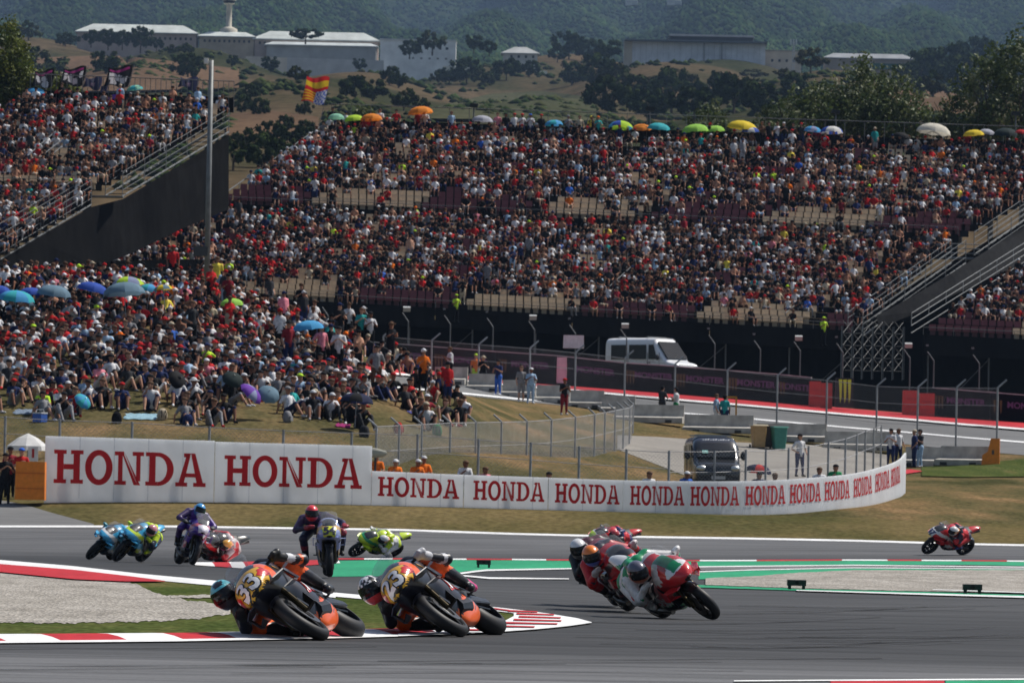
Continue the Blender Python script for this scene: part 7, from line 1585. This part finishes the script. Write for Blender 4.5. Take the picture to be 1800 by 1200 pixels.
for i in range(9): MB((.8, .77, .66)).box((bx(790 + i * 20, 868), 0, 1.5 - i * .12), (19.8 / sB, .5, 4.6)).build('wall_panel', 'plaster', r_)
r_ = empty('white_house', P(918, 106, DB + 10), 0, 'small white house with grey roof between the trees', 'building'); hip_block(r_, bx(884, 918), bx(945, 918), 0, 2.4, 4.8, 8, (.5, .49, .46), (.40, .41, .40)); windows(r_, -5, 5, 1.2, 4, .8, .9)
r_ = empty('grey_hall', P(1220, 129, DB), 0, 'large grey ribbed hall with dark raised roof right of centre', 'building')
for i in range(25): MB((.68, .68, .70)).box((bx(1100 + i * 10, 1220), .1 * (i % 2), 4.2), (9.7 / sB, .5, 13.0)).build('wall_panel', 'plaster', r_)
MB((.18, .18, .19)).box((bx(1222, 1220), 8, 4), (245 / sB, 15, 12.8)).build('wall', 'plaster', r_); MB((.42, .36, .27)).box((bx(1103, 1220), -.6, 4), (2.8, .6, 13.2)).build('corner_pier', 'plaster', r_)
MB((.13, .14, .15)).box((bx(1222, 1220), 6, 10.8), (252 / sB, 20, .5)).build('roof', 'plaster', r_); MB((.06, .06, .065)).box((bx(1250, 1220), 8, 11.9), (146 / sB, 12, 1.6)).build('clerestory', 'plaster', r_); MB((.24, .25, .26)).box((bx(1250, 1220), 8, 13.1), (152 / sB, 15, .7), taper=.96).build('upper_roof', 'plaster', r_)
for px in (1237, 1268): MB((.34, .34, .34)).box((bx(px, 1220), -.5, 4), (.5, .3, 12.6)).build('downpipe', 'plaster', r_)
r_ = empty('sand_building', P(1376, 135, DB + 5), 0, 'sand coloured block joining the grey hall', 'building'); MB((.62, .52, .40)).box((0, 5, 3.2), (64 / sB, 10, 11.2)).build('wall', 'plaster', r_); MB((.34, .30, .25)).box((0, 5, 8.95), (66 / sB, 10.6, .4)).build('roof', 'plaster', r_); windows(r_, -5, 5, 5.5, 4, .8, .9, -.08)
r_ = empty('antenna_mast', P(1394, 130, DB - 15), 0, 'lattice antenna mast in front of the sand coloured block', 'mast')
for sg in (-.35, .35): MB((.4, .4, .4)).tube((sg, 0, -2), (sg * .6, 0, 11), .12, n=5).build('leg', 'steel_paint', r_)
m_ = MB((.4, .4, .4))
for k in range(9): m_.tube((-.33, 0, k * 1.2 - 1), (.33, 0, k * 1.2), .08, n=4)
m_.build('lattice', 'steel_paint', r_)
for x in (-.9, 0, .9): MB((.6, .6, .6)).box((x, -.2, 10.8), (.45, .3, 2.0)).build('antenna', 'plastic', r_)
r_ = empty('long_shed', P(1528, 118, DB), 0, 'long low shed with grey roof at the right', 'building'); hip_block(r_, bx(1450, 1528), bx(1604, 1528), 0, 3.0, 4.9, 10, (.30, .25, .2), (.27, .28, .29)); MB((.03, .09, .06)).box((bx(1565, 1528), -1.0, .2), (15, .3, 2.0)).build('green_fence', 'plaster', r_); MB((.5, .48, .42)).box((bx(1522, 1528), -2, .3), (4.4, 2, 1.9)).build('kiosk', 'plaster', r_)
for i, (px, py, wd, lb) in enumerate(((1243, 54, 34, 'white hamlet house on the wooded mountain above the grey hall'), (1110, 6, 22, 'pale house near the top edge left of the others on the mountain'), (1185, 6, 26, 'pale house near the top edge on the mountain, right one'), (1218, 46, 12, 'tiny pale house beside the white hamlet house'))):
    q = P(px, py, 4300); s_ = F / 4300; r_ = empty('mountain_house', P(px, py, 4100), 0, lb, 'house', 'houses on the mountain'); w_ = wd / s_ * .9; MB((.6, .57, .52)).box((0, 3, 1), (w_, 6, 5)).build('wall', 'plaster', r_); MB((.45, .28, .2)).prism([(-w_ / 2 - .4, 3.5), (w_ / 2 + .4, 3.5), (w_ * .2, 5.2), (-w_ * .2, 5.2)], (0, 7, 0), (0, -.5, 0), (1, 0, 0), (0, 0, 1)).build('roof', 'plaster', r_); MB((.45, .43, .4)).box((w_ * .3, 0, 0), (w_ * .5, 5, 3)).build('annex', 'plaster', r_)
# cultivated patches
drape('brown_field', [(398, 205), (470, 198), (560, 210)], [(398, 246), (470, 244), (560, 230)], 'field_soil', .4, 20, 10); drape('green_field', [(720, 205), (860, 168), (950, 163), (1048, 175)], [(720, 214), (860, 216), (950, 218), (1048, 216)], 'field_green', .5, 24, 10)
drape('brown_field', [(60, 105), (200, 100), (420, 125)], [(60, 165), (200, 165), (420, 160)], 'field_soil', .6, 24, 10); drape('brown_field', [(1560, 165), (1620, 158), (1700, 170)], [(1560, 200), (1620, 208), (1700, 205)], 'field_soil', .5, 16, 8)
# ================================================================== forest on the mountain
IV = np.array([(1, 0, 0), (0, 1, 0), (-1, 0, 0), (0, -1, 0), (0, 0, 1), (0, 0, -1)], float); IF = np.array([(0, 1, 4), (1, 2, 4), (2, 3, 4), (3, 0, 4), (1, 0, 5), (2, 1, 5), (3, 2, 5), (0, 3, 5)])
g_ = np.random.default_rng(5); N = 90000
dv = np.exp(g_.uniform(np.log(2450), np.log(7600), N)); kv = g_.uniform(-.105, .105, N); zv = np.array([GZ(k * d, d) for k, d in zip(kv, dv)])
sz = g_.uniform(1.0, 3.0, N) * (dv / 3500) ** .6; VV = []; cn = len(IV)
sc3 = np.stack([sz * g_.uniform(.8, 1.35, N), sz * g_.uniform(.8, 1.3, N), sz * g_.uniform(.7, 1.25, N)], 1)
J = IV[None] * (1 + g_.uniform(-.4, .4, (N, cn, 1))); Vx = J * sc3[:, None, :]; an = g_.uniform(0, 1.57, N)[:, None]; Vx = np.stack([Vx[:, :, 0] * np.cos(an) - Vx[:, :, 1] * np.sin(an), Vx[:, :, 0] * np.sin(an) + Vx[:, :, 1] * np.cos(an), Vx[:, :, 2]], 2); Vx[:, :, 0] += (kv * dv)[:, None]; Vx[:, :, 1] += dv[:, None]; Vx[:, :, 2] += (zv + sz * .45)[:, None]
T = (IF[None] + (np.arange(N) * cn)[:, None, None]).reshape(-1, 3).astype(np.int32); Vx = Vx.reshape(-1, 3)
me = bpy.data.meshes.new('forest'); me.vertices.add(len(Vx)); me.vertices.foreach_set('co', Vx.astype(np.float32).ravel()); me.loops.add(len(T) * 3); me.loops.foreach_set('vertex_index', T.ravel()); me.polygons.add(len(T)); me.polygons.foreach_set('loop_start', np.arange(0, len(T) * 3, 3, dtype=np.int32)); me.update(calc_edges=True); me.polygons.foreach_set('use_smooth', np.ones(len(T), bool))
cb = np.array([(.020, .040, .013), (.026, .048, .016), (.034, .052, .018), (.015, .030, .010)])[g_.integers(0, 4, N)] * g_.uniform(.7, 1.3, N)[:, None] * (1 + .35 * np.sin(kv * 210 + dv / 330) * np.sin(dv / 210 + kv * 90))[:, None]
c4 = np.ones((len(T), 4), np.float32); c4[:, :3] = np.repeat(cb, len(IF), 0); a = me.attributes.new('Col', 'FLOAT_COLOR', 'FACE'); a.data.foreach_set('color', c4.ravel()); me.materials.append(MATS['foliage_far']); o = bpy.data.objects.new('forest', me); COL.objects.link(o); tag(o, 'dark green forest covering the mountain', 'forest', None, 'stuff')

# low scrub on the hillside
N = 9500; dv = np.exp(g_.uniform(np.log(485), np.log(2400), N)); kv = g_.uniform(-.10, .10, N)
keep = (np.sin(kv * 75 + 1) * np.sin(dv / 140 + kv * 40) + .45 * np.sin(kv * 230 + dv / 60) + g_.uniform(-.5, .5, N)) > .25
keep &= ~((kv < -.034) & (kv > -.05) & (dv < 1000)); dv, kv = dv[keep], kv[keep]; N = len(dv); zv = np.array([GZ(k * d, d) for k, d in zip(kv, dv)]); sz = g_.uniform(.45, 1.3, N) * (dv / 1200) ** .4
J = IV[None] * (1 + g_.uniform(-.4, .4, (N, cn, 1))); Vx = J * np.stack([sz * 1.3, sz * 1.2, sz * .8], 1)[:, None, :]; Vx[:, :, 0] += (kv * dv)[:, None]; Vx[:, :, 1] += dv[:, None]; Vx[:, :, 2] += (zv + sz * .3)[:, None]
T = (IF[None] + (np.arange(N) * cn)[:, None, None]).reshape(-1, 3); cb = np.array(DG + OG[:1])[g_.integers(0, 4, N)] * g_.uniform(.7, 1.3, N)[:, None]
o = mesh_np('scrub', Vx.reshape(-1, 3).tolist(), T.tolist(), 'foliage_far', None, True, cols=np.repeat(cb, len(IF), 0)); tag(o, 'dark scrub scattered over the far hillside', 'scrub', None, 'stuff')
# ================================================================== haze
m = bpy.data.materials.new('haze'); m.use_nodes = True; nt = m.node_tree; nt.nodes.remove(nt.nodes['Principled BSDF'])
pv = nd(nt, 'ShaderNodeVolumePrincipled'); pv.inputs['Color'].default_value = (.45, .66, 1.0, 1); pv.inputs['Density'].default_value = HAZE; pv.inputs['Anisotropy'].default_value = .1
nt.links.new(pv.outputs[0], nt.nodes['Material Output'].inputs['Volume'])
mb = MB(); mb.box((0, 4500, 500), (17500, 10000, 1100)); me = bpy.data.meshes.new('haze'); me.from_pydata([tuple(v) for v in mb.v], [], mb.f); me.materials.append(m); o = bpy.data.objects.new('haze', me); COL.objects.link(o); o['kind'] = 'stuff'; o['label'] = 'pale blue summer haze in the air'
